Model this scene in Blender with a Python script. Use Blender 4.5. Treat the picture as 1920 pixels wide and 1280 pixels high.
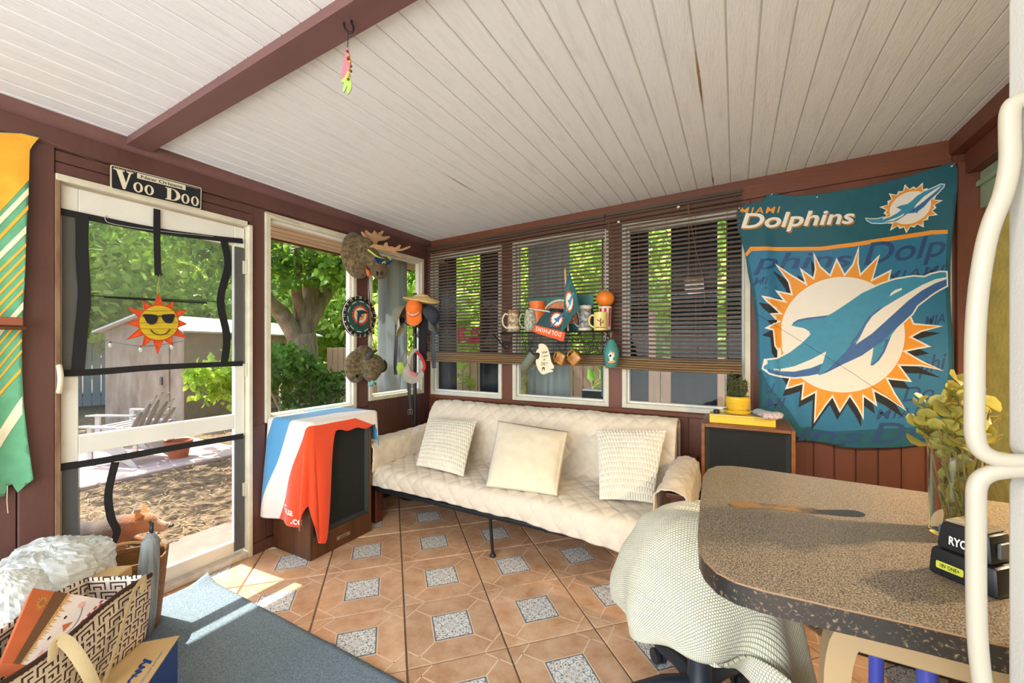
import bpy, bmesh, math, random
from mathutils import Vector, Matrix, Euler, noise
from mathutils.geometry import tessellate_polygon
random.seed(7)
SC = bpy.context.scene
COL = SC.collection
for _o in list(bpy.data.objects):
    bpy.data.objects.remove(_o)

# ------------------------------------------------------------------ camera
CAM_H, FPX, PCX, PCY, YAW = 1.30, 764.0, 960.0, 648.0, math.radians(28.72)
cd = bpy.data.cameras.new('camera')
cam = bpy.data.objects.new('camera', cd)
COL.objects.link(cam)
cam.location = (0, 0, CAM_H)
cam.rotation_euler = (math.pi/2, 0, YAW)
cd.sensor_width = 36.0
cd.lens = FPX/1920*36.0
cd.shift_y = (PCY-640)/1920
cd.clip_start = 0.02
cd.clip_end = 300
SC.camera = cam

# ------------------------------------------------------------------ world, sun, large lights, exposure
w = bpy.data.worlds.new('sky')
SC.world = w
w.use_nodes = True
nt = w.node_tree
nt.nodes.clear()
wo = nt.nodes.new('ShaderNodeOutputWorld')
bg = nt.nodes.new('ShaderNodeBackground')
sk = nt.nodes.new('ShaderNodeTexSky')
sk.sky_type = 'NISHITA'
sk.sun_disc = False
sk.sun_elevation = math.radians(60)
sk.sun_rotation = math.radians(-100)
sk.air_density = 1.0
sk.dust_density = 2.0
bg.inputs['Strength'].default_value = 0.42
nt.links.new(sk.outputs['Color'], bg.inputs['Color'])
nt.links.new(bg.outputs[0], wo.inputs['Surface'])

def add_light(name, kind, loc, energy, color, aim=None, **kw):
    ld = bpy.data.lights.new(name, kind)
    ld.energy = energy
    ld.color = color
    for k, v in kw.items():
        setattr(ld, k, v)
    o = bpy.data.objects.new(name, ld)
    COL.objects.link(o)
    o.location = loc
    if aim is not None:
        d = Vector(aim)-Vector(loc)
        o.rotation_euler = d.to_track_quat('-Z', 'Y').to_euler()
    return o

SUN_EL, SUN_AZ = math.radians(59), math.radians(184)      # azimuth of the sun seen from the room, from +x
SUN_DIR = Vector((math.cos(SUN_EL)*math.cos(SUN_AZ), math.cos(SUN_EL)*math.sin(SUN_AZ), math.sin(SUN_EL)))
sun = add_light('sun', 'SUN', SUN_DIR*30, 7.5, (1.0, 0.95, 0.84), aim=(0, 0, 0), angle=math.radians(0.6))
# fill light added behind the camera, at an invented rear opening
rear_fill = add_light('rear_fill_light', 'AREA', (-0.75, -1.95, 1.25), 80.0, (0.88, 0.95, 1.0), aim=(-0.75, 3, 1.45),
                     shape='RECTANGLE', size=3.3, size_y=2.1)
VS = SC.view_settings
SC.display_settings.display_device = 'sRGB'
VS.view_transform = 'Standard'
VS.look = 'None'
VS.gamma = 1.0
VS.use_curve_mapping = False
VS.exposure = 0.76

# ------------------------------------------------------------------ pixel helpers (1920 x 1280 frame)
_F = Vector((-math.sin(YAW), math.cos(YAW), 0))
_R = Vector((math.cos(YAW), math.sin(YAW), 0))
_C = Vector((0, 0, CAM_H))
def ray(x, y):
    return _F+_R*((x-PCX)/FPX)+Vector((0, 0, (PCY-y)/FPX))
def on_z(x, y, z=0.0):
    d = ray(x, y)
    return _C+d*((z-CAM_H)/d.z)
def on_x(x, y, X):
    d = ray(x, y)
    return _C+d*(X/d.x)
def on_y(x, y, Y):
    d = ray(x, y)
    return _C+d*(Y/d.y)
XL, YB, XR, YR = -2.637, 3.106, 1.15, -2.0      # inner faces of the left, back, right, rear walls
def ceil_z(x):
    return 2.312+0.0295*(x-XL)

# ------------------------------------------------------------------ materials
MATS = {}
def lin(c):
    """sRGB 0-255 -> linear"""
    return tuple(((v/255)/12.92 if v/255 <= .04045 else ((v/255+.055)/1.055)**2.4) for v in c)
def mat(name, rgb, rough=0.6, metal=0.0, vary=0.0, scale=8.0, bump=0.0, bscale=60.0, stretch=None, col2=None,
        trans=0.0, alpha=1.0, sheen=0.0, spec=0.5, coat=0.0, emit=None, contrast=(0.35, 0.65), translucent=0.0):
    if name in MATS:
        return MATS[name]
    m = bpy.data.materials.new(name)
    m.use_nodes = True
    t = m.node_tree
    b = t.nodes['Principled BSDF']
    c = lin(rgb)
    b.inputs['Base Color'].default_value = (*c, 1)
    b.inputs['Roughness'].default_value = rough
    b.inputs['Metallic'].default_value = metal
    b.inputs['Specular IOR Level'].default_value = spec
    b.inputs['Transmission Weight'].default_value = trans
    b.inputs['Alpha'].default_value = alpha
    b.inputs['Sheen Weight'].default_value = sheen
    b.inputs['Coat Weight'].default_value = coat
    if emit:
        b.inputs['Emission Color'].default_value = (*lin(emit[0]), 1)
        b.inputs['Emission Strength'].default_value = emit[1]
    m['tree_bsdf'] = b.name
    if vary or col2 or bump:
        tc = t.nodes.new('ShaderNodeTexCoord')
        mp = t.nodes.new('ShaderNodeMapping')
        if stretch:
            mp.inputs['Scale'].default_value = stretch
        t.links.new(tc.outputs['Object'], mp.inputs['Vector'])
    if vary or col2:
        n = t.nodes.new('ShaderNodeTexNoise')
        n.inputs['Scale'].default_value = scale
        n.inputs['Detail'].default_value = 5
        n.inputs['Roughness'].default_value = 0.62
        t.links.new(mp.outputs[0], n.inputs['Vector'])
        r = t.nodes.new('ShaderNodeValToRGB')
        r.color_ramp.elements[0].position = contrast[0]
        r.color_ramp.elements[1].position = contrast[1]
        if col2:
            d = lin(col2)
        else:
            d = tuple(min(1, v*(1+vary)) for v in c)
            c = tuple(v*(1-vary) for v in c)
        r.color_ramp.elements[0].color = (*c, 1)
        r.color_ramp.elements[1].color = (*d, 1)
        t.links.new(n.outputs['Fac'], r.inputs['Fac'])
        t.links.new(r.outputs['Color'], b.inputs['Base Color'])
    if bump:
        n2 = t.nodes.new('ShaderNodeTexNoise')
        n2.inputs['Scale'].default_value = bscale
        n2.inputs['Detail'].default_value = 4
        t.links.new(mp.outputs[0], n2.inputs['Vector'])
        bp = t.nodes.new('ShaderNodeBump')
        bp.inputs['Strength'].default_value = min(1.0, bump)
        bp.inputs['Distance'].default_value = 0.004
        t.links.new(n2.outputs['Fac'], bp.inputs['Height'])
        t.links.new(bp.outputs[0], b.inputs['Normal'])
    if translucent:
        tr = t.nodes.new('ShaderNodeBsdfTranslucent')
        mx = t.nodes.new('ShaderNodeMixShader')
        mx.inputs[0].default_value = translucent
        out = t.nodes['Material Output']
        src = b.inputs['Base Color']
        if src.is_linked:
            t.links.new(src.links[0].from_socket, tr.inputs['Color'])
        else:
            tr.inputs['Color'].default_value = (*c, 1)
        t.links.new(b.outputs[0], mx.inputs[1])
        t.links.new(tr.outputs[0], mx.inputs[2])
        t.links.new(mx.outputs[0], out.inputs['Surface'])
    MATS[name] = m
    return m
def glass_mat(name, tint=(1, 1, 1), refl=0.08, rough=0.02):
    """thin pane: mostly transparent with a faint mirror, lets light through"""
    if name in MATS:
        return MATS[name]
    m = bpy.data.materials.new(name)
    m.use_nodes = True
    t = m.node_tree
    t.nodes.remove(t.nodes['Principled BSDF'])
    tr = t.nodes.new('ShaderNodeBsdfTransparent')
    tr.inputs[0].default_value = (*tint, 1)
    gl = t.nodes.new('ShaderNodeBsdfGlossy')
    gl.inputs['Roughness'].default_value = rough
    mx = t.nodes.new('ShaderNodeMixShader')
    mx.inputs[0].default_value = refl
    t.links.new(tr.outputs[0], mx.inputs[1])
    t.links.new(gl.outputs[0], mx.inputs[2])
    t.links.new(mx.outputs[0], t.nodes['Material Output'].inputs['Surface'])
    MATS[name] = m
    return m
def mix_alpha_mat(name, rgb, density, rough=0.8):
    """fine mesh or film seen as a veil: part diffuse, part clear"""
    if name in MATS:
        return MATS[name]
    m = bpy.data.materials.new(name)
    m.use_nodes = True
    t = m.node_tree
    b = t.nodes['Principled BSDF']
    b.inputs['Base Color'].default_value = (*lin(rgb), 1)
    b.inputs['Roughness'].default_value = rough
    tr = t.nodes.new('ShaderNodeBsdfTransparent')
    mx = t.nodes.new('ShaderNodeMixShader')
    mx.inputs[0].default_value = density
    t.links.new(tr.outputs[0], mx.inputs[1])
    t.links.new(b.outputs[0], mx.inputs[2])
    t.links.new(mx.outputs[0], t.nodes['Material Output'].inputs['Surface'])
    MATS[name] = m
    return m

# ------------------------------------------------------------------ mesh building
class MB:
    """collects shapes into ONE mesh"""
    def __init__(s):
        s.v, s.f, s.mi, s.M, s.cur = [], [], [], Matrix.Identity(4), 0
    def at(s, M):
        s.M = M
        return s
    def add(s, vs, fs, mi=None):
        o = len(s.v)
        s.v += [tuple(s.M @ Vector(p)) for p in vs]
        s.f += [tuple(o+i for i in f) for f in fs]
        s.mi += [s.cur if mi is None else mi]*len(fs)
        return s
    def bm_add(s, bm, mi=None):
        bm.verts.ensure_lookup_table()
        bm.verts.index_update()
        s.add([v.co for v in bm.verts], [[v.index for v in f.verts] for f in bm.faces], mi)
        bm.free()
        return s
    def box(s, lo, hi, bev=0.0, seg=1, mi=None):
        lo, hi = Vector(lo), Vector(hi)
        if bev <= 0:
            a, b = lo, hi
            vs = [(a.x, a.y, a.z), (b.x, a.y, a.z), (b.x, b.y, a.z), (a.x, b.y, a.z), (a.x, a.y, b.z), (b.x, a.y, b.z), (b.x, b.y, b.z), (a.x, b.y, b.z)]
            return s.add(vs, [(0, 3, 2, 1), (4, 5, 6, 7), (0, 1, 5, 4), (1, 2, 6, 5), (2, 3, 7, 6), (3, 0, 4, 7)], mi)
        bm = bmesh.new()
        bmesh.ops.create_cube(bm, size=1)
        d = hi-lo
        bmesh.ops.scale(bm, vec=d, verts=bm.verts)
        bmesh.ops.translate(bm, vec=(lo+hi)/2, verts=bm.verts)
        bmesh.ops.bevel(bm, geom=list(bm.edges), offset=min(bev, min(d)*.49), segments=seg, profile=0.5, affect='EDGES')
        return s.bm_add(bm, mi)
    def cbox(s, c, d, bev=0.0, seg=1, mi=None):
        c, d = Vector(c), Vector(d)/2
        return s.box(c-d, c+d, bev, seg, mi)
    def tube(s, pts, r, n=8, caps=True, mi=None, flat=None, up=None):
        """r: number or list; flat=(w,h) makes an elliptical / strip section"""
        pts = [Vector(p) for p in pts]
        vs, fs = [], []
        prev = None
        for i, p in enumerate(pts):
            t = (pts[min(i+1, len(pts)-1)]-pts[max(i-1, 0)])
            t = t.normalized() if t.length > 1e-9 else Vector((0, 0, 1))
            if prev is None:
                a = Vector(up) if up else (Vector((0, 0, 1)) if abs(t.z) < .9 else Vector((1, 0, 0)))
                nrm = (a-t*a.dot(t)).normalized()
            else:
                nrm = (prev-t*prev.dot(t))
                nrm = nrm.normalized() if nrm.length > 1e-6 else prev
            prev = nrm
            bn = t.cross(nrm)
            rr = r[i] if isinstance(r, (list, tuple)) else r
            for k in range(n):
                a = 2*math.pi*k/n
                if flat:
                    vs.append(p+nrm*(math.sin(a)*flat[1]*rr)+bn*(math.cos(a)*flat[0]*rr))
                else:
                    vs.append(p+(nrm*math.sin(a)+bn*math.cos(a))*rr)
        for i in range(len(pts)-1):
            for k in range(n):
                k2 = (k+1) % n
                fs.append((i*n+k, i*n+k2, (i+1)*n+k2, (i+1)*n+k))
        if caps:
            fs.append(tuple(range(n-1, -1, -1)))
            fs.append(tuple((len(pts)-1)*n+k for k in range(n)))
        return s.add(vs, fs, mi)
    def lathe(s, prof, n=20, c=(0, 0, 0), mi=None, caps=True, arc=1.0):
        c = Vector(c)
        vs, fs = [], []
        for r, z in prof:
            for k in range(n):
                a = 2*math.pi*k/n
                vs.append(c+Vector((r*math.cos(a), r*math.sin(a), z)))
        for i in range(len(prof)-1):
            for k in range(n):
                k2 = (k+1) % n
                fs.append((i*n+k, i*n+k2, (i+1)*n+k2, (i+1)*n+k))
        if caps:
            if prof[0][0] > 1e-5:
                fs.append(tuple(range(n-1, -1, -1)))
            if prof[-1][0] > 1e-5:
                fs.append(tuple((len(prof)-1)*n+k for k in range(n)))
        return s.add(vs, fs, mi)
    def ball(s, c, r, n=14, m=9, mi=None, fn=None):
        """ellipsoid; r number or 3-vector; fn(unit vector)->scale"""
        c = Vector(c)
        r = Vector((r, r, r)) if not hasattr(r, '__len__') else Vector(r)
        vs, fs = [], []
        for i in range(m+1):
            th = math.pi*i/m
            for k in range(n):
                a = 2*math.pi*k/n
                u = Vector((math.sin(th)*math.cos(a), math.sin(th)*math.sin(a), math.cos(th)))
                q = fn(u) if fn else 1.0
                vs.append(c+Vector((u.x*r.x, u.y*r.y, u.z*r.z))*q)
        for i in range(m):
            for k in range(n):
                k2 = (k+1) % n
                fs.append((i*n+k, (i+1)*n+k, (i+1)*n+k2, i*n+k2))
        return s.add(vs, fs, mi)
    def grid(s, fn, nu, nv, mi=None, closed_u=False):
        vs = [fn(i/nu, j/nv) for j in range(nv+1) for i in range(nu+1 if not closed_u else nu)]
        w_ = nu+1 if not closed_u else nu
        fs = []
        for j in range(nv):
            for i in range(nu):
                i2 = (i+1) % w_ if closed_u else i+1
                fs.append((j*w_+i, j*w_+i2, (j+1)*w_+i2, (j+1)*w_+i))
        return s.add(vs, fs, mi)
    def prism(s, pts, off, mi=None):
        """pts: 3-D outline (planar); off: extrude vector"""
        pts = [Vector(p) for p in pts]
        off = Vector(off)
        n = len(pts)
        vs = pts+[p+off for p in pts]
        tri = tessellate_polygon([pts])
        fs = []
        for a, b, c in tri:
            fs += [(a, b, c), (n+c, n+b, n+a)]
        fs += [(i, (i+1) % n, n+(i+1) % n, n+i) for i in range(n)]
        return s.add(vs, fs, mi)
    def build(s, name, mats, parent=None, smooth=False, loc=None, fixn=True, solid=0.0, sub=0, sharp=None):
        me = bpy.data.meshes.new(name)
        me.from_pydata([tuple(p) for p in s.v], [], s.f)
        if not isinstance(mats, (list, tuple)):
            mats = [mats]
        for m in mats:
            me.materials.append(m)
        me.polygons.foreach_set('material_index', s.mi)
        if fixn:
            bm = bmesh.new()
            bm.from_mesh(me)
            bmesh.ops.remove_doubles(bm, verts=bm.verts, dist=1e-6)
            bmesh.ops.recalc_face_normals(bm, faces=bm.faces)
            bm.to_mesh(me)
            bm.free()
        if smooth:
            me.polygons.foreach_set('use_smooth', [True]*len(me.polygons))
            if sharp:
                me.set_sharp_from_angle(angle=math.radians(sharp))
        me.update()
        o = bpy.data.objects.new(name, me)
        COL.objects.link(o)
        if parent:
            o.parent = parent
        if loc is not None:
            o.location = loc
        if solid:
            md = o.modifiers.new('thickness', 'SOLIDIFY')
            md.thickness = solid
            md.offset = 0
        if sub:
            md = o.modifiers.new('smooth', 'SUBSURF')
            md.levels = sub
            md.render_levels = sub
        return o
def T(x=0, y=0, z=0):
    return Matrix.Translation((x, y, z))
def RZ(a):
    return Matrix.Rotation(a, 4, 'Z')
def RX(a):
    return Matrix.Rotation(a, 4, 'X')
def RY(a):
    return Matrix.Rotation(a, 4, 'Y')
def SCL(x, y, z):
    return Matrix.Diagonal((x, y, z, 1))
def frame(o, ux, uy, uz=None):
    ux, uy = Vector(ux), Vector(uy)
    uz = Vector(uz) if uz is not None else ux.cross(uy)
    M = Matrix.Identity(4)
    for i in range(3):
        M[i][0], M[i][1], M[i][2], M[i][3] = ux[i], uy[i], uz[i], o[i]
    return M

def tag(o, label, cat, group=None, kind=None):
    o['label'] = label
    o['category'] = cat
    if group:
        o['group'] = group
    if kind:
        o['kind'] = kind
    return o
def thing(name, label, cat, loc=(0, 0, 0), rz=0.0, group=None):
    o = bpy.data.objects.new(name, None)
    COL.objects.link(o)
    o.empty_display_size = 0.05
    o.location = loc
    o.rotation_euler = (0, 0, rz)
    return tag(o, label, cat, group)
def struct(o):
    o['kind'] = 'structure'
    return o
def s_empty(name, loc=(0, 0, 0)):
    o = bpy.data.objects.new(name, None)
    COL.objects.link(o)
    o.location = loc
    o.empty_display_size = 0.05
    o['kind'] = 'structure'
    return o
def inst(src, name, parent, loc=(0, 0, 0), rot=(0, 0, 0), scale=(1, 1, 1)):
    o = bpy.data.objects.new(name, src.data if hasattr(src, 'data') else src)
    COL.objects.link(o)
    o.parent = parent
    o.location, o.rotation_euler, o.scale = loc, rot, scale
    return o

def text_polys(body, size=1.0, bold=0.0, align='LEFT', shear=0.0, spacing=1.0):
    """flat text as (verts2d, faces) in the xy plane, baseline at 0"""
    cu = bpy.data.curves.new('lettering', 'FONT')
    cu.body = body
    cu.size = size
    cu.offset = bold
    cu.align_x = align
    cu.shear = shear
    cu.space_character = spacing
    cu.resolution_u = 4
    o = bpy.data.objects.new('lettering', cu)
    COL.objects.link(o)
    bpy.context.view_layer.update()
    dg = bpy.context.evaluated_depsgraph_get()
    me = o.evaluated_get(dg).to_mesh()
    vs = [(v.co.x, v.co.y) for v in me.vertices]
    fs = [tuple(p.vertices) for p in me.polygons]
    o.evaluated_get(dg).to_mesh_clear()
    bpy.data.objects.remove(o)
    bpy.data.curves.remove(cu)
    return vs, fs
def decal(name, shapes, fn, matr, parent, du=None, solid=0.0):
    """shapes: list of 2-D outlines or (verts, faces); cut on a grid of pitch du and laid on fn(u,v)->3-D"""
    bm = bmesh.new()
    for sh in shapes:
        if isinstance(sh, tuple) and len(sh) == 2 and sh[1] and isinstance(sh[1][0], tuple) and isinstance(sh[1][0][0], int):
            vs = [bm.verts.new((p[0], p[1], 0)) for p in sh[0]]
            for f in sh[1]:
                try:
                    bm.faces.new([vs[i] for i in f])
                except ValueError:
                    pass
        else:
            pv = [Vector((p[0], p[1], 0)) for p in sh]
            vs = [bm.verts.new(p) for p in pv]
            for a, b, c in tessellate_polygon([pv]):
                try:
                    bm.faces.new((vs[a], vs[b], vs[c]))
                except ValueError:
                    pass
    if du:
        for ax in (0, 1):
            lo = min(v.co[ax] for v in bm.verts)
            hi = max(v.co[ax] for v in bm.verts)
            k = math.floor(lo/du)+1
            while k*du < hi:
                co = [0, 0, 0]
                co[ax] = k*du
                no = [0, 0, 0]
                no[ax] = 1
                bmesh.ops.bisect_plane(bm, geom=list(bm.verts)+list(bm.edges)+list(bm.faces), dist=1e-6, plane_co=co, plane_no=no)
                k += 1
    for v in bm.verts:
        v.co = fn(v.co.x, v.co.y)
    bmesh.ops.recalc_face_normals(bm, faces=bm.faces)
    me = bpy.data.meshes.new(name)
    bm.to_mesh(me)
    bm.free()
    me.materials.append(matr)
    me.polygons.foreach_set('use_smooth', [True]*len(me.polygons))
    o = bpy.data.objects.new(name, me)
    COL.objects.link(o)
    o.parent = parent
    if solid:
        md = o.modifiers.new('thickness', 'SOLIDIFY')
        md.thickness = solid
        md.offset = 0
    return o
def smooth_closed(pts, k=4):
    """Catmull-Rom through a closed outline"""
    n = len(pts)
    out = []
    for i in range(n):
        p0, p1, p2, p3 = pts[i-1], pts[i], pts[(i+1) % n], pts[(i+2) % n]
        for j in range(k):
            t = j/k
            out.append(tuple(0.5*((2*p1[a])+(-p0[a]+p2[a])*t+(2*p0[a]-5*p1[a]+4*p2[a]-p3[a])*t*t+(-p0[a]+3*p1[a]-3*p2[a]+p3[a])*t**3) for a in range(len(p1))))
    return out
def smooth_path(pts, k=5):
    pts = [Vector(p) for p in pts]
    n = len(pts)
    out = []
    for i in range(n-1):
        p0, p1, p2, p3 = pts[max(i-1, 0)], pts[i], pts[i+1], pts[min(i+2, n-1)]
        for j in range(k):
            t = j/k
            out.append(0.5*((2*p1)+(p2-p0)*t+(2*p0-5*p1+4*p2-p3)*t*t+(3*p1-p0-3*p2+p3)*t**3))
    out.append(pts[-1])
    return out
def lerp(a, b, t):
    return a+(b-a)*t
def sstep(a, b, x):
    t = max(0.0, min(1.0, (x-a)/(b-a)))
    return t*t*(3-2*t)
def nz(x, y=0.0, z=0.0):
    return noise.noise(Vector((x, y, z)))
# ================================================================== SETTING: shared paints
M_BROWN = mat('brown_paint', (112, 62, 40), 0.5, vary=0.18, scale=5, bump=0.25, bscale=40, stretch=(1, 1, 0.25))
M_BROWNX = mat('brown_paint_lengthwise', (116, 64, 40), 0.5, vary=0.18, scale=5, bump=0.3, bscale=40, stretch=(0.2, 1, 1.5))
M_BROWNL = mat('brown_paint_daylight_cast', (94, 60, 54), 0.5, vary=0.16, scale=5, bump=0.25, bscale=40, stretch=(1, 1, 0.25))  # back wall's brown with the cool daylight cast put into the colour
M_BEAM = mat('brown_beam_paint', (112, 78, 76), 0.45, vary=0.12, scale=6, bump=0.25, bscale=30, stretch=(0.15, 1, 1))
M_CREAM = mat('cream_trim_paint', (214, 206, 184), 0.5, vary=0.08, scale=9, bump=0.15, bscale=50)
M_WHITE = mat('white_door_paint', (226, 224, 214), 0.45, vary=0.04, scale=6)
M_TAPE = mat('black_cloth_tape', (17, 17, 20), 0.75, bump=0.2, bscale=220)
M_GLASS = glass_mat('window_glass', (0.97, 0.99, 0.98), 0.012)
M_CEIL = mat('white_ceiling_paint', (228, 230, 232), 0.65, vary=0.05, scale=14, bump=0.8, bscale=75, stretch=(2.5, 0.28, 1), col2=(238, 240, 242), contrast=(0.3, 0.5))
M_GROOVE = mat('ceiling_groove', (186, 184, 178), 0.8)

# ------------------------------------------------------------------ floor: grout bed and one object per tile
flo = MB().box((XL-0.1, YR, -0.09), (XR+0.1, YB+0.1, -0.005)).build('floor', mat('grout', (112, 92, 74), 0.9, vary=0.15, scale=30))
struct(flo)
def tile_material():
    m = bpy.data.materials.new('terracotta_tile')
    m.use_nodes = True
    t = m.node_tree
    b = t.nodes['Principled BSDF']
    b.inputs['Roughness'].default_value = 0.3
    tc = t.nodes.new('ShaderNodeTexCoord')
    oi = t.nodes.new('ShaderNodeObjectInfo')
    ad = t.nodes.new('ShaderNodeVectorMath')
    ad.operation = 'ADD'
    sc = t.nodes.new('ShaderNodeVectorMath')
    sc.operation = 'SCALE'
    sc.inputs['Scale'].default_value = 1.0
    t.links.new(oi.outputs['Location'], sc.inputs[0])
    t.links.new(tc.outputs['Object'], ad.inputs[0])
    t.links.new(sc.outputs[0], ad.inputs[1])
    n = t.nodes.new('ShaderNodeTexNoise')
    n.inputs['Scale'].default_value = 9
    n.inputs['Detail'].default_value = 6
    n.inputs['Roughness'].default_value = 0.65
    t.links.new(ad.outputs[0], n.inputs['Vector'])
    r = t.nodes.new('ShaderNodeValToRGB')
    r.color_ramp.elements[0].position = 0.32
    r.color_ramp.elements[0].color = (*lin((196, 146, 106)), 1)
    r.color_ramp.elements[1].position = 0.66
    r.color_ramp.elements[1].color = (*lin((226, 188, 152)), 1)
    t.links.new(n.outputs['Fac'], r.inputs['Fac'])
    hs = t.nodes.new('ShaderNodeHueSaturation')
    mr = t.nodes.new('ShaderNodeMapRange')
    mr.inputs['To Min'].default_value = 0.88
    mr.inputs['To Max'].default_value = 1.08
    t.links.new(oi.outputs['Random'], mr.inputs['Value'])
    t.links.new(mr.outputs[0], hs.inputs['Value'])
    t.links.new(r.outputs['Color'], hs.inputs['Color'])
    t.links.new(hs.outputs['Color'], b.inputs['Base Color'])
    bp = t.nodes.new('ShaderNodeBump')
    bp.inputs['Strength'].default_value = 0.12
    bp.inputs['Distance'].default_value = 0.004
    t.links.new(n.outputs['Fac'], bp.inputs['Height'])
    t.links.new(bp.outputs[0], b.inputs['Normal'])
    return m
def medallion_material(half):
    m = bpy.data.materials.new('tile_medallion')
    m.use_nodes = True
    t = m.node_tree
    b = t.nodes['Principled BSDF']
    b.inputs['Roughness'].default_value = 0.3
    tc = t.nodes.new('ShaderNodeTexCoord')
    sx = t.nodes.new('ShaderNodeSeparateXYZ')
    t.links.new(tc.outputs['Object'], sx.inputs[0])
    def mth(op, a, bb=None, c=None):
        n = t.nodes.new('ShaderNodeMath')
        n.operation = op
        for i, q in enumerate((a, bb, c)):
            if q is None:
                continue
            if isinstance(q, (int, float)):
                n.inputs[i].default_value = q
            else:
                t.links.new(q, n.inputs[i])
        return n.outputs[0]
    x = mth('DIVIDE', sx.outputs['X'], half)
    y = mth('DIVIDE', sx.outputs['Y'], half)
    th = mth('ARCTAN2', y, x)
    rr = mth('SQRT', mth('ADD', mth('MULTIPLY', x, x), mth('MULTIPLY', y, y)))
    pet = mth('SINE', mth('MULTIPLY', th, 8))
    ring = mth('COSINE', mth('MULTIPLY', rr, 10))
    dia = mth('SINE', mth('MULTIPLY', mth('ADD', mth('ABSOLUTE', x), mth('ABSOLUTE', y)), 12))
    v = mth('ADD', mth('MULTIPLY', pet, ring), mth('MULTIPLY', dia, 0.6))
    v = mth('MULTIPLY', mth('ABSOLUTE', v), 0.62)
    r = t.nodes.new('ShaderNodeValToRGB')
    cr = r.color_ramp
    cr.elements[0].position = 0.07
    cr.elements[0].color = (*lin((124, 138, 150)), 1)
    cr.elements[1].position = 0.17
    cr.elements[1].color = (*lin((228, 226, 218)), 1)
    e = cr.elements.new(0.62)
    e.color = (*lin((236, 234, 226)), 1)
    e = cr.elements.new(0.74)
    e.color = (*lin((176, 140, 106)), 1)
    e = cr.elements.new(0.9)
    e.color = (*lin((150, 140, 130)), 1)
    t.links.new(v, r.inputs['Fac'])
    t.links.new(r.outputs[0], b.inputs['Base Color'])
    return m
TS, TA = 0.4186, math.pi/4+0.004
TO = Vector((-1.750, 1.8235, 0))
E1 = Vector((math.cos(TA), math.sin(TA), 0))*TS
E2 = Vector((math.sin(TA), -math.cos(TA), 0))*TS
HT = TS/2-0.0028
MED = 0.086
M_TILE, M_TLINE, M_MED = tile_material(), mat('tile_inlay_line', (236, 208, 178), 0.4), medallion_material(MED)
M_MEDB = mat('tile_medallion_border', (104, 112, 118), 0.4)
def tile_mb():
    b = MB()
    c = 0.003
    vs = [(-HT, -HT, -.006), (HT, -HT, -.006), (HT, HT, -.006), (-HT, HT, -.006), (-HT+c, -HT+c, 0), (HT-c, -HT+c, 0), (HT-c, HT-c, 0), (-HT+c, HT-c, 0)]
    b.add(vs, [(4, 5, 6, 7), (0, 1, 5, 4), (1, 2, 6, 5), (2, 3, 7, 6), (3, 0, 4, 7)], 0)
    def strip(p, q, w, z, mi):
        p, q = Vector(p), Vector(q)
        d = (q-p).normalized()
        n_ = Vector((-d.y, d.x))*w
        b.add([(*(p+n_), z), (*(p-n_), z), (*(q-n_), z), (*(q+n_), z)], [(0, 1, 2, 3)], mi)
    k = 0.46*HT
    for sx_ in (-1, 1):
        for sy_ in (-1, 1):
            strip((sx_*(HT-c), sy_*(HT-k)), (sx_*(HT-k), sy_*(HT-c)), .0028, .0004, 1)
            strip((sx_*MED, sy_*MED), (sx_*(HT-k/2), sy_*(HT-k/2)), .0028, .0004, 1)
    q = MED+.005
    b.add([(-q, -q, .0005), (q, -q, .0005), (q, q, .0005), (-q, q, .0005)], [(0, 1, 2, 3)], 1)
    q = MED
    b.add([(-q, -q, .0007), (q, -q, .0007), (q, q, .0007), (-q, q, .0007)], [(0, 1, 2, 3)], 3)
    q = MED-.006
    b.add([(-q, -q, .0009), (q, -q, .0009), (q, q, .0009), (-q, q, .0009)], [(0, 1, 2, 3)], 2)
    return b
tile_src = tile_mb().build('tile', [M_TILE, M_TLINE, M_MED, M_MEDB], flo, fixn=False)
first_tile = True
rot_t = math.atan2(E1.y, E1.x)
for i in range(-12, 16):
    for j in range(-12, 16):
        c = TO+E1*(i+.5)+E2*(j+.5)
        cs = [c+E1*a+E2*b_ for a in (-.5, .5) for b_ in (-.5, .5)]
        ins = [XL < p.x < XR and YR < p.y < YB for p in cs]
        if all(ins):
            if first_tile:
                o = tile_src
                first_tile = False
            else:
                o = inst(tile_src, 'tile', flo)
            o.location, o.rotation_euler = c, (0, 0, rot_t)
        elif XL-TS*.5 < c.x < XR+TS*.5 and YR-TS*.5 < c.y < YB+TS*.5 and max(p.x for p in cs) > XL+.02 and min(p.x for p in cs) < XR-.02 and max(p.y for p in cs) > YR+.02 and min(p.y for p in cs) < YB-.02:
            bm = bmesh.new()
            bm.from_mesh(tile_src.data)
            Mi = (T(*c) @ RZ(rot_t)).inverted()
            for co, no in (((XL, 0, 0), (-1, 0, 0)), ((XR, 0, 0), (1, 0, 0)), ((0, YR, 0), (0, -1, 0)), ((0, YB, 0), (0, 1, 0))):
                bmesh.ops.bisect_plane(bm, geom=list(bm.verts)+list(bm.edges)+list(bm.faces), plane_co=Mi @ Vector(co),
                                       plane_no=(Mi.to_3x3() @ Vector(no)), clear_outer=True)
            if len(bm.faces):
                me = bpy.data.meshes.new('tile')
                bm.to_mesh(me)
                for mm in (M_TILE, M_TLINE, M_MED, M_MEDB):
                    me.materials.append(mm)
                o = inst(me, 'tile', flo)
                o.location, o.rotation_euler = c, (0, 0, rot_t)
            bm.free()

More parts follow.
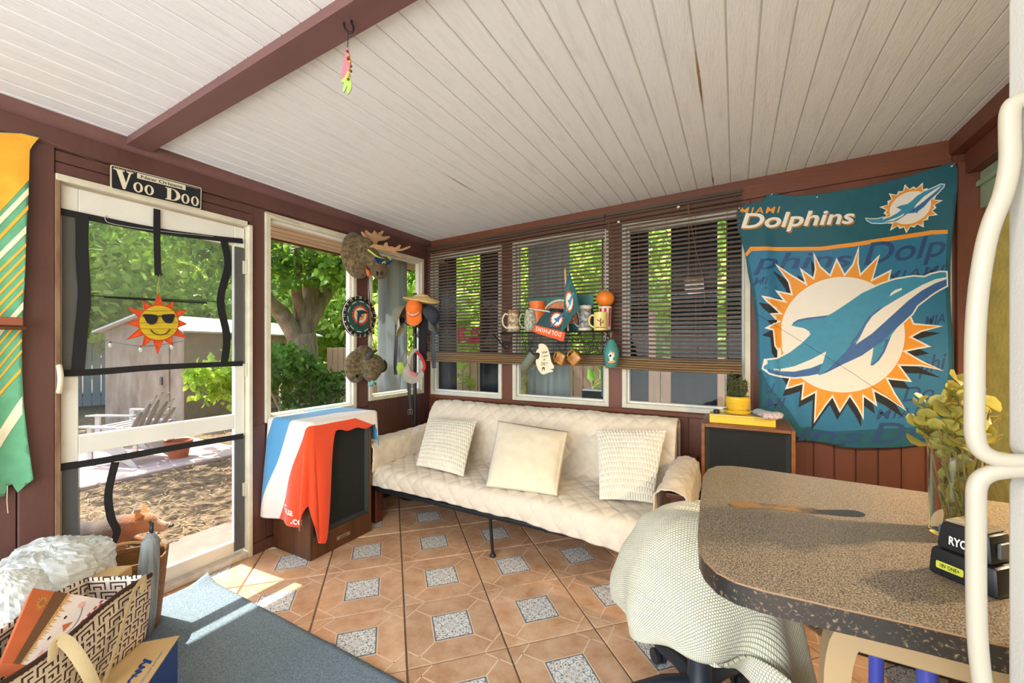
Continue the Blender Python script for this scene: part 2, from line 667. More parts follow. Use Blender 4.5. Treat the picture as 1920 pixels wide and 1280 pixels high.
# ------------------------------------------------------------------ ceiling: backing sheet, one object per board, crossing beam
slope = math.atan(0.0295)
def cz(x, d=0.0):
    return ceil_z(x)+d
b = MB()
b.add([(XL-.8, YR, cz(XL-.8, .0040)), (XR+.1, YR, cz(XR+.1, .0040)), (XR+.1, YB+.4, cz(XR+.1, .0040)), (XL-.8, YB+.4, cz(XL-.8, .0040)),
       (XL-.8, YR, cz(XL-.8, .09)), (XR+.1, YR, cz(XR+.1, .09)), (XR+.1, YB+.4, cz(XR+.1, .09)), (XL-.8, YB+.4, cz(XL-.8, .09))],
      [(3, 2, 1, 0), (4, 5, 6, 7), (0, 1, 5, 4), (1, 2, 6, 5), (2, 3, 7, 6), (3, 0, 4, 7)])
cei = struct(b.build('ceiling', M_GROOVE))
PW_ = 0.1016
x = -0.027-PW_*26
g = 0.0022
xs = []
while x < XR:
    xs.append(x)
    x += PW_
for x0 in xs:
    a, c = max(XL, x0+g), min(XR, x0+PW_-g)
    if c-a < 0.01:
        continue
    for y0, y1 in ((YR, 0.84), (0.925, YB)):
        bb = MB()
        e = .003
        bb.add([(a, y0, cz(a)+.0038), (c, y0, cz(c)+.0038), (c, y1, cz(c)+.0038), (a, y1, cz(a)+.0038),
                (a+e, y0, cz(a)), (c-e, y0, cz(c)), (c-e, y1, cz(c)), (a+e, y1, cz(a))],
               [(4, 7, 6, 5), (0, 1, 2, 3), (0, 4, 5, 1), (1, 5, 6, 2), (2, 6, 7, 3), (3, 7, 4, 0)])
        bb.build('plank', M_CEIL, cei, fixn=False)
# rust streaks along two board joints
M_STAIN = mat('water_stain', (150, 118, 66), 0.8, vary=0.4, scale=40, stretch=(3, 0.3, 1))
for (xa, ya, yb, wd) in ((-0.1286, 1.62, 2.04, .004), (-0.1286, 2.9, 3.05, .004), (-1.551, 1.95, 2.3, .003)):
    n_ = 14
    bb = MB()
    pts = [(xa-wd*math.sin(math.pi*i/n_)*(1+.4*nz(i*.7)), lerp(ya, yb, i/n_)) for i in range(n_+1)]
    pts2 = [(xa+wd*math.sin(math.pi*i/n_)*(1+.4*nz(i*.9, 3)), lerp(ya, yb, i/n_)) for i in range(n_+1)]
    vs = [(p[0], p[1], cz(p[0])-.0008) for p in pts]+[(p[0], p[1], cz(p[0])-.0008) for p in pts2]
    bb.add(vs, [(i, i+1, n_+2+i, n_+1+i) for i in range(n_)])
    bb.build('joint_stain', M_STAIN, cei)
bb = MB()
for (a, y0, y1, zt) in ((0, .835, .93, -.036),):
    bb.add([(XL, y0, cz(XL)+zt), (XR, y0, cz(XR)+zt), (XR, y1, cz(XR)+zt), (XL, y1, cz(XL)+zt),
            (XL, y0, cz(XL)+.013), (XR, y0, cz(XR)+.013), (XR, y1, cz(XR)+.013), (XL, y1, cz(XL)+.013)],
           [(0, 3, 2, 1), (4, 5, 6, 7), (0, 1, 5, 4), (1, 2, 6, 5), (2, 3, 7, 6), (3, 0, 4, 7)])
struct(bb.build('trim_1', M_BEAM))

# ------------------------------------------------------------------ walls with openings, plank cladding below the windows
WT = 0.10
def wall_boxes(name, boxes, m):
    bb_ = MB()
    for lo, hi in boxes:
        bb_.box(lo, hi, 0.003)
    return struct(bb_.build(name, m))
W1 = (1.523, 2.236, 0.806, 2.157)
W2 = (2.362, 3.03, 0.846, 2.13)
DR = (0.606, 1.432, 0.0, 2.062)
x0, x1 = XL-WT, XL
ct = ceil_z(XL)+.012
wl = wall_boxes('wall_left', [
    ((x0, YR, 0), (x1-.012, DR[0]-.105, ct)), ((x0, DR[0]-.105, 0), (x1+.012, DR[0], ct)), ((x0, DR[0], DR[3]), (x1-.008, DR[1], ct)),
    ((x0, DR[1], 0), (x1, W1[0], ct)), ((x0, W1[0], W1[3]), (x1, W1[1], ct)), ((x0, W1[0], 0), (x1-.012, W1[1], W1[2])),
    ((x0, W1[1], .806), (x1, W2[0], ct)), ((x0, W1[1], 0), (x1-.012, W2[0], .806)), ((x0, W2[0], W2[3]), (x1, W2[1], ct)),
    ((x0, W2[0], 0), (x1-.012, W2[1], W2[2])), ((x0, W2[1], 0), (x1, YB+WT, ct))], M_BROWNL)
def planks(parent, axis, u0, u1, z0f, z1f, pitch, off, th=.011, first=None):
    u = first if first is not None else u0
    while u > u0:
        u -= pitch
    while u < u1-.005:
        a, c = max(u0, u+.003), min(u1, u+pitch-.003)
        if c-a > .008:
            bb_ = MB()
            z1 = z1f((a+c)/2) if callable(z1f) else z1f
            if axis == 'y':
                bb_.box((off-th, a, z0f), (off, c, z1), .002)
            else:
                bb_.box((a, off, z0f), (c, off+th, z1), .002)
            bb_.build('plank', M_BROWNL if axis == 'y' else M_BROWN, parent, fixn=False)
        u += pitch
planks(wl, 'y', DR[1]+.0, W1[0], .07, .80, .105, XL+.011)
planks(wl, 'y', W1[0], W1[1], .07, W1[2]-.002, .203, XL-.001)
planks(wl, 'y', W1[1], W2[0], .07, .80, .126, XL-.001)
planks(wl, 'y', W2[0], YB, .07, W2[2]-.002, .203, XL-.001)
planks(wl, 'y', -1.9, DR[0]-.108, .07, 2.2, .203, XL-.001)
# horizontal siding boards above the door
for k in range(4):
    z0 = DR[3]+.004+k*.052
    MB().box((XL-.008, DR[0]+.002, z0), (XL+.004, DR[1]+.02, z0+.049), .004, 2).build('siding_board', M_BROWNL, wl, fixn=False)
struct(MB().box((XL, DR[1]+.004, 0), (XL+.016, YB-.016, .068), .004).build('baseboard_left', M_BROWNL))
# rounded moulding and header board under the ceiling
bb = MB()
n_ = 8
prof = [(0, 0)]+[(.052*math.cos(a*math.pi/2/n_), -.058*math.sin(a*math.pi/2/n_)) for a in range(n_+1)]
zc = ceil_z(XL)
bb.prism([(XL-.001+p[0], YR, zc+.001+p[1]) for p in prof], (0, YB-YR, 0))
struct(bb.build('trim_2', M_BEAM, smooth=True, sharp=40))
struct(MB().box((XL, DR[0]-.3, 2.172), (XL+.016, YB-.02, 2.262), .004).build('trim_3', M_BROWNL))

W3, W4, W5, W6 = (-2.60, -1.80, .83, 2.19), (-1.692, -.85, .832, 2.20), (-.75, .088, .834, 2.215), (.235, 1.035, .834, 2.2)
y0, y1 = YB, YB+WT
cb = lambda x_: ceil_z(x_)+.012
bx = []
for (a, c, z0, z1) in (W3, W4, W5, W6):
    bx += [((a, y0+.012, 0), (c, y1, z0)), ((a, y0, z1), (c, y1, cb((a+c)/2)))]
for a, c in ((XL, W3[0]), (W3[1], W4[0]), (W4[1], W5[0]), (W5[1], W6[0]), (W6[1], XR+.1)):
    bx += [((a, y0, .82), (c, y1, cb((a+c)/2))), ((a, y0+.012, 0), (c, y1, .82))]
wb = wall_boxes('wall_back', bx, M_BROWN)
planks(wb, 'x', XL+.012, XR, .07, .822, PW_, YB+.001, first=-0.027+.045)
struct(MB().box((XL+.02, YB-.016, 0), (XR, YB, .068), .004).build('baseboard_back', M_BROWN))
# header board along the back wall, following the sloping ceiling
bb = MB()
for a, c, d in ((XL+.055, XR-.12, .13),):
    bb.add([(a, YB-.018, ceil_z(a)-d), (c, YB-.018, ceil_z(c)-d), (c, YB-.018, ceil_z(c)), (a, YB-.018, ceil_z(a)),
            (a, YB, ceil_z(a)-d), (c, YB, ceil_z(c)-d), (c, YB, ceil_z(c)), (a, YB, ceil_z(a))],
           [(0, 1, 2, 3), (7, 6, 5, 4), (0, 4, 5, 1), (1, 5, 6, 2), (2, 6, 7, 3), (3, 7, 4, 0)])
struct(bb.build('trim_4', M_BROWNX))
# sill board under the back windows
struct(MB().box((XL+.02, YB-.012, .795), (XR-.1, YB, .828), .004).build('trim_5', M_BROWNX))
# corner post on the right with its batten, and the ledger beams along the right wall
struct(MB().box((1.047, YB-.04, 0), (XR, YB-.001, 2.285), .004).build('trim_6', M_BROWN))
bb = MB()
bb.box((1.02, YR, 2.335), (XR, YB-.02, 2.425), .004)
struct(bb.build('trim_7', mat('brown_ledger', (112, 64, 44), .5, vary=.15, scale=4, bump=.3, bscale=30, stretch=(1, .2, 1))))
struct(MB().box((1.075, YR, 2.215), (XR, YB-.042, 2.334), .004).build('trim_8', MATS['brown_ledger']))

M_YEL = mat('yellow_stucco', (216, 196, 104), .85, vary=.12, scale=12, bump=1.0, bscale=45)
M_GRN = mat('sage_trim_paint', (160, 180, 150), .5, vary=.06, scale=8)
wr = wall_boxes('wall_right', [((XR, YR, 0), (XR+.1, YB+.1, 2.44))], M_YEL)
bb = MB()
bb.box((XR-.022, YR, 2.02), (XR+.002, YB-.045, 2.214), .004)
bb.box((XR-.04, YR, 2.135), (XR-.02, YB-.045, 2.165), .008, 2)
struct(bb.build('trim_9', M_GRN))
wq = wall_boxes('wall_rear', [((XL-.1, YR-.1, 0), (-2.45, YR, 2.44)), ((.95, YR-.1, 0), (XR+.1, YR, 2.44)), ((-2.45, YR-.1, 2.32), (.95, YR, 2.44)),
                              ((-2.45, YR-.1, 0), (.95, YR, .12))], mat('cream_wall', (222, 214, 196), .7))  # unseen rear wall, left open for the added fill light

# ------------------------------------------------------------------ windows: cream frames, inner stops, panes
def window(n, axis, u0, u1, z0, z1, tw=.034, glaze=True):
    e = s_empty('window_%d' % n, (XL, (u0+u1)/2, z0) if axis == 'y' else ((u0+u1)/2, YB, z0))
    inv = Matrix.Translation(e.location).inverted()
    def P(bb_, ua, ub, za, zb, pa, pb, bev=.003):
        if axis == 'y':
            bb_.box((XL+pa, ua, za), (XL+pb, ub, zb), bev)
        else:
            bb_.box((ua, YB-pb, za), (ub, YB-pa, zb), bev)
    bb_ = MB().at(inv)
    P(bb_, u0, u0+tw, z0, z1, -.06, .014)
    P(bb_, u1-tw, u1, z0, z1, -.06, .014)
    P(bb_, u0+tw, u1-tw, z0, z0+tw, -.06, .014)
    P(bb_, u0+tw, u1-tw, z1-tw, z1, -.06, .014)
    bb_.build('window_frame', M_CREAM, e)
    bb_ = MB().at(inv)
    s_ = .016
    a, c, d, f = u0+tw, u1-tw, z0+tw, z1-tw
    P(bb_, a, a+s_, d, f, -.055, -.012)
    P(bb_, c-s_, c, d, f, -.055, -.012)
    P(bb_, a+s_, c-s_, d, d+s_, -.055, -.012)
    P(bb_, a+s_, c-s_, f-s_, f, -.055, -.012)
    bb_.build('glazing_bead', M_WHITE, e)
    if glaze:
        bb_ = MB().at(inv)
        P(bb_, a, c, d, f, -.040, -.036, 0)
        bb_.build('pane', M_GLASS, e)
    return e
window(1, 'y', *W1)
window(2, 'y', *W2)
window(3, 'x', *W3)
window(4, 'x', *W4)
window(5, 'x', *W5)
window(6, 'x', *W6)

# ------------------------------------------------------------------ screen door with taped plastic and mesh
dr = s_empty('door_1', (XL, (DR[0]+DR[1])/2, 0))
dI = Matrix.Translation(dr.location).inverted()
def dbox(name, ya, yb_, za, zb, pa, pb, m, bev=.003):
    bb_ = MB().at(dI)
    bb_.box((XL+pa, ya, za), (XL+pb, yb_, zb), bev)
    return bb_.build(name, m, dr)
c = .018
dbox('door_casing', DR[0], DR[0]+c, 0, DR[3], -.08, .014, mat('worn_casing_wood', (150, 122, 92), .7, col2=(112, 70, 50), scale=14, stretch=(1, 1, .2), bump=.4))
dbox('door_casing', DR[1]-c, DR[1]+.006, 0, DR[3]-.02, -.08, .026, M_CREAM)
dbox('door_casing', DR[0]+.002, DR[1]-c-.001, DR[3]-.03, DR[3], -.08, .018, M_CREAM)
dl, dr_, db, dt = DR[0]+.022, DR[1]-.022, .045, 2.022
sw = .058
dbox('stile', dl, dl+sw, db, dt, -.045, -.013, M_WHITE)
dbox('stile', dr_-sw, dr_, db, dt, -.045, -.013, M_WHITE)
dbox('rail', dl+sw, dr_-sw, dt-.115, dt, -.044, -.014, M_WHITE)
dbox('rail', dl+sw, dr_-sw, db, db+.075, -.044, -.014, M_WHITE)
dbox('rail', dl+sw, dr_-sw, .800, .886, -.044, -.014, M_WHITE)
dbox('pane', dl+sw-.004, dr_-sw+.004, .88, dt-.11, -.031, -.028, M_GLASS, 0)
# clear plastic sheet over the lower half, lightly wrinkled
bb = MB().at(dI)
yA, yB_ = dl+.05, dr_-.03
def film(u, v):
    y = lerp(yA, yB_, u)
    z = lerp(db+.02, .81, v)
    wv = .004*nz(u*7, v*3)+.010*max(0, nz(u*5+9, v*2.2+u*3))*sstep(.35, 1, u)
    return (XL-.02+wv, y, z)
bb.grid(film, 40, 40)
bb.build('plastic_sheet', glass_mat('clear_plastic', (.93, .94, .93), .045, .10), dr, smooth=True)
# grey insect mesh over the upper half and over the stiles of the lower half
M_VEIL = mix_alpha_mat('grey_insect_mesh', (150, 148, 140), .13)
dbox('mesh_panel', dl+.004, dr_-.004, 1.19, 1.90, -.0115, -.0105, M_VEIL, 0)
dbox('mesh_panel', dl+.004, dl+sw+.004, .06, .755, -.0115, -.0105, mix_alpha_mat('dark_insect_mesh', (88, 90, 92), .6), 0)
dbox('mesh_panel', dr_-sw-.004, dr_-.002, .06, .75, -.0115, -.0105, MATS['dark_insect_mesh'], 0)
for ya_, yb2_ in ((dl+.004, dl+sw+.004), (dr_-sw-.004, dr_-.004)):
    dbox('mesh_panel', ya_, yb2_, 1.19, 1.90, -.0100, -.0092, mix_alpha_mat('stile_mesh', (96, 94, 90), .5), 0)
def tape(pts, wd, off=-.008):
    """strip of black tape on the door plane through pixel points"""
    P_ = [on_x(px, py, XL+off) for px, py in pts]
    P_ = smooth_path(P_, 4)
    vs, fs = [], []
    for i, p in enumerate(P_):
        t_ = (P_[min(i+1, len(P_)-1)]-P_[max(i-1, 0)]).normalized()
        n_ = Vector((0, -t_.z, t_.y))
        ww = wd*.5*(1+.10*nz(i*.6, wd*90))
        for q in (1, -1):
            for dx in (0, .003):
                pp = p+n_*ww*q
                vs.append((pp.x+dx, pp.y, pp.z))
    for i in range(len(P_)-1):
        o_ = i*4
        fs += [(o_, o_+4, o_+6, o_+2), (o_+1, o_+3, o_+7, o_+5), (o_, o_+1, o_+5, o_+4), (o_+2, o_+6, o_+7, o_+3)]
    fs += [(0, 2, 3, 1), tuple(len(vs)-4+k for k in (0, 1, 3, 2))]
    return MB().at(dI).add(vs, fs).build('tape_strip', M_TAPE, dr)
tape([(104, 394), (150, 404), (292, 432), (380, 444), (455, 452)], .030)
tape([(104, 700), (180, 697), (300, 688), (455, 681)], .030)
tape([(104, 877), (200, 862), (320, 840), (456, 817)], .032)
tape([(154, 404), (154, 480), (158, 555), (152, 620), (146, 694)], .044, -.0045)
tape([(420, 452), (427, 500), (413, 563), (425, 630), (420, 682)], .040, -.0045)
tape([(216, 866), (203, 925), (208, 970), (219, 995), (210, 1020)], .030, -.0045)
tape([(294, 392), (294, 450), (296, 516)], .028, -.0045)
tape([(295, 517), (303, 512)], .016, -.0042)
bb = MB().at(dI)
bb.tube([on_x(167, 554, XL-.006), on_x(415, 566, XL-.006)], .0022, 6)
bb.tube([on_x(195, 557, XL-.0045), on_x(388, 568, XL-.0045)], .0045, 6)
bb.build('tension_cord', M_TAPE, dr)
# bent white wire under the top rail
bb = MB().at(dI)
bb.tube(smooth_path([on_x(*p, XL-.005) for p in ((200, 404), (197, 410), (213, 420), (300, 433), (400, 443))]), .0018, 6)
bb.build('wire', mat('grey_wire', (170, 170, 168), .4), dr)
# pull handle
bb = MB().at(dI)
P0, P1 = on_x(109, 684, XL), on_x(109, 736, XL)
bb.tube(smooth_path([P0+Vector((-.012, 0, 0)), P0+Vector((.014, 0, -.004)), (P0+P1)/2+Vector((.034, 0, 0)), P1+Vector((.014, 0, .004)), P1+Vector((-.012, 0, 0))]), .008, 8, flat=(1.3, .8))
bb.build('handle', mat('ivory_plastic', (222, 214, 190), .4), dr, smooth=True)
for zz in (1.78, 1.15, .42):
    bb = MB().at(dI)
    yh = DR[1]-.021
    bb.box((XL-.013, yh-.016, zz-.04), (XL+.0, yh+.018, zz+.04), .001)
    bb.tube([(XL+.004, yh, zz-.04), (XL+.004, yh, zz+.04)], .006, 8)
    bb.build('hinge', mat('painted_hinge', (200, 194, 172), .45), dr)
struct(MB().box((XL-.09, DR[0], 0), (XL+.02, DR[1], .038), .006).build('trim_10', mat('white_threshold', (206, 200, 188), .55, vary=.12, scale=20)))
# ================================================================== OUTDOORS
GZ = -0.10
M_MULCH = mat('mulch_ground', (84, 66, 48), .95, col2=(138, 114, 84), scale=26, bump=.8, bscale=120, contrast=(.4, .62))
gr = struct(MB().grid(lambda u, v: (lerp(-26, 14, u), lerp(-10, 26, v), GZ+.03*nz(u*40, v*36)-.01), 60, 54).build('ground', M_MULCH, smooth=True))
struct(MB().box((-3.42, -.6, GZ-.05), (XL-WT, 3.4, -.05), .01).build('patio', mat('pink_concrete', (140, 112, 102), .85, vary=.12, scale=10, bump=.4)))
# straw and chips scattered over the bed near the door
random.seed(3)
bb = MB()
for k in range(5200):
    px_, py_ = random.uniform(-7.5, -3.45), random.uniform(-.3, 4.6)
    L, a, t_ = random.uniform(.03, .10), random.uniform(0, 6.28), random.uniform(-.25, .25)
    wd = random.uniform(.003, .008)
    d = Vector((math.cos(a), math.sin(a), t_))*L
    n_ = Vector((-math.sin(a), math.cos(a), 0))*wd
    c = Vector((px_, py_, GZ+random.uniform(.005, .03)))
    bb.add([c-n_, c+n_, c+d+n_*.6, c+d-n_*.6], [(0, 1, 2, 3)])
tag(bb.build('straw_mulch', mat('straw', (176, 152, 110), .9, col2=(96, 74, 52), scale=3), fixn=False),
    'loose straw and wood chips strewn over the yard bed', 'mulch', kind='stuff')
# eave over the left windows: boards and fascia, and the outer face of the roof edge
eav = s_empty('trim_11', (-3.3, 1.2, 2.2))
eI = Matrix.Translation(eav.location).inverted()
M_SOF = mat('eave_boards', (206, 178, 148), .7, vary=.1, scale=8, bump=.5, bscale=40, stretch=(1, .2, 1))
for k in range(6):
    xa = -3.31+k*.096
    MB().at(eI).box((xa+.003, YR, 2.178+k*.0035), (xa+.093, YB+.5, 2.192+k*.0035), .002).build('plank', M_SOF, eav, fixn=False)
MB().at(eI).box((-3.335, YR, 2.165), (-3.312, YB+.5, 2.30), .003).build('fascia', M_BROWN, eav)
# roof sheet above
struct(MB().box((-3.36, YR-.1, 2.43), (XR+.3, YB+.5, 2.50)).build('roof', mat('roof_sheet', (150, 146, 140), .8)))

# --- foliage helpers
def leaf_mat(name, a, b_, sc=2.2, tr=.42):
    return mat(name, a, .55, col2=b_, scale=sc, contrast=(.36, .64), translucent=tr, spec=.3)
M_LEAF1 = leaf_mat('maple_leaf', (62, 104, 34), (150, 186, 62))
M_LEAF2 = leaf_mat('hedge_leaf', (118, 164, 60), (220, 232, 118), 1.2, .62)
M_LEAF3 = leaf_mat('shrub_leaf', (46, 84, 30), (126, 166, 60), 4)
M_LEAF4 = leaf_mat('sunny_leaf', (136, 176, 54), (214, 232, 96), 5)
M_BARK = mat('bark', (128, 104, 84), .9, col2=(170, 146, 122), scale=10, stretch=(1, 1, .25), bump=1, bscale=30)
def leaf_shape(bb_, c, d, n_, L, wd):
    """pointed oval leaf: c base, d axis, n_ side"""
    up_ = d.cross(n_)
    bb_.add([c, c+d*L*.35+n_*wd-up_*wd*.2, c+d*L, c+d*L*.35-n_*wd-up_*wd*.2, c+d*L*.62+n_*wd*.75-up_*wd*.3, c+d*L*.62-n_*wd*.75-up_*wd*.3],
            [(0, 1, 4), (0, 4, 2), (0, 2, 5), (0, 5, 3)])
def rnd_unit():
    while True:
        v = Vector((random.uniform(-1, 1), random.uniform(-1, 1), random.uniform(-1, 1)))
        if .05 < v.length < 1:
            return v.normalized()
def leaves(blobs, n, L, wd, hollow=.25):
    bb_ = MB()
    vol = [b_[3]*b_[4]*b_[5] for b_ in blobs]
    tot = sum(vol)
    for b_, v_ in zip(blobs, vol):
        for k in range(int(n*v_/tot)):
            u = rnd_unit()
            r = (hollow+(1-hollow)*random.random()**.5)
            # clump: pull towards noise ridges for gaps
            c = Vector((b_[0]+u.x*b_[3]*r, b_[1]+u.y*b_[4]*r, b_[2]+u.z*b_[5]*r))
            if nz(c.x*1.1, c.y*1.1, c.z*1.1) < -.12:
                continue
            d = (rnd_unit()+Vector((0, 0, -.35))).normalized()
            s_ = d.cross(rnd_unit()).normalized()
            q = random.uniform(.7, 1.25)
            leaf_shape(bb_, c, d, s_, L*q, wd*q)
    return bb_
def tree(name, label, cat, base, trunk, blobs, n, L, wd, leafm, group=None, seed=1):
    random.seed(seed)
    t_ = thing(name, label, cat, base, group=group)
    bb_ = MB()
    for pts, r in trunk:
        sp = smooth_path(pts, 5)
        m_ = len(sp)
        rr = [lerp(r[0], r[1], i/(m_-1))*(1+.08*nz(i*.8, r[0]*50)) for i in range(m_)]
        bb_.tube(sp, rr, 12)
    bb_.build('trunk', M_BARK, t_, smooth=True)
    f_ = leaves(blobs, n, L, wd).build('crown', leafm, t_, fixn=False)
    f_['kind'] = 'stuff'
    return t_
# big branching tree seen through the first side window
tb = on_z(560, 800, GZ)
Lc = 6.62
def tp(px_, py_, dz=0):
    p = on_x(px_, py_, tb.x+dz)
    return p-Vector((tb.x, tb.y, GZ))
tree('shade_tree', 'thick forked tree trunk with broad leafy crown outside the side window', 'tree', (tb.x, tb.y, GZ),
     [([(0, 0, 0), tp(560, 720), tp(567, 660), tp(566, 625)], (.32, .22)),
      ([tp(566, 640), tp(574, 590), tp(584, 540), tp(590, 480), tp(600, 400, .2), tp(610, 280, .3)], (.18, .08)),
      ([tp(560, 640), tp(530, 590), tp(505, 565, .1), tp(470, 510, .2), tp(430, 400, .3)], (.15, .07)),
      ([tp(575, 610), tp(606, 555), tp(634, 520, -.1), tp(665, 450, -.2), tp(690, 330, -.3)], (.15, .09)),
      ([tp(566, 600), tp(556, 545, .2), tp(560, 470, .5), tp(556, 380, .8)], (.10, .05))],
     [(.3, -.3, 4.0, 2.0, 2.0, 1.7), (.9, -.9, 3.0, 1.3, 1.2, .85), (.6, .9, 3.15, 1.3, 1.3, .8), (.0, -1.9, 3.4, 1.5, 1.4, 1.0), (1.7, .2, 3.6, 1.3, 1.5, 1.0), (1.2, -.2, 2.65, 1.0, 1.6, .4)],
     11000, .15, .06, M_LEAF1, seed=5)
# leafy shrub in front of it
sb = on_x(560, 770, -5.0)
tree('leafy_shrub', 'dense dark green shrub in front of the forked tree', 'shrub', (-5.0, sb.y, GZ),
     [([(0, 0, 0), (-.05, .1, .45), (.05, .3, 1.0)], (.03, .012)), ([(0, -.05, 0), (0, -.2, .5), (-.1, -.45, 1.1)], (.03, .01)), ([(.05, .05, 0), (.1, .35, .5), (.05, .65, .85)], (.025, .01))],
     [(0, .05, .98, .4, .62, .36), (0, .55, .95, .35, .35, .26), (.1, -.3, 1.15, .4, .4, .3), (0, .1, .66, .35, .55, .2)],
     2600, .09, .03, M_LEAF3, seed=8)
# bright branch of young tree beside the door view
yb = on_z(410, 830, GZ)
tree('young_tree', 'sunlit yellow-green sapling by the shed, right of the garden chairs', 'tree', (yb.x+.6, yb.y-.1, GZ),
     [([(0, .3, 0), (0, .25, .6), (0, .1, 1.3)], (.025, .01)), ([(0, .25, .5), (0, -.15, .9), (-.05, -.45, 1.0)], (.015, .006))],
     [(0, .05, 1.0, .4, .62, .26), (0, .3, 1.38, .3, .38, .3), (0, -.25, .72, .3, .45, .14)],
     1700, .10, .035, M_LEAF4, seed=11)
tree('low_bush', 'strappy green clump at the foot of the forked tree', 'plant', (-5.6, 4.35, GZ),
     [([(0, 0, 0), (0, 0, .2)], (.02, .01))], [(0, 0, .25, .5, .7, .22)], 700, .22, .012, M_LEAF4, seed=12)
# backdrop trees
crown0 = None
random.seed(21)
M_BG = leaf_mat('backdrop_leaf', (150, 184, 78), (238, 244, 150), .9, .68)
def crown_mesh(seed, m_):
    random.seed(seed)
    return leaves([(0, 0, 0, 2.3, 2.3, 2.2), (1.0, .4, -1.2, 1.4, 1.5, 1.2), (-1.1, -.3, -1.0, 1.4, 1.4, 1.3)], 9000, .17, .062, .4).build('crown', m_, None, fixn=False)
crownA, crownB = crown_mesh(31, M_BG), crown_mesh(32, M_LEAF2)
for c_ in (crownA, crownB):
    c_['kind'] = 'stuff'
trunk_src = MB().tube([(0, 0, 0), (.05, .02, 1.2), (0, .05, 2.6)], [.14, .11, .08], 10).build('trunk', M_BARK, smooth=True)
used = set()
def backdrop(x_, y_, z_, sc, cr, label, group, rz):
    t_ = thing('backdrop_tree', label, 'tree', (x_, y_, GZ), rz, group)
    for src, nm, lc in ((cr, 'crown', (0, 0, z_)), (trunk_src, 'trunk', (0, 0, 0))):
        if nm in used and src.name in used or src.name in used:
            o_ = src.copy()
            COL.objects.link(o_)
        else:
            o_ = src
            used.add(src.name)
        o_.parent = t_
        o_.location = lc
        o_.scale = (sc, sc, sc) if nm == 'crown' else (1, 1, z_/2.6)
        if nm == 'crown':
            o_['kind'] = 'stuff'
LY = 'tall pale green tree of the backdrop behind the shed and yard'
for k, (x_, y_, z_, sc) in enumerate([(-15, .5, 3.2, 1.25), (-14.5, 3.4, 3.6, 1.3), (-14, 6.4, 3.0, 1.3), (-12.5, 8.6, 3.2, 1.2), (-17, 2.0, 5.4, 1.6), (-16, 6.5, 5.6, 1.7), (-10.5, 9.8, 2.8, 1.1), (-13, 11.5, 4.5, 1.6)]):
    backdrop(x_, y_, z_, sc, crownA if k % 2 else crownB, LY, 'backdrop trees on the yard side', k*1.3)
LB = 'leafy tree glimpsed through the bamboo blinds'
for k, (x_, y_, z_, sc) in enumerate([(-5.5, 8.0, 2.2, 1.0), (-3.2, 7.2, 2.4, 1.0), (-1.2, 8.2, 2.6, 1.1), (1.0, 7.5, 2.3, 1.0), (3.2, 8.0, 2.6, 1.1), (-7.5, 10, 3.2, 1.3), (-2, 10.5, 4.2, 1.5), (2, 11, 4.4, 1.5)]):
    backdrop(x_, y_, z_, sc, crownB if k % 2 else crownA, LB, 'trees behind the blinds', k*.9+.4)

# --- plywood shed
sA, sB = Vector((-9.9, 2.9, GZ)), Vector((-8.35, 3.45, GZ))
dF = (sB-sA).normalized()
dS = Vector((-dF.y, dF.x, 0))           # towards the back
shd = thing('garden_shed', 'weathered plywood shed with pale roof across the yard', 'shed', sA, math.atan2(dF.y, dF.x))
W_, D_, HE, HA = (sB-sA).length, 3.6, 1.66, 1.92
M_PLY = mat('weathered_plywood', (176, 156, 136), .85, col2=(144, 120, 100), scale=5, stretch=(1, 1, .3), bump=.3)
bb = MB()
bb.prism([(0, 0, 0), (W_, 0, 0), (W_, 0, HE), (W_*.5, 0, HA), (0, 0, HE)], (0, .04, 0))
bb.build('front_wall', M_PLY, shd)
MB().box((W_-.04, .04, 0), (W_, D_, HE)).build('side_wall', mat('weathered_plywood_dark', (150, 130, 112), .85, vary=.1, scale=6), shd)
MB().box((0, .04, 0), (.04, D_, HE)).build('side_wall', M_PLY, shd)
bb = MB()
ov = .12
for s_ in (0, 1):
    xa, xb = (-ov, W_*.5) if s_ == 0 else (W_*.5, W_+ov)
    za, zb = (HE-.03, HA+.02) if s_ == 0 else (HA+.02, HE-.03)
    bb.add([(xa, -ov, za), (xb, -ov, zb), (xb, D_+ov, zb), (xa, D_+ov, za), (xa, -ov, za+.03), (xb, -ov, zb+.03), (xb, D_+ov, zb+.03), (xa, D_+ov, za+.03)],
           [(3, 2, 1, 0), (4, 5, 6, 7), (0, 1, 5, 4), (1, 2, 6, 5), (2, 3, 7, 6), (3, 0, 4, 7)])
bb.build('roof', mat('pale_shed_roof', (222, 216, 210), .8, vary=.06, scale=4), shd)
dd = MB().box((.28, -.02, .04), (1.36, -.002, 1.38), .004).build('door', M_PLY, shd)
MB().box((1.2, -.05, .72), (1.24, -.021, .86), .004).build('handle', mat('dull_metal', (120, 116, 108), .5, .6), dd)
# string of bulbs along the shed eave
sl = thing('string_lights', 'string of small clear bulbs sagging across the shed front', 'lights', sA+Vector((0, 0, 1.5)))
pA, pB = dF*.25-dS*.25+Vector((0, 0, .02)), dF*1.9-dS*.25+Vector((0, 0, -.02))
path = [pA.lerp(pB, i/16)+Vector((0, 0, -.10*math.sin(math.pi*i/16))) for i in range(17)]
MB().tube(path, .006, 5).build('cord', M_TAPE, sl)
for i in (2, 8, 14):
    bulb = MB().ball(path[i]+Vector((0, 0, -.07)), (.03, .03, .042), 10, 7).build('bulb', mat('bulb_glass', (226, 224, 214), .15), sl, smooth=True)
    MB().tube([path[i], path[i]+Vector((0, 0, -.04))], .014, 8).build('socket', M_TAPE, bulb)

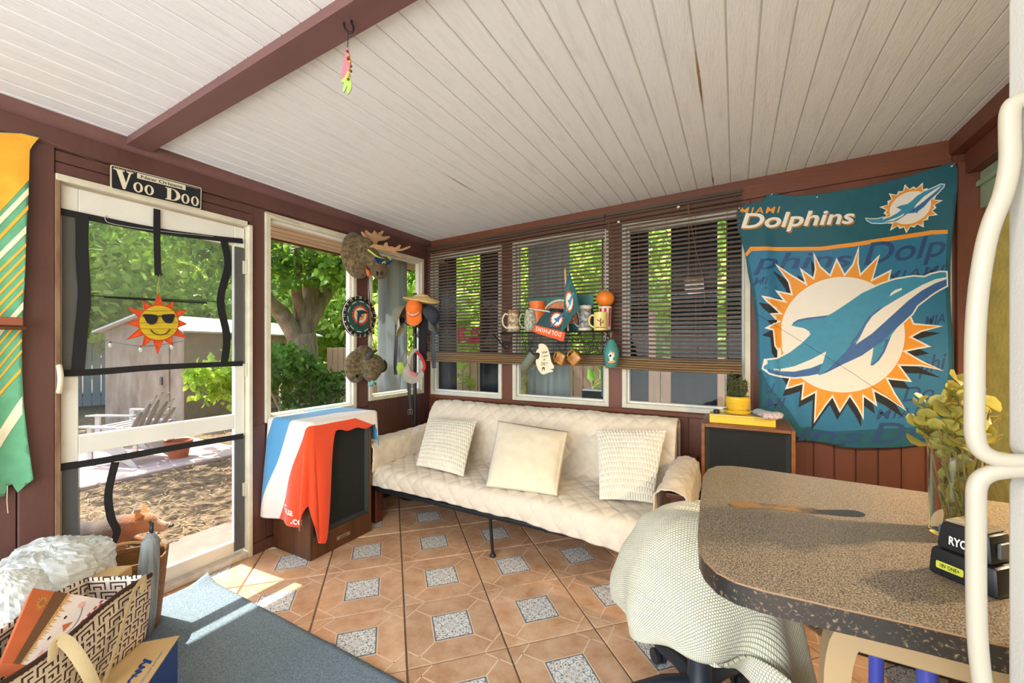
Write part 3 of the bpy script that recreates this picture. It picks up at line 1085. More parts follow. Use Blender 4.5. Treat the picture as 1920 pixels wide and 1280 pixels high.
# --- fences: one object per board
def fence(name, label, P, Q, h, m_, pitch=.15, gap=.012):
    P, Q = Vector(P), Vector(Q)
    L = (Q-P).length
    t_ = thing(name, label, 'fence', P, math.atan2((Q-P).y, (Q-P).x))
    n_ = int(L/pitch)
    src = None
    for k in range(n_):
        hh = h*(1+.012*nz(k*1.7))
        if src is None:
            src = MB().box((0, -.01, 0), (pitch-gap, .01, h), .003).build('board', m_, t_, fixn=False)
            o_ = src
        else:
            o_ = inst(src, 'board', t_)
        o_.location = (k*pitch, .004*nz(k*3.1), 0)
        o_.scale = (1, 1, hh/h)
    for z_ in (.25, h-.25):
        MB().box((0, .012, z_-.04), (L, .05, z_+.04)).build('rail', m_, t_)
    return t_
M_FEN = mat('tan_fence_wood', (186, 150, 118), .85, vary=.14, scale=4, stretch=(1, 1, .2))
M_FENG = mat('grey_fence_wood', (150, 150, 148), .85, vary=.14, scale=4, stretch=(1, 1, .2))
fence('board_fence', 'tan board fence behind the shrub and forked tree', (-9.2, 6.9, GZ), (-5.4, 8.6, GZ), 1.35, M_FEN)
fence('board_fence', 'grey board fence left of the plywood shed', (-13.6, 2.2, GZ), (-12.8, 5.0, GZ), 1.5, M_FENG)
fence('board_fence', 'tan board fence behind the potted plant outside the back windows', (-5.2, 5.6, GZ), (2.5, 5.6, GZ), 1.25, M_FEN)

# --- slatted garden chairs
M_GCH = mat('grey_garden_plastic', (168, 164, 158), .6, vary=.06, scale=6)
def garden_chair():
    t_ = thing('garden_chair', 'x', 'chair')
    for k in range(5):                                   # fanned back slats with rounded tops
        a = (k-2)*.085
        top = .92-.035*(k-2)**2
        bb_ = MB()
        pts = []
        for i in range(9):
            s_ = i/8
            z_ = .30+(top-.30)*s_
            pts.append((-.26-.30*s_-.05*s_*s_, (k-2)*.092+math.sin(a)*.42*s_*.6, z_))
        wv = [.042]*7+[.036, .018]
        bb_.tube(pts, wv, 8, flat=(1, .22), up=(1, 0, 0))
        bb_.build('back_slat', M_GCH, t_, smooth=True)
    for k in range(6):
        MB().cbox((.22-.095*k, 0, .36-.018*k), (.082, .52, .018), .005).build('seat_slat', M_GCH, t_)
    for s_ in (-1, 1):
        bb_ = MB()
        bb_.prism([(.34, s_*.33, .54), (.36, s_*.40, .54), (-.40, s_*.36, .54), (-.42, s_*.29, .54), (.1, s_*.27, .54), (.30, s_*.28, .54)], (0, 0, .022))
        bb_.build('armrest', M_GCH, t_)
        MB().box((.21, s_*.29-.014, 0), (.30, s_*.29+.014, .54), .004).build('leg', M_GCH, t_)
        bb_ = MB()
        bb_.prism([(.26, s_*.255, .30), (.26, s_*.255, .38), (-.30, s_*.255, .28), (-.62, s_*.255, .0), (-.50, s_*.255, .0)], (0, s_*.02, 0))
        bb_.build('leg', M_GCH, t_)
    MB().box((-.40, -.30, .44), (-.36, .30, .50), .004).build('brace', M_GCH, t_)
    return t_
def dup(root, label, loc, rz):
    r = root.copy()
    COL.objects.link(r)
    r.location, r.rotation_euler, r['label'] = loc, (0, 0, rz), label
    for ch in list(root.children):
        c_ = ch.copy()
        COL.objects.link(c_)
        c_.parent = r
        for g_ in ch.children:
            d_ = g_.copy()
            COL.objects.link(d_)
            d_.parent = c_
    return r
gc = garden_chair()
gc['group'] = 'garden chairs in the yard'
gc['label'] = 'grey slatted garden chair nearest the screen door, seen from behind'
gc.location, gc.rotation_euler = on_z(238, 868, GZ)+Vector((0, 0, .035)), (0, 0, math.radians(196))
gc.scale = (.8, .8, .8)
dup(gc, 'pale slatted garden chair farther off, half hidden by the nearer one', on_z(252, 848, GZ)+Vector((-.45, .1, .035)), math.radians(206))
tag(MB().box((-8.3, .9, GZ-.02), (-5.55, 3.05, GZ+.035), .01).build('paver_pad', mat('pink_paver', (208, 182, 172), .85, vary=.1, scale=9)),
    'pale pink paved pad under the garden chairs', 'paving')
# terracotta pot on the pad edge
pp = on_z(335, 862, GZ)
pot = thing('clay_pot', 'terracotta flower pot on the yard bed behind the door rail', 'pot', (pp.x, pp.y, GZ+.012))
MB().lathe([(.09, 0), (.12, .18), (.14, .18), (.145, .23), (.125, .23), (.11, .16)], 18).build('pot_body', mat('terracotta', (196, 110, 74), .8, vary=.1), pot, smooth=True, sharp=40)
MB().lathe([(0, .185), (.115, .19)], 18, caps=False).build('soil', mat('soil', (60, 44, 34), .95), pot)

# --- dog lying beyond the door
def remesh(o, vox, it=6):
    md = o.modifiers.new('fuse', 'REMESH')
    md.mode = 'VOXEL'
    md.voxel_size = vox
    md.use_smooth_shade = True
    ms = o.modifiers.new('relax', 'SMOOTH')
    ms.iterations = it
    ms.factor = .5
    return o
def ramp_mat(name, axis, stops, rough=.9, nscale=22, namp=.25, bump=.5, sheen=.3):
    """fur: colour bands along a local axis, ragged by noise"""
    if name in MATS:
        return MATS[name]
    m = bpy.data.materials.new(name)
    m.use_nodes = True
    t = m.node_tree
    b_ = t.nodes['Principled BSDF']
    b_.inputs['Roughness'].default_value = rough
    b_.inputs['Sheen Weight'].default_value = sheen
    tc = t.nodes.new('ShaderNodeTexCoord')
    sx = t.nodes.new('ShaderNodeSeparateXYZ')
    t.links.new(tc.outputs['Object'], sx.inputs[0])
    n = t.nodes.new('ShaderNodeTexNoise')
    n.inputs['Scale'].default_value = nscale
    n.inputs['Detail'].default_value = 6
    t.links.new(tc.outputs['Object'], n.inputs['Vector'])
    ma = t.nodes.new('ShaderNodeMath')
    ma.operation = 'MULTIPLY_ADD'
    t.links.new(n.outputs['Fac'], ma.inputs[0])
    ma.inputs[1].default_value = namp
    t.links.new(sx.outputs[axis], ma.inputs[2])
    lo, hi = stops[0][0], stops[-1][0]
    mr = t.nodes.new('ShaderNodeMapRange')
    mr.inputs['From Min'].default_value = lo+namp*.5
    mr.inputs['From Max'].default_value = hi+namp*.5
    t.links.new(ma.outputs[0], mr.inputs['Value'])
    r = t.nodes.new('ShaderNodeValToRGB')
    while len(r.color_ramp.elements) < len(stops):
        r.color_ramp.elements.new(.5)
    for e_, (p_, c_) in zip(r.color_ramp.elements, stops):
        e_.position = (p_-lo)/(hi-lo)
        e_.color = (*lin(c_), 1)
    t.links.new(mr.outputs[0], r.inputs['Fac'])
    t.links.new(r.outputs[0], b_.inputs['Base Color'])
    bp = t.nodes.new('ShaderNodeBump')
    bp.inputs['Strength'].default_value = bump
    bp.inputs['Distance'].default_value = .01
    n3 = t.nodes.new('ShaderNodeTexNoise')
    n3.inputs['Scale'].default_value = 130
    t.links.new(tc.outputs['Object'], n3.inputs['Vector'])
    t.links.new(n3.outputs['Fac'], bp.inputs['Height'])
    t.links.new(bp.outputs[0], b_.inputs['Normal'])
    MATS[name] = m
    return m
dp = on_z(148, 1052, GZ)
dog = thing('dog', 'tan and white dog lying on the straw just outside the screen door', 'dog', (dp.x, dp.y, GZ), math.radians(55))
bb = MB()
bb.ball((-.22, 0, .115), (.17, .13, .115), 16, 10)           # haunch
bb.ball((-.02, 0, .13), (.20, .125, .12), 16, 10)            # ribs
bb.ball((.15, 0, .14), (.13, .115, .115), 16, 10)            # deep chest
bb.tube([(.17, 0, .17), (.24, .0, .185), (.30, -.01, .185)], [.09, .078, .07], 10)   # neck
bb.ball((.33, -.01, .19), (.078, .068, .066), 14, 9)        # skull
bb.tube([(.36, -.01, .178), (.42, -.015, .150), (.455, -.018, .138)], [.048, .038, .030], 10)   # muzzle
for s_ in (-1, 1):
    bb.tube([(.16, s_*.08, .08), (.28, s_*.085, .035), (.36, s_*.08, .028)], [.045, .032, .026], 8)    # folded foreleg
    bb.ball((.37, s_*.08, .026), (.038, .028, .022), 8, 6)
    bb.tube([(-.22, s_*.11, .11), (-.08, s_*.15, .085), (-.17, s_*.155, .03), (-.03, s_*.15, .026)], [.06, .04, .028, .024], 8)  # thigh, hock, paw
bb.tube([(-.36, 0, .09), (-.47, .06, .05), (-.50, .16, .035)], [.03, .022, .014], 8)
db_ = remesh(bb.build('body', ramp_mat('dog_fur', 'X', [(-.5, (110, 64, 30)), (-.25, (74, 48, 28)), (.05, (58, 46, 36)), (.2, (92, 72, 54)), (.28, (150, 84, 34)), (.36, (160, 106, 58)), (.46, (180, 154, 126))], nscale=9, namp=.16), dog, smooth=True), .011, 5)
for s_ in (-1, 1):
    bb = MB()
    bb.add([(.29, s_*.045, .235), (.34, s_*.035, .245), (.305, s_*.08, .300), (.30, s_*.055, .232)], [(0, 1, 2), (1, 3, 2), (3, 0, 2), (0, 3, 1)])
    bb.build('ear', mat('dog_ear', (196, 132, 76), .9), dog, solid=.006)
    MB().ball((.375, s_*.048-.01, .205), .009, 8, 6).build('eye', mat('dark_eye', (20, 14, 10), .15), dog, smooth=True)
MB().ball((.482, -.018, .146), (.013, .015, .011), 10, 7).build('nose', mat('dog_nose', (40, 32, 32), .35), dog, smooth=True)

# --- hanging weather curtains outside the windows
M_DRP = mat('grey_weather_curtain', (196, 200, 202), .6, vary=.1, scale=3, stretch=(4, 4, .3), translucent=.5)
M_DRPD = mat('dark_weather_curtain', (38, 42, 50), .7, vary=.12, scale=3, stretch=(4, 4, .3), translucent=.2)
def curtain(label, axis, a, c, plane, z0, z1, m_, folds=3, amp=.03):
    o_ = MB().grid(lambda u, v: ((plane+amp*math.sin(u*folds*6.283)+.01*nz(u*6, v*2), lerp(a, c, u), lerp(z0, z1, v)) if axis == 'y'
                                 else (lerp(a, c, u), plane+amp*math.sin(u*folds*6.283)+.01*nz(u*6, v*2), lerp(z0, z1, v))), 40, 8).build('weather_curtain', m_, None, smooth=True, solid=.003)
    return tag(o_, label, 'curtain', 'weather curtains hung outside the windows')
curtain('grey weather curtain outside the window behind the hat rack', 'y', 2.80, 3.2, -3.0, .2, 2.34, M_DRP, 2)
CY_ = 3.55
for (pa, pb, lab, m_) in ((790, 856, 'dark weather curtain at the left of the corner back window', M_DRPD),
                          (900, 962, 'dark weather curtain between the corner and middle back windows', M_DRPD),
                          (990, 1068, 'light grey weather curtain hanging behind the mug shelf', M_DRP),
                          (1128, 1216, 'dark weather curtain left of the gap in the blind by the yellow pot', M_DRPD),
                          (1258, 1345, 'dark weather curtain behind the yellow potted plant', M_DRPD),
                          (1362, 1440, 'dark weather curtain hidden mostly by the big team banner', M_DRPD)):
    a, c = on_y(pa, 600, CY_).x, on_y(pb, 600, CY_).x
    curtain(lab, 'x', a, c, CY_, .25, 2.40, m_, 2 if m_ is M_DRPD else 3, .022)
# red cloth glimpsed through the left blind
rc = on_y(880, 628, 5.0)
tag(MB().grid(lambda u, v: (rc.x-.22+.44*u, 5.0+.02*math.sin(u*20), rc.z-.12+.24*v), 16, 4).build('red_cloth', mat('red_cloth', (206, 40, 66), .8, translucent=.3), solid=.004),
    'bright red cloth hung on a line seen through the left blind', 'cloth')
ln = MB().tube([(rc.x-2.2, 5.0, rc.z+.15), (rc.x, 5.0, rc.z+.117), (rc.x+2.6, 5.0, rc.z+.16)], .004, 6).build('clothes_line', M_TAPE)
tag(ln, 'thin dark clothes line carrying the red cloth', 'line')
for xx, lb in ((rc.x-2.2, 'left wooden post of the clothes line'), (rc.x+2.6, 'right wooden post of the clothes line')):
    tag(MB().box((xx-.04, 4.96, GZ-.02), (xx+.04, 5.04, rc.z+.25), .006).build('line_post', M_FEN), lb, 'post', 'clothes line posts')
# planter with big-leafed plant outside the middle window
pl = thing('planter_plant', 'big-leafed green plant in a dark trough outside the middle window', 'plant', (-1.22, 3.98, GZ))
MB().box((-.30, -.12, 0), (.40, .12, .86), .01).build('stand', M_FENG, pl)
MB().box((-.12, -.11, .862), (.42, .11, .97), .012).build('trough', mat('dark_trough', (44, 48, 54), .6), pl)
random.seed(5)
stems = MB()
lm = leaf_mat('big_leaf', (96, 160, 58), (160, 200, 90), 6, .45)
for k in range(17):
    bx_, bz = random.uniform(-.1, .36), .96
    a, el = random.uniform(0, 6.28), random.uniform(.5, 1.35)
    d = Vector((math.cos(a)*math.cos(el), .5*math.sin(a)*math.cos(el), math.sin(el)))
    L = random.uniform(.08, .26)
    p0 = Vector((bx_*.6, 0, bz))
    p1 = p0+d*L
    stems.tube([p0, p0.lerp(p1, .5)+Vector((0, 0, .02)), p1], [.004, .003, .002], 5)
    s_ = d.cross(Vector((random.uniform(-.3, .3), 1, random.uniform(-.2, .2)))).normalized()
    lb_ = MB()
    leaf_shape(lb_, p1, (d+Vector((random.uniform(-.3, .3), 0, -.1))).normalized(), s_, random.uniform(.12, .17), random.uniform(.032, .045))
    lb_.build('leaf', lm, pl, fixn=False)
stems.build('stem', M_LEAF4, pl)
# ================================================================== SEATING SIDE OF THE ROOM
def set_uv(o, fn):
    """uv per vertex from its local position"""
    me = o.data
    uv = me.uv_layers.new(name='sheet')
    for lp in me.loops:
        uv.data[lp.index].uv = fn(lp.vertex_index, me.vertices[lp.vertex_index].co)
# --- grey carpet runner with curled corner
M_CARP = mat('grey_blue_carpet', (92, 108, 120), .95, col2=(138, 154, 164), scale=240, bump=1.0, bscale=260, contrast=(.38, .62))
def carp(u, v):
    x_, y_ = lerp(-2.56, -.55, u), lerp(-1.2, 1.168, v)
    z_ = .010+.0015*nz(x_*5, y_*5)
    dc = math.hypot(x_+2.56, y_-1.168)
    z_ += .035*max(0, 1-dc/.10)**1.5
    x_ += .012*nz(y_*3, 7)*(1-u)
    z_ += .006*math.exp(-((x_-y_*.95+2.62)/.012)**2)
    return (x_, y_, z_)
cp_ = MB()
cp_.grid(carp, 90, 110)
o = cp_.build('carpet_runner', M_CARP, smooth=True, solid=.009)
tag(o, 'grey-blue speckled carpet runner with a curled corner by the screen door', 'carpet')

# --- futon with quilted cover
fu = thing('futon', 'low futon sofa under a quilted beige slipcover below the back windows', 'sofa', (-1.3, 2.5, 0))
fI = Matrix.Translation(fu.location).inverted()
M_WOODR = mat('reddish_dark_wood', (92, 46, 28), .4, vary=.2, scale=6, stretch=(1, 1, .2), bump=.1)
M_BLKM = mat('black_metal', (34, 38, 42), .4, .3)
for xx in (-2.325, -.255):
    MB().at(fI).box((xx-.025, 2.13, 0), (xx+.025, 2.20, .56), .004).build('arm_post', M_WOODR, fu)
    MB().at(fI).box((xx-.025, 2.84, 0), (xx+.025, 2.90, .56), .004).build('arm_post', M_WOODR, fu)
    MB().at(fI).box((xx-.045, 2.10, .56), (xx+.045, 2.93, .585), .006, 2).build('armrest', M_WOODR, fu)
    MB().at(fI).box((xx-.015, 2.20, .20), (xx+.015, 2.84, .26), .004).build('side_rail', M_BLKM, fu)
MB().at(fI).tube([(-2.30, 2.115, .268), (-.28, 2.115, .268)], .020, 10).build('front_rail', M_BLKM, fu, smooth=True, sharp=60)
MB().at(fI).tube([(-2.30, 2.78, .24), (-.28, 2.78, .24)], .018, 10).build('rear_rail', M_BLKM, fu, smooth=True, sharp=60)
bb = MB().at(fI)
bb.tube([(-1.313, 2.150, .008), (-1.313, 2.118, .26)], .010, 8)
bb.lathe([(.019, 0), (.019, .008), (.011, .022)], 12, c=(-1.313, 2.150, 0))
bb.build('centre_leg', M_BLKM, fu, smooth=True, sharp=50)
for k in range(9):
    xx = -2.15+k*.21
    MB().at(fI).tube([(xx, 2.17, .275), (xx, 2.78, .26)], .007, 6).build('deck_wire', M_BLKM, fu)
PROF = [(2.945, .48), (2.955, .72), (2.925, .795), (2.84, .815), (2.765, .79), (2.70, .68), (2.63, .50), (2.57, .432), (2.45, .418), (2.25, .420), (2.14, .425), (2.085, .405), (2.068, .355), (2.072, .308)]
PS = smooth_path([(0, p[0], p[1]) for p in PROF], 8)
# arclength resample
acc = [0]
for i in range(1, len(PS)):
    acc.append(acc[-1]+(PS[i]-PS[i-1]).length)
def prof_at(s_):
    s_ = max(0, min(1, s_))*acc[-1]
    for i in range(1, len(acc)):
        if acc[i] >= s_:
            t_ = (s_-acc[i-1])/(acc[i]-acc[i-1]+1e-9)
            p = PS[i-1].lerp(PS[i], t_)
            d = (PS[i]-PS[i-1]).normalized()
            return p, Vector((0, d.z, -d.y))
    return PS[-1], Vector((0, 1, 0))
Lp = acc[-1]
def quilt(a, b_, pitch=.058):
    p = (a+b_)/pitch
    q = (a-b_)/pitch
    f = min(abs(math.sin(math.pi*p*.5)), abs(math.sin(math.pi*q*.5)))
    return f**.45
def cover(u, v):
    x_ = lerp(-2.285, -.325, u)
    p, n_ = prof_at(v)
    if n_.z < -.3 and v < .9:
        n_ = -n_
    s_ = v*Lp
    h = .0105*quilt(x_, s_)+.010*nz(x_*4.5, s_*3.2)+.010*max(0, nz(x_*9+s_*4, s_*7, 3))
    # wrinkle along the crease between seat and back, sag at the top edge
    h += .014*max(0, nz(x_*3+s_*6, s_*7, 8))*math.exp(-((v-.50)/.16)**2)
    sag = -.012*math.sin(u*9.0)*sstep(.28, .1, v)
    end = sstep(.93, 1, v)
    hem = .022*nz(x_*2.6, 5)*end
    flare = -.028*sstep(.55, 1.0, u)*sstep(.80, .95, v)
    drop = -.05*sstep(.6, 1.0, u)*end
    return (x_, p.y+n_.y*h+flare, p.z+n_.z*h+sag+hem+drop)
bb = MB().at(fI)
bb.grid(cover, 250, 190)
M_QLT = mat('quilted_beige_cotton', (218, 203, 180), .9, vary=.05, scale=14, bump=.3, bscale=120, sheen=.2)
cvr = bb.build('slipcover', M_QLT, fu, smooth=True, solid=.006)
# mattress under it
bb = MB().at(fI)
inner = [(p.y, p.z) for p in PS]
ring = [(2.935, .47), (2.94, .71), (2.91, .78), (2.84, .797), (2.78, .772), (2.72, .66), (2.65, .48), (2.585, .415), (2.45, .398), (2.15, .405), (2.10, .385), (2.09, .34), (2.10, .292), (2.74, .292)]
bb.prism([(-2.255, a, c_) for a, c_ in ring], (1.91, 0, 0))
bb.build('mattress', mat('tan_futon_fabric', (206, 180, 138), .9, vary=.06, scale=10), fu, smooth=True, sharp=40)
# rolled mattress end and piping at the right of the back
MB().at(fI).box((-.352, 2.76, .47), (-.335, 2.93, .775), .008, 2).build('mattress_piping', mat('tan_piping', (214, 190, 150), .8), fu, smooth=True)
# arm flaps of the cover
def arm_cover(xc, sgn):
    def f(u, v):
        # u across the arm (inner hem -> over -> outer hem), v along y
        ang = [(-.055, -.17), (-.064, -.08), (-.062, 0), (-.040, .026), (0, .034), (.040, .026), (.064, 0), (.070, -.07), (.078, -.14)]
        k = u*(len(ang)-1)
        i = min(int(k), len(ang)-2)
        t_ = k-i
        ax = lerp(ang[i][0], ang[i+1][0], t_)
        az = lerp(ang[i][1], ang[i+1][1], t_)
        y_ = lerp(2.045, 2.70, v)
        h = .005*quilt(u*.45, y_)+.006*nz(u*5+xc*3, y_*5)
        fl = 1+.25*sstep(.25, 0, v)
        return (xc+sgn*ax*fl+sgn*h*(1 if u > .5 else -1), y_, .59+az+h-.018*sstep(.2, 0, v)+.02*nz(y_*3, u*2+xc))
    b_ = MB().at(fI)
    b_.grid(f, 40, 60)
    return b_.build('arm_flap', M_QLT, fu, smooth=True, solid=.006)
arm_cover(-.262, 1)
arm_cover(-2.318, -1)

# --- cushions
def pillow(name, label, TL, TR, BR, BL, thick, matr, kind):
    TL, TR, BR, BL = map(Vector, (TL, TR, BR, BL))
    c = (TL+TR+BR+BL)/4
    ux = ((TR+BR)-(TL+BL))
    uy = ((TL+TR)-(BL+BR))
    W = ux.length/2
    Hh = uy.length/2
    nrm = ux.cross(uy).normalized()
    if nrm.dot(_C-c) < 0:
        nrm = -nrm
    th = thing(name, label, 'cushion', (c.x, c.y, min(BL.z, BR.z)-.0), group='cushions on the futon')
    inv = Matrix.Translation(th.location).inverted()
    for side in (1, -1):
        b_ = MB().at(inv)
        def f(u, v):
            a, d = u*2-1, v*2-1
            # edges pulled in between the corners
            pin = .035
            aa = a*(1-pin*(1-d*d))
            dd = d*(1-pin*(1-a*a))
            p = TL.lerp(TR, (aa+1)/2).lerp(BL.lerp(BR, (aa+1)/2), (1-dd)/2)
            t_ = (max(0, 1-abs(a)**2.6)*max(0, 1-abs(d)**2.6))**.55*thick
            if kind == 'rib':
                s_ = (d+1)/2*Hh
                band = s_/.036
                ph = (int(band) % 2)*.5
                rib = abs(math.sin(math.pi*((a+1)/2*W/.0165+ph)))
                prof = abs(math.sin(math.pi*band))**.4
                t_ += (.013*rib*prof-.008)*min(1, t_/.012)
            else:
                t_ += .004*nz(a*4, d*4)*min(1, t_/.02)
            t_ += .006*nz(a*2.2+c.x, d*2.2)*min(1, t_/.03)
            return p+nrm*t_*side
        n1 = 190 if kind == 'rib' and side == 1 else 44
        b_.grid(f, n1, n1)
        b_.build('front_panel' if side == 1 else 'back_panel', matr, th, smooth=True, fixn=False)
    if kind == 'flange':
        b_ = MB().at(inv)
        pts = []
        for i in range(80):
            s_ = i/80*4
            k = int(s_)
            t_ = s_-k
            cs = [TL, TR, BR, BL]
            p = cs[k].lerp(cs[(k+1) % 4], t_)
            q = (p-c)
            bow = .035*(1-(2*t_-1)**2)
            pts.append(c+q*(1-bow))
        n_ = len(pts)
        vs = []
        for p in pts:
            d = (p-c).normalized()
            vs += [p-d*.006+nrm*.004, p+d*.016, p-d*.006-nrm*.004]
        fs = []
        for i in range(n_):
            j = (i+1) % n_
            fs += [(i*3, j*3, j*3+1, i*3+1), (i*3+1, j*3+1, j*3+2, i*3+2)]
        b_.add(vs, fs)
        b_.build('flange', matr, th, smooth=True)
    return th
M_RIB = mat('cream_ribbed_plush', (230, 222, 202), .95, vary=.03, scale=12, bump=.25, bscale=200, sheen=.4)
M_CHN = mat('cream_chenille', (230, 214, 182), .95, vary=.04, scale=18, bump=.5, bscale=240, sheen=.4)
pillow('cushion', 'cream ribbed cushion leaning on the left arm of the futon', on_y(803, 783, 2.62), on_y(894, 789, 2.60), on_z(869, 893, .445), on_z(780, 872, .445), .06, M_RIB, 'rib')
pillow('cushion', 'plain cream cushion with flanged edge in the middle of the futon', on_y(936, 790, 2.52), on_y(1062, 811, 2.50), on_z(1042, 926, .45), on_z(914, 909, .45), .07, M_CHN, 'flange')
pillow('cushion', 'cream ribbed cushion leaning by the right arm of the futon', on_y(1117, 806, 2.62), on_y(1250, 806, 2.62), on_z(1224, 943, .45), on_z(1124, 936, .45), .06, M_RIB, 'rib')

# --- two old floor loudspeakers
M_VEN = mat('walnut_veneer', (104, 66, 38), .4, col2=(74, 44, 24), scale=5, stretch=(4, 4, .35), bump=.05)
M_VENX = mat('walnut_veneer_grain', (150, 92, 44), .35, col2=(112, 64, 30), scale=5, stretch=(.5, 4, 4))
M_GRL = mat('black_grille_cloth', (30, 32, 32), .9, vary=.2, scale=160, bump=.4, bscale=300)
def speaker_cab(label, loc, rz, w_, d_, h_, plinth, wood):
    t_ = thing('loudspeaker', label, 'speaker', loc, rz, 'old floor loudspeakers')
    # local: front at y=0 facing -y, centred on x
    b_ = MB()
    e = .02
    b_.box((-w_/2, 0, 0), (-w_/2+e, d_, h_), .002)
    b_.box((w_/2-e, 0, 0), (w_/2, d_, h_), .002)
    b_.box((-w_/2+e, 0, h_-e), (w_/2-e, d_, h_), .002)
    b_.box((-w_/2+e, 0, 0), (w_/2-e, d_, plinth), .002)
    b_.box((-w_/2+e, d_-e, plinth), (w_/2-e, d_, h_-e))
    b_.build('cabinet', wood, t_)
    g_ = .022
    b_ = MB()
    za, zb = plinth+.002, h_-e-.002
    xa = w_/2-e-.002
    b_.add([(-xa, .004, za), (xa, .004, za), (xa, .004, zb), (-xa, .004, zb), (-xa+g_, .022, za+g_), (xa-g_, .022, za+g_), (xa-g_, .022, zb-g_), (-xa+g_, .022, zb-g_)],
           [(0, 1, 5, 4), (1, 2, 6, 5), (2, 3, 7, 6), (3, 0, 4, 7)])
    b_.build('grille_frame', mat('dark_grille_frame', (44, 50, 48), .6), t_)
    MB().box((-xa+g_, .0215, za+g_), (xa-g_, .03, zb-g_)).build('grille', M_GRL, t_)
    bd = MB().box((-.05, -.004, plinth*.45-.011), (.05, .0, plinth*.45+.011), .001).build('badge', mat('brass_badge', (176, 158, 122), .4, .5), t_)
    b_ = MB()
    vs, fs = text_polys('JENSEN', .017, .0004, 'CENTER')
    b_.add([(v[0], -.0046, plinth*.45-.006+v[1]) for v in vs], fs)
    b_.build('lettering', mat('badge_ink', (60, 48, 36), .6), bd, fixn=False)
    return t_
spL = speaker_cab('floor loudspeaker half hidden under the striped towel by the screen door', (-2.243, 1.803, .001), math.radians(90), .47, .375, .825, .135, M_VEN)
spR = speaker_cab('floor loudspeaker with walnut rim in the corner under the yellow box', (.055, 2.70, .001), 0, .47, .375, .833, .03, M_VENX)

# --- striped beach towel over the left loudspeaker
def towel_mat():
    m = bpy.data.materials.new('striped_towel')
    m.use_nodes = True
    t = m.node_tree
    b_ = t.nodes['Principled BSDF']
    b_.inputs['Roughness'].default_value = .95
    b_.inputs['Sheen Weight'].default_value = .3
    uv = t.nodes.new('ShaderNodeUVMap')
    uv.uv_map = 'sheet'
    sx = t.nodes.new('ShaderNodeSeparateXYZ')
    t.links.new(uv.outputs[0], sx.inputs[0])
    r = t.nodes.new('ShaderNodeValToRGB')
    r.color_ramp.interpolation = 'CONSTANT'
    cols = [(0, (228, 224, 216)), (.06, (76, 150, 196)), (.235, (236, 226, 216)), (.405, (232, 72, 22))]
    while len(r.color_ramp.elements) < len(cols):
        r.color_ramp.elements.new(.9)
    for e_, (p_, c_) in zip(r.color_ramp.elements, cols):
        e_.position = p_
        e_.color = (*lin(c_), 1)
    t.links.new(sx.outputs['X'], r.inputs['Fac'])
    t.links.new(r.outputs[0], b_.inputs['Base Color'])
    n3 = t.nodes.new('ShaderNodeTexNoise')
    n3.inputs['Scale'].default_value = 320
    bp = t.nodes.new('ShaderNodeBump')
    bp.inputs['Strength'].default_value = .35
    bp.inputs['Distance'].default_value = .003
    t.links.new(n3.outputs['Fac'], bp.inputs['Height'])
    t.links.new(bp.outputs[0], b_.inputs['Normal'])
    return m
SPX0, SPX1, SPY0, SPY1, SPZ = -2.618, -2.243, 1.568, 2.038, .832
TB = Vector((-2.43, 1.80, SPZ))
def towel_pt(a, b_):
    """a: distance from the back edge towards the room; b: along the wall from the near side (negative = hanging on the near side)"""
    D_, W2_ = SPX1-SPX0, SPY1-SPY0
    ea, en, ef = max(0, a-D_), max(0, -b_), max(0, b_-W2_)
    eb = max(en, ef)
    x_ = SPX0+min(a, D_)
    y_ = SPY0+min(max(b_, 0), W2_)
    drop = math.hypot(ea, eb) if ea and eb else ea+eb
    r = .02
    rd = max(0, drop-r*.57)
    ox, oy = 0, 0
    if drop > 0:
        k = math.hypot(ea, eb)
        dx, dy = ea/k, (-1 if en else 1)*eb/k if eb else 0
        out = r*min(1, drop/r)+.10*rd*.55
        fold = .020*math.sin((b_*1.0 if ea > eb else a)*24+1.2*rd)*sstep(.05, .45, rd)
        if ea and eb:
            fold = .016*math.sin(math.atan2(ea, eb)*6)*sstep(.05, .5, rd)
        ox, oy = dx*(out+fold+.012), dy*(out+fold+.012)
    z_ = SPZ+.008-rd
    z_ += .003*nz(a*9, b_*9)
    return Vector((x_+ox, y_+oy, max(.012, z_)))
def hem_front(b_):          # how far the front drop goes for each b
    return .62*sstep(.15, .03, b_)+.10+.03*nz(b_*9)
NA, NB = 120, 130
vs, uvv = [], []
amin, amax, bmin, bmax = -.0, .375+.74, -.62, .47+.22
bb = MB()
for j in range(NB+1):
    for i in range(NA+1):
        a, b_ = lerp(amin, amax, i/NA), lerp(bmin, bmax, j/NB)
        if b_ <= 0:
            lim = .375+.72*(1-sstep(0, .62, -b_)*.82)
        elif b_ > .47:
            lim = .375+.13
        else:
            lim = .375+hem_front(b_)
        aa = min(a, .375)+max(0, a-.375)/.74*(lim-.375)
        vs.append(towel_pt(aa, b_)-TB)
        en, ef = max(0, -b_), max(0, b_-.47)
        uvv.append((max(0.001 if b_ < .2 else .075, min(.999, aa+.42*en-.45*max(0, b_-.30)-1.0*ef)), 0))
fs = [(j*(NA+1)+i, j*(NA+1)+i+1, (j+1)*(NA+1)+i+1, (j+1)*(NA+1)+i) for j in range(NB) for i in range(NA)]
bb.add(vs, fs)
tw = bb.build('beach_towel', towel_mat(), smooth=True, fixn=False, loc=TB)
set_uv(tw, lambda i, co: uvv[i])
md = tw.modifiers.new('thickness', 'SOLIDIFY')
md.thickness = .004
md.offset = 1
tag(tw, 'blue, white and orange striped beach towel draped over the left loudspeaker', 'towel')
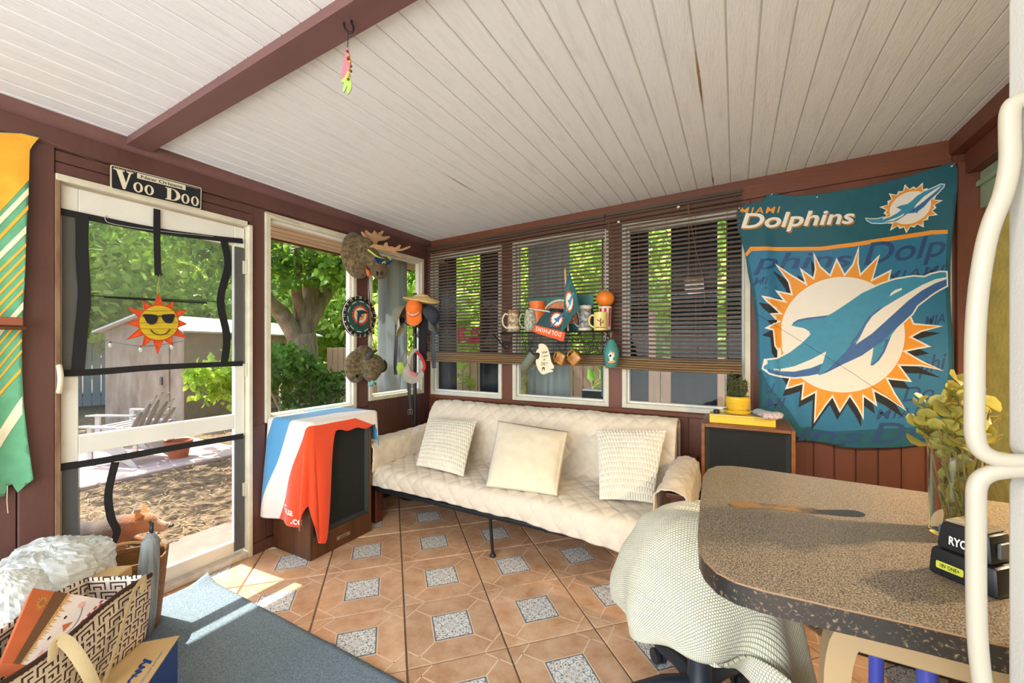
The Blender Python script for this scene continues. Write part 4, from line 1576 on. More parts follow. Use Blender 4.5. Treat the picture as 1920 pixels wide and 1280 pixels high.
def tside(a0, e0, tilt=0.0):
    def f(u, v):
        a, en = a0+u, e0-v+u*tilt
        p = towel_pt(a, -en)
        q1, q2 = towel_pt(a+.004, -en), towel_pt(a, -en+.004)
        n_ = (q1-p).cross(q2-p)
        n_ = n_.normalized() if n_.length > 1e-9 else Vector((0, -1, 0))
        if n_.dot(_C-p) < 0:
            n_ = -n_
        return p+n_*.007-TB
    return f
M_TXTW = mat('white_print', (244, 240, 232), .9)
decal('lettering', [text_polys('tGua', .062, .0012)], tside(.205, .545, .08), M_TXTW, tw, .010)
decal('lettering', [text_polys('.com', .062, .0012)], tside(.315, .60, .08), M_TXTW, tw, .010)

# --- things on the right loudspeaker
yb_ = thing('yellow_box', 'long flat yellow wooden box lying on the right loudspeaker', 'box', (.03, 2.79, .835))
M_YB = mat('yellow_gloss_wood', (236, 190, 40), .35, vary=.06, scale=7, stretch=(.3, 1, 1))
MB().box((-.168, -.045, 0), (.172, .085, .044), .003).build('body', M_YB, yb_)
MB().box((-.168, -.045, .0445), (.172, .085, .052), .002).build('lid', mat('glare_paled_lid', (232, 206, 120), .3), yb_)  # window glare on the box top put into the lid colour
pt = thing('potted_shrub', 'small bushy conifer in a ribbed yellow pot on its saucer', 'plant', (.012, 2.815, .8885))
M_YP = mat('yellow_ceramic', (232, 190, 56), .25, vary=.05, scale=6, coat=.3)
prof = [(.0, .004), (.062, .004), (.074, .016), (.078, .026), (.070, .024), (.055, .014), (0, .012)]
MB().lathe(prof, 24).build('saucer', M_YP, pt, smooth=True, sharp=50)
pr = [(.050, .016), (.056, .03)]
for k in range(7):
    z_ = .034+k*.0085
    r_ = .058+.009*math.sin((k+1)/8*math.pi*.62)
    pr += [(r_, z_), (r_+.0025, z_+.004), (r_, z_+.008)]
pr += [(.066, .098), (.069, .106), (.063, .108), (.058, .09)]
MB().lathe(pr, 28, caps=False).build('pot_body', M_YP, pt, smooth=True, sharp=60)
MB().lathe([(0, .092), (.058, .092)], 20, caps=False).build('soil', mat('dark_soil', (48, 36, 28), .95), pt)
random.seed(9)
bb, st = MB(), MB()
for k in range(34):
    a, sp = random.uniform(0, 6.28), random.uniform(0, 1)**.6
    tip = Vector((math.cos(a)*.062*sp, math.sin(a)*.055*sp, random.uniform(.155, .275)-.05*sp))
    base = Vector((math.cos(a)*.018*sp, math.sin(a)*.018*sp, .09))
    mid = base.lerp(tip, .45)+Vector((math.cos(a), math.sin(a), 0))*.014*sp
    path = smooth_path([base, mid, tip], 5)
    st.tube(path, [.0022]*(len(path)-1)+[.0008], 5)
    for p in path[3:]:
        for q in range(9):
            d = (rnd_unit()+Vector((0, 0, .7))).normalized()
            leaf_shape(bb, p, d, d.cross(rnd_unit()).normalized(), random.uniform(.012, .024), .0022)
st.build('stem', mat('brown_twig', (84, 62, 44), .9), pt)
f_ = bb.build('foliage', mat('conifer_needles', (58, 70, 38), .8, col2=(104, 112, 62), scale=40), pt, fixn=False)
f_['kind'] = 'stuff'
# glove with five fingers
gl = thing('garden_glove', 'grey and pink knitted work glove on the end of the yellow box', 'glove', (.155, 2.765, .8875), math.radians(-62))
bb = MB()
bb.ball((0, 0, .018), (.042, .048, .020), 12, 8)
for k, (yy, L) in enumerate(((-.034, .050), (-.012, .062), (.011, .058), (.033, .045))):
    bb.tube(smooth_path([(.025, yy*.8, .018), (.025+L*.55, yy*1.15, .024), (.025+L, yy*1.3, .006)], 4), [.013]*8+[.009], 8)
bb.tube(smooth_path([(-.01, .035, .018), (.005, .065, .020), (.03, .078, .012)], 4), [.014]*8+[.009], 8)
bb.tube([(-.03, 0, .018), (-.075, 0, .020)], [.036, .040], 10, flat=(1, .5))
remesh(bb.build('hand', ramp_mat('glove_knit', 'X', [(-.08, (150, 176, 196)), (.0, (158, 168, 178)), (.04, (196, 186, 190)), (.09, (216, 190, 190))], nscale=60, namp=.03, sheen=.1), gl, smooth=True), .0035, 3)
MB().tube([(-.073, 0, .020), (-.082, 0, .020)], [.042, .041], 14, flat=(1, .52)).build('cuff', mat('dark_cuff', (52, 58, 66), .9), gl, smooth=True, sharp=50)
bb = MB()
bb.lathe([(.0, 0), (.016, 0), (.018, .004), (.018, .016), (.013, .022), (.0, .022)], 16)
o = bb.build('jar_cap', mat('black_plastic', (26, 26, 28), .4), smooth=True, sharp=40, loc=(-.10, 2.79, .888))
tag(o, 'small black cap at the left end of the yellow box', 'cap')
# ================================================================== BACK WALL: banner, blinds, shelf
def Z1(x, y): return (1400+x/5.818, 440+y/5.818)
def Z2(x, y): return (1580+x/5.818, 440+y/5.818)
def Z3(x, y): return (1400+x/5.818, 640+y/5.818)
def Z4(x, y): return (1580+x/5.818, 640+y/5.818)
BAN = thing('team_banner', 'large teal sports banner with leaping dolphin and sunburst on the back wall', 'banner', (.55, YB-.03, .80))
bI = Matrix.Translation(BAN.location).inverted()
def ban_fold(p):
    x_, z_ = p.x, p.z
    d = .010*math.sin(x_*9+z_*1.3)+.006*nz(x_*5, z_*3)
    d += .030*math.exp(-((x_-.155-.05*(2.2-z_))/.03)**2)*sstep(2.25, 1.7, z_)
    d += .016*math.exp(-((x_-.27-.10*(1.4-z_))/.025)**2)*sstep(1.5, 1.0, z_)
    d += .016*sstep(.9, 1.05, x_)*math.sin(z_*7)
    return d
def ban(off):
    def f(px_, py_):
        p = on_y(px_, py_, YB-.040)
        return bI @ Vector((p.x, YB-.040-.010-ban_fold(p)*.8-off, p.z))
    return f
M_TEAL = mat('teal_fleece', (18, 98, 112), .6, vary=.06, scale=20, bump=.15, bscale=300, sheen=.5, translucent=.18)
M_TEAL2 = mat('blue_teal_fleece', (40, 126, 164), .55, vary=.05, scale=20, bump=.15, bscale=300, sheen=.5, translucent=.18)
M_TEAL3 = mat('deep_blue_fleece', (22, 68, 116), .55, vary=.08, scale=26, sheen=.5)
M_NAVY = mat('dolphin_blue_fleece', (44, 96, 154), .55, vary=.06, scale=26, sheen=.5)
M_DOLT = mat('dolphin_teal_fleece', (48, 140, 172), .55, vary=.06, scale=26, sheen=.5)
M_ORG = mat('orange_fleece', (240, 152, 34), .6, vary=.03, sheen=.4)
M_CRM = mat('cream_fleece', (240, 232, 218), .65, vary=.02, sheen=.3)
M_BLK = mat('black_fleece', (24, 26, 28), .7, sheen=.3)
M_GOLD = mat('gold_fleece', (172, 120, 34), .7)
outline = [(1382, 392), (1386, 387), (1408, 382), (1428, 377), (1438, 366), (1448, 363), (1487, 368), (1530, 366), (1565, 361), (1617, 352), (1682, 336), (1735, 321), (1780, 306), (1789, 306), (1794, 318), (1793, 345), (1789, 385), (1784, 440), (1782, 500), (1783, 560), (1786, 620), (1786, 680), (1780, 740), (1770, 800),
           (1752, 828), (1720, 833), (1683, 837), (1614, 839), (1580, 837), (1546, 829), (1510, 825), (1490, 816), (1455, 806), (1430, 790), (1423, 767), (1424, 704), (1420, 690), (1419, 657), (1418, 612), (1415, 577), (1409, 543), (1402, 512), (1398, 480), (1388, 445), (1383, 429), (1381, 408)]
decal('cloth', [outline], ban(0), M_TEAL, BAN, 9, .004)
decal('blue_field', [[(1403, 486), (1409, 467), (1450, 468), (1540, 469), (1600, 461), (1690, 448), (1745, 440), (1774, 439), (1773, 500), (1774, 560), (1777, 620), (1776, 690), (1768, 770), (1758, 795), (1700, 800), (1640, 803), (1560, 808), (1500, 800), (1480, 770), (1440, 720), (1426, 690), (1424, 650), (1423, 600), (1416, 545)]],
      ban(.0032), M_TEAL2, BAN, 9)
decal('orange_stripe', [[(1397, 476), (1407, 463), (1450, 463.5), (1540, 463.5), (1600, 456), (1690, 441), (1745, 432), (1775, 432), (1775, 439), (1745, 440), (1690, 449), (1600, 463.5), (1540, 470.5), (1450, 470.5), (1409, 471), (1400, 482)]], ban(.0040), M_ORG, BAN, 9)
def text_fit(body, p0, p1, h, shear=.25, bold=.01, spacing=1.0):
    """text as px-space polygons: baseline p0->p1, cap height h px (in the picture)"""
    vs, fs = text_polys(body, 1.0, bold, 'LEFT', shear, spacing)
    xa, xb = min(v[0] for v in vs), max(v[0] for v in vs)
    yb2 = max(v[1] for v in vs)
    dx, dy = p1[0]-p0[0], p1[1]-p0[1]
    out = []
    for v in vs:
        t_ = (v[0]-xa)/(xb-xa)
        out.append((p0[0]+dx*t_, p0[1]+dy*t_-v[1]/yb2*h))
    return out, fs
def shift(shape, dx, dy):
    if isinstance(shape, tuple):
        return [(a+dx, b_+dy) for a, b_ in shape[0]], shape[1]
    return [(a+dx, b_+dy) for a, b_ in shape]
# tone-on-tone lettering of the field
bgl = [text_fit('phins', (1412, 506), (1596, 500), 30), text_fit('Dolp', (1618, 498), (1772, 478), 40), text_fit('MIAMI', (1656, 528), (1772, 512), 16, spacing=1.2), text_fit('MI', (1412, 536), (1440, 533), 14),
       text_fit('ins', (1494, 824), (1618, 830), 26), text_fit('Do', (1632, 830), (1742, 826), 38), text_fit('MIAMI', (1640, 785), (1752, 778), 18, spacing=1.2),
       text_fit('MI', (1432, 764), (1474, 762), 18), text_fit('U', (1434, 736), (1452, 736), 18), text_fit('MIA', (1732, 612), (1772, 604), 18), text_fit('phi', (1720, 700), (1772, 690), 30), text_fit('Do', (1690, 752), (1750, 746), 26)]
for w_ in bgl:
    decal('field_lettering', [w_], ban(.0046), M_TEAL3, BAN, 12)
dol = text_fit('Dolphins', (1389, 428), (1601, 420), 27, .22, .022)
decal('lettering_shadow', [shift(dol, 2.4, 2.6)], ban(.0040), M_GOLD, BAN, 12)
decal('lettering', [dol], ban(.0048), M_CRM, BAN, 12)
decal('lettering', [text_fit('MIAMI', (1386, 402), (1463, 399), 12, .2, .012, 1.25)], ban(.0044), M_ORG, BAN, 12)
burst = [Z1(190, 1020), Z1(325, 945), Z1(245, 860), Z1(350, 852), Z1(210, 735), Z1(155, 665), Z1(395, 715), Z1(305, 605), Z1(480, 640), Z1(450, 520), Z1(305, 315), Z1(480, 430), Z1(630, 520), Z1(575, 362), Z1(720, 465), Z1(738, 380), Z1(722, 190),
         Z1(800, 345), Z1(900, 435), Z1(972, 258), Z1(1060, 430), Z1(1140, 330), Z1(1213, 128), Z2(163, 320), Z2(185, 425), Z2(398, 215), Z2(320, 485), Z2(525, 380), Z2(500, 490), Z2(640, 560), Z2(740, 900), Z2(770, 965), Z2(1095, 995), Z2(850, 1060), Z2(750, 1115), Z2(960, 1220),
         Z2(800, 1250), Z4(685, 110), Z4(860, 210), Z4(1090, 320), Z4(850, 270), Z4(615, 265), Z4(745, 440), Z4(480, 410), Z4(560, 560), Z4(685, 755), Z4(480, 620), Z4(330, 540), Z4(365, 705), Z4(220, 600), Z4(217, 850), Z4(150, 720), Z4(70, 600), Z3(1010, 775), Z3(930, 610), Z3(860, 700),
         Z3(730, 892), Z3(745, 560), Z3(590, 642), Z3(610, 465), Z3(415, 522), Z3(460, 400), Z3(330, 190), Z3(332, 100), Z3(298, 50), Z1(295, 1190), Z1(280, 1045)]
def inset(poly, d, lim=3.0):
    n_ = len(poly)
    ar = sum(poly[i][0]*poly[(i+1) % n_][1]-poly[(i+1) % n_][0]*poly[i][1] for i in range(n_))
    sg = 1 if ar > 0 else -1
    out = []
    for i in range(n_):
        p0, p1, p2 = Vector(poly[i-1]), Vector(poly[i]), Vector(poly[(i+1) % n_])
        e1, e2 = (p1-p0).normalized(), (p2-p1).normalized()
        n1, n2 = Vector((-e1.y, e1.x))*sg, Vector((-e2.y, e2.x))*sg
        b_ = (n1+n2)
        if b_.length < 1e-4:
            b_ = n1
        b_.normalize()
        k = min(lim, 1/max(.15, b_.dot(n1)))
        out.append(tuple(p1+b_*d*k))
    return out
decal('burst_shadow', [shift(burst, -4.5, 13)], ban(.0050), M_BLK, BAN, 9)
decal('burst_outline', [burst], ban(.0056), M_CRM, BAN, 9)
decal('sunburst', [inset(burst, 3.2)], ban(.0062), M_ORG, BAN, 9)
EC = (1578.5, 627.5)
decal('sun_disc', [[(EC[0]+116*math.cos(a*math.pi/36), EC[1]+107.5*math.sin(a*math.pi/36)-.06*116*math.cos(a*math.pi/36)*0) for a in range(72)]], ban(.0068), M_CRM, BAN, 9)
DOL = [Z3(200, 205), Z3(330, 190), Z3(470, 118), Z3(600, 18), Z1(690, 1090), Z1(680, 1055), Z1(620, 1018), Z1(520, 1000), Z1(488, 988), Z1(510, 955), Z1(560, 925), Z1(660, 905), Z1(880, 880), Z1(930, 855), Z1(1060, 770), Z2(200, 640), Z2(400, 548), Z2(560, 494), Z2(760, 460), Z2(880, 468), Z2(960, 434), Z2(1060, 410), Z2(1126, 412), Z2(1134, 555),
       Z2(1050, 597), Z2(960, 652), Z2(800, 772), Z2(745, 862), Z2(580, 1012), Z2(520, 1090), Z2(500, 1140), Z4(440, 118), Z4(380, 207), Z4(320, 258), Z4(296, 262), Z4(288, 245), Z4(310, 150), Z4(320, 65), Z4(200, 150), Z4(0, 245), Z3(870, 337), Z3(790, 367), Z3(770, 353), Z3(680, 373), Z3(520, 389), Z3(370, 373), Z3(250, 340), Z3(180, 290)]
decal('dolphin_outline', [inset(DOL, -3.0, 1.6)], ban(.0076), M_CRM, BAN, 9)
decal('dolphin', [DOL], ban(.0082), M_DOLT, BAN, 9)
decal('dolphin_shading', [[Z2(1130, 482), Z2(1000, 532), Z2(850, 612), Z2(700, 722), Z2(500, 902), Z2(300, 1082), Z2(160, 1180), Z2(90, 1180), Z2(20, 1275), Z3(950, 230), Z3(890, 300), Z3(800, 362), Z3(870, 335), Z4(0, 243), Z4(200, 150), Z4(318, 65), Z2(420, 1164), Z2(540, 1040), Z2(580, 1012), Z2(745, 862), Z2(800, 772), Z2(960, 652), Z2(1050, 597), Z2(1134, 553)],
                            [Z3(200, 290), Z3(365, 335), Z3(520, 327), Z3(700, 294), Z3(815, 245), Z3(780, 347), Z3(680, 371), Z3(520, 387), Z3(370, 371), Z3(250, 338)],
                            [Z2(500, 1130), Z4(440, 118), Z4(380, 207), Z4(300, 262), Z4(290, 250), Z4(360, 195), Z4(420, 105), Z2(455, 1140)],
                            [Z2(430, 792), Z2(300, 886), Z2(235, 980), Z2(170, 1110), Z2(85, 1200), Z2(70, 1190), Z2(190, 1020), Z2(270, 890), Z2(390, 800)],
                            [Z1(488, 988), Z1(510, 955), Z1(560, 925), Z1(660, 905), Z1(880, 880), Z1(860, 905), Z1(680, 922), Z1(570, 945)]], ban(.0088), M_NAVY, BAN, 9)
decal('dolphin_band', [[Z2(1130, 462), Z2(1000, 488), Z2(860, 548), Z2(700, 638), Z2(560, 718), Z2(420, 802), Z2(310, 890), Z2(245, 980), Z2(180, 1110), Z2(128, 1197), Z2(300, 1082), Z2(500, 902), Z2(700, 722), Z2(850, 612), Z2(1000, 532), Z2(1130, 484)],
                         [Z3(280, 290), Z3(355, 300), Z3(520, 268), Z3(700, 195), Z3(862, 108), Z3(825, 235), Z3(700, 287), Z3(520, 327), Z3(355, 320)],
                         [Z2(495, 678), Z2(515, 640), Z2(560, 605), Z2(630, 585), Z2(634, 602), Z2(560, 640)]], ban(.0095), M_CRM, BAN, 9)
# small emblem at the top right
def Z7(x, y): return (1560+x/7.11, 300+y/7.11)
def ell(cx, cy, rx, ry, rot, n_=40, sp=None, seed=0):
    out = []
    for i in range(n_):
        a = 2*math.pi*i/n_
        k = 1.0
        if sp:
            k = (sp[0] if i % 2 else (sp[1] if (i//2) % 2 else sp[2]))
        x_, y_ = rx*k*math.cos(a), ry*k*math.sin(a)
        out.append(Z7(cx+x_*math.cos(rot)-y_*math.sin(rot), cy+x_*math.sin(rot)+y_*math.cos(rot)))
    return out
rr_ = -.42
decal('small_burst_outline', [ell(1035, 640, 290, 205, rr_, 44, (1.17, 1.55, 1.30))], ban(.0042), M_CRM, BAN, 9)
decal('small_burst', [ell(1035, 640, 290, 205, rr_, 44, (1.11, 1.38, 1.18))], ban(.0048), M_ORG, BAN, 9)
decal('small_disc', [ell(1035, 640, 292, 205, rr_)], ban(.0054), M_CRM, BAN, 9)
SD = [(440, 790), (520, 800), (600, 795), (668, 775), (660, 805), (760, 770), (860, 715), (915, 670), (845, 640), (900, 615), (1000, 590), (1060, 545), (1130, 480), (1220, 425), (1330, 385), (1440, 335), (1478, 342), (1470, 370), (1390, 455), (1300, 535), (1220, 630), (1140, 690), (1130, 720), (1115, 705), (1000, 720), (920, 775), (840, 825), (740, 842), (640, 852), (520, 850), (455, 815)]
SDp = [Z7(*p) for p in SD]
decal('small_dolphin_outline', [inset(SDp, -1.6, 1.5)], ban(.0062), M_CRM, BAN, 9)
decal('small_dolphin', [SDp], ban(.0068), M_DOLT, BAN, 9)
decal('small_dolphin_band', [[Z7(*p) for p in ((1440, 352), (1330, 420), (1220, 490), (1120, 590), (1085, 650), (1170, 590), (1280, 500), (1400, 400))], [Z7(*p) for p in ((960, 715), (860, 770), (740, 815), (680, 835), (800, 820), (930, 755))]], ban(.0074), M_CRM, BAN, 9)
decal('small_dolphin_shading', [[Z7(*p) for p in ((1455, 365), (1390, 425), (1280, 510), (1170, 598), (1070, 665), (1000, 718), (1110, 690), (1200, 635), (1300, 535), (1390, 450))]], ban(.0078), M_NAVY, BAN, 9)
# fishing-line thread across the banner
th_ = MB().tube([on_y(1418, 588, YB-.10), on_y(1600, 700, YB-.095), on_y(1700, 768, YB-.09)], .0009, 5).build('thread', M_BLKM)
tag(th_, 'thin dark thread strung diagonally across the big banner', 'thread')
pk = 0
for (px_, py_) in ((1386, 391), (1447, 365), (1532, 370), (1784, 312)):
    p = on_y(px_, py_, YB-.058)
    bb = MB().lathe([(0, 0), (.004, 0), (.005, .003), (.003, .006), (.0035, .012), (0, .013)], 10)
    o = bb.build('push_pin', mat('clear_pin', (226, 226, 220), .2), BAN, smooth=True)
    o.location = bI @ p
    o.rotation_euler = (math.pi/2, 0, 0)

# ------------------------------------------------------------------ bamboo blinds: one object per slat
M_SLAT = mat('dark_bamboo_slat', (58, 42, 32), .55, col2=(88, 64, 44), scale=3, stretch=(.6, 4, 30), bump=.1)
M_SLATB = mat('bamboo_bundle_slat', (98, 74, 48), .5, col2=(148, 116, 74), scale=3, stretch=(.5, 4, 30))
M_CORD = mat('blind_cord', (120, 92, 62), .8)
def blind(label, xa, xb, zt0, zt1, zb0, zb1, yp):
    t_ = thing('bamboo_blind', label, 'blind', ((xa+xb)/2, yp, min(zb0, zb1)-.09), group='bamboo blinds on the back wall')
    inv = Matrix.Translation(t_.location).inverted()
    n_ = 36
    Lx = xb-xa
    for k in range(n_):
        s_ = k/(n_-1)
        zA, zB = lerp(zt0, zb0, s_), lerp(zt1, zb1, s_)
        b_ = MB().at(inv)
        dz = -.006*sstep(.4, 1, s_)
        pts = []
        m_ = 8
        hh, th = .0070, .0020
        wob = .0012*nz(k*2.3, xa)
        for i in range(m_+1):
            u = i/m_
            z_ = lerp(zA, zB, u)+dz*math.sin(math.pi*u)+wob*math.sin(u*5+k)
            for (dy, dz2) in ((-th, -hh), (th, -hh), (th, hh), (-th, hh)):
                pts.append((xa+Lx*u, yp+dy, z_+dz2))
        fs_ = []
        for i in range(m_):
            o_ = i*4
            for q in range(4):
                r = (q+1) % 4
                fs_.append((o_+q, o_+4+q, o_+4+r, o_+r))
        fs_ += [(0, 1, 2, 3), (m_*4+3, m_*4+2, m_*4+1, m_*4)]
        b_.add(pts, fs_).build('slat', M_SLAT, t_, fixn=False)
    for k in range(5):                               # gathered slats at the foot
        b_ = MB().at(inv)
        o1, o2 = -.016-.017*k, -.016-.017*k
        ya = yp-.012-.008*(k % 2)
        b_.tube([(xa, ya, zb0+o1), ((xa+xb)/2, ya, (zb0+zb1)/2+o1-.006), (xb, ya, zb1+o2)], .0105, 8, flat=(1, .8)).build('bottom_slat', M_SLATB, t_, smooth=True, sharp=60)
    for k in range(int(Lx/.19)+1):
        xx = min(xb-.02, xa+.05+k*.19)
        u = (xx-xa)/Lx
        b_ = MB().at(inv)
        b_.tube([(xx, yp-.004, lerp(zt0, zt1, u)+.01), (xx+.003, yp-.0045, (lerp(zt0, zt1, u)+lerp(zb0, zb1, u))/2), (xx, yp-.004, lerp(zb0, zb1, u)-.08)], .0011, 4).build('lacing', M_CORD, t_)
    b_ = MB().at(inv)
    b_.add([(xa, yp-.006, zt0+.01), (xb, yp-.006, zt1+.01), (xb, yp-.006, zt1+.035), (xa, yp-.006, zt0+.035), (xa, yp+.012, zt0+.01), (xb, yp+.012, zt1+.01), (xb, yp+.012, zt1+.035), (xa, yp+.012, zt0+.035)],
           [(0, 1, 2, 3), (7, 6, 5, 4), (0, 4, 5, 1), (1, 5, 6, 2), (2, 6, 7, 3), (3, 7, 4, 0)]).build('head_rail', M_SLAT, t_)
    return t_
blA = blind('wide dark bamboo blind covering the corner and middle back windows', -2.595, -.868, 2.212, 2.262, 1.245, 1.238, YB-.06)
blB = blind('narrower dark bamboo blind behind the potted shrub, next to the banner', -.858, .035, 2.268, 2.292, 1.225, 1.205, YB-.06)
for pts in ([(1142, 418), (1136, 470), (1128, 530), (1140, 600)], [(1142, 418), (1150, 480), (1152, 560)]):
    MB().at(Matrix.Translation(blA.location).inverted()).tube(smooth_path([on_y(*p, YB-.085) for p in pts]), .0016, 5).build('pull_cord', M_CORD, blA)
for pts in ([(1290, 380), (1292, 450), (1290, 530)], [(1290, 380), (1303, 460), (1318, 520), (1322, 570)]):
    MB().at(Matrix.Translation(blB.location).inverted()).tube(smooth_path([on_y(*p, YB-.085) for p in pts]), .0016, 5).build('pull_cord', M_CORD, blB)
for (px_, py_), par in (((1160, 416), blA), ((1272, 388), blB)):
    p = on_y(px_, py_, YB-.078)
    o = MB().ball((0, 0, 0), (.011, .008, .009), 10, 7).build('cord_guide', mat('ivory_guide', (224, 218, 186), .4), par, smooth=True)
    o.location = Matrix.Translation(par.location).inverted() @ p

# ------------------------------------------------------------------ wire shelf with mugs
def S9(x, y): return (900+x/5.8167, 500+y/5.8167)
SY = 2.905                                   # plane of the things on the shelf
def shp(x, y, Y=SY): return on_y(*S9(x, y), Y)
ZS = 1.408
xa, xb = shp(290, 715).x-.03, shp(1490, 690).x
she = thing('wire_shelf', 'black scrolled wire shelf holding mugs in front of the blinds', 'shelf', ((xa+xb)/2, SY, ZS))
sI = Matrix.Translation(she.location).inverted()
M_IRON = mat('black_wire', (28, 26, 28), .45, .4)
MB().at(sI).box((xa, SY-.07, ZS-.008), (xb, SY+.075, ZS), .002).build('shelf_board', mat('dark_shelf_board', (52, 44, 40), .6), she)
for yy in (SY-.072, SY+.077):
    MB().at(sI).tube([(xa, yy, ZS-.004), (xb, yy, ZS-.004)], .004, 6).build('edge_wire', M_IRON, she)
def scroll(cx, cz_, r, turns, sgn, y_):
    return [(cx+sgn*r*(1-.7*i/24)*math.cos(i/24*turns*6.283), y_, cz_+r*(1-.7*i/24)*math.sin(i/24*turns*6.283)) for i in range(25)]
for xx in (shp(330, 760).x, shp(560, 760).x, shp(930, 760).x, shp(1200, 760).x, shp(1340, 760).x):
    b_ = MB().at(sI)
    yy = SY-.06
    b_.tube(scroll(xx-.028, ZS-.10, .026, 1.3, 1, yy), .0028, 6)
    b_.tube(scroll(xx+.028, ZS-.10, .026, 1.3, -1, yy), .0028, 6)
    b_.tube(smooth_path([(xx-.055, yy, ZS-.006), (xx-.04, yy, ZS-.07), (xx, yy, ZS-.16), (xx+.04, yy, ZS-.07), (xx+.055, yy, ZS-.006)], 6), .0028, 6)
    b_.build('scroll_bracket', M_IRON, she, smooth=True)
for k in range(9):
    xx = lerp(xa+.06, xb-.05, k/8)
    MB().at(sI).tube([(xx, SY-.066, ZS-.006), (xx, SY-.066, ZS-.17)], .0018, 5).build('hanging_wire', M_IRON, she)
MB().at(sI).tube([(xa+.03, SY-.066, ZS-.085), (xb-.03, SY-.066, ZS-.085)], .0024, 5).build('cross_wire', M_IRON, she)
MB().at(sI).tube([(xa+.03, SY-.066, ZS-.17), (xb-.03, SY-.066, ZS-.17)], .0024, 5).build('cross_wire', M_IRON, she)
# arms that carry the shelf from the wall posts
for xx in (-1.745, -.80):
    b_ = MB().at(sI)
    b_.tube([(xx, SY+.07, ZS-.004), (xx, YB-.004, ZS-.004)], .006, 6)
    b_.tube([(xx, SY-.05, ZS-.01), (xx, YB-.004, ZS-.15)], .005, 6)
    b_.build('support_arm', M_IRON, she)

def mug(name, label, xl, xr, ytop, Y, prof, matr, handle=None, hm=None, bands=(), z0=ZS, n_=24, group='mugs on the wire shelf'):
    """prof: (relative radius, relative height) list; handle side -1 left, +1 right"""
    A, B_ = shp(xl, ytop, Y), shp(xr, ytop, Y)
    r = (B_-A).length/2
    h = A.z-z0
    t_ = thing(name, label, 'mug', ((A.x+B_.x)/2, Y, z0+.0005), group=group)
    pr_ = [(0, 0)]+[(a*r, c_*h) for a, c_ in prof]
    top = pr_[-1]
    pr_ += [(top[0]-.004, top[1]), (top[0]-.006, .03*h+.006), (0, .03*h+.006)]
    MB().lathe(pr_, n_).build('mug_body', matr, t_, smooth=True, sharp=45)
    for za, zb, k, m_ in bands:
        MB().lathe([(r*k*.99, za*h), (r*k+.0015, za*h+.001), (r*k+.0015, zb*h-.001), (r*k*.99, zb*h)], n_, caps=False).build('band', m_, t_, smooth=True)
    if handle:
        s_ = handle
        a = math.radians(14)
        pts = [(s_*r*.86, 0, h*.80), (s_*r*1.35, 0, h*.84), (s_*r*1.72, 0, h*.60), (s_*r*1.55, 0, h*.32), (s_*r*.9, 0, h*.16)]
        b_ = MB().at(RZ(YAW*.6))
        b_.tube(smooth_path(pts, 6), .0085, 8, flat=(1, .8))
        b_.build('handle', hm or matr, t_, smooth=True)
    return t_
M_ST1 = mat('stein_stoneware', (206, 186, 150), .5, col2=(120, 88, 58), scale=55, bump=1, bscale=60, contrast=(.42, .58))
M_ST2 = mat('stein_grey_stoneware', (198, 196, 176), .5, col2=(126, 130, 104), scale=60, bump=1, bscale=70, contrast=(.42, .58))
M_ST3 = mat('stein_blue_grey', (186, 184, 174), .45, col2=(72, 76, 82), scale=60, bump=1, bscale=70, contrast=(.4, .6))
M_IV = mat('ivory_glaze', (224, 210, 180), .4)
M_BRN = mat('brown_glaze', (150, 104, 62), .4)
mug('beer_stein', 'tan relief beer stein with big ivory handle at the left end of the wire shelf', 305, 432, 480, SY-.01,
    [(.98, 0), (1.0, .05), (.96, .08), (.93, .5), (.86, .9), (.88, .94), (.86, 1.0)], M_ST1, -1, M_IV, [(.86, .97, .88, M_BRN), (.16, .26, .985, M_IV), (.0, .06, .99, mat('green_glaze', (126, 134, 104), .4))])
mug('beer_stein', 'squat grey-green relief mug, second from the left on the wire shelf', 490, 620, 480, SY+.0,
    [(.7, 0), (.85, .06), (1.0, .35), (.98, .65), (.84, .88), (.82, 1.0)], M_ST2, -1)
mug('tall_cup', 'plain orange plastic cup behind the grey-green mug', 545, 706, 385, SY+.05,
    [(.78, 0), (.80, .04), (1.0, .97), (1.03, 1.0)], mat('orange_plastic', (236, 116, 40), .45, vary=.06))
mug('beer_stein', 'dark figured stein with pale rim right of the flag pole', 1075, 1225, 425, SY+.0,
    [(.95, 0), (1.0, .06), (.92, .12), (.86, .5), (.84, .9), (.88, 1.0)], M_ST3, -1, None, [(.86, .98, .86, mat('pale_rim', (222, 214, 196), .4)), (.02, .12, .98, MATS['pale_rim'])])
m4 = mug('coffee_mug', 'pale yellow mug with brown cactus figure at the right of the shelf', 1245, 1385, 500, SY-.045,
         [(.95, 0), (1.0, .04), (1.0, .97), (1.0, 1.0)], mat('pale_yellow_glaze', (234, 208, 130), .35, vary=.06, scale=30), -1)
r4 = (shp(1385, 500, SY-.045)-shp(1245, 500, SY-.045)).length/2
def onmug(r, a0):
    def f(u, v):
        a = a0+u/r
        return (r*1.012*math.cos(a), r*1.012*math.sin(a), v)
    return f
AF = math.atan2(0-(SY-.045), 0-shp(1315, 500, SY-.045).x)
decal('figure_print', [[(-.005, .03), (.005, .03), (.005, .085), (-.005, .085)], [(-.026, .072), (-.005, .060), (-.005, .068), (-.024, .08)], [(.005, .05), (.02, .05), (.02, .075), (.014, .075), (.014, .056), (.005, .056)], [(-.035, .018), (.035, .018), (.035, .024), (-.035, .024)]],
      onmug(r4, AF), mat('brown_print', (120, 62, 34), .5), m4, .006)
m5 = mug('striped_cup', 'white paper cup with broad red stripes under the orange ball', 1296, 1432, 440, SY+.04,
         [(.84, 0), (.86, .02), (1.0, .96), (1.04, .98), (1.03, 1.0)], mat('white_cup', (236, 228, 214), .4))
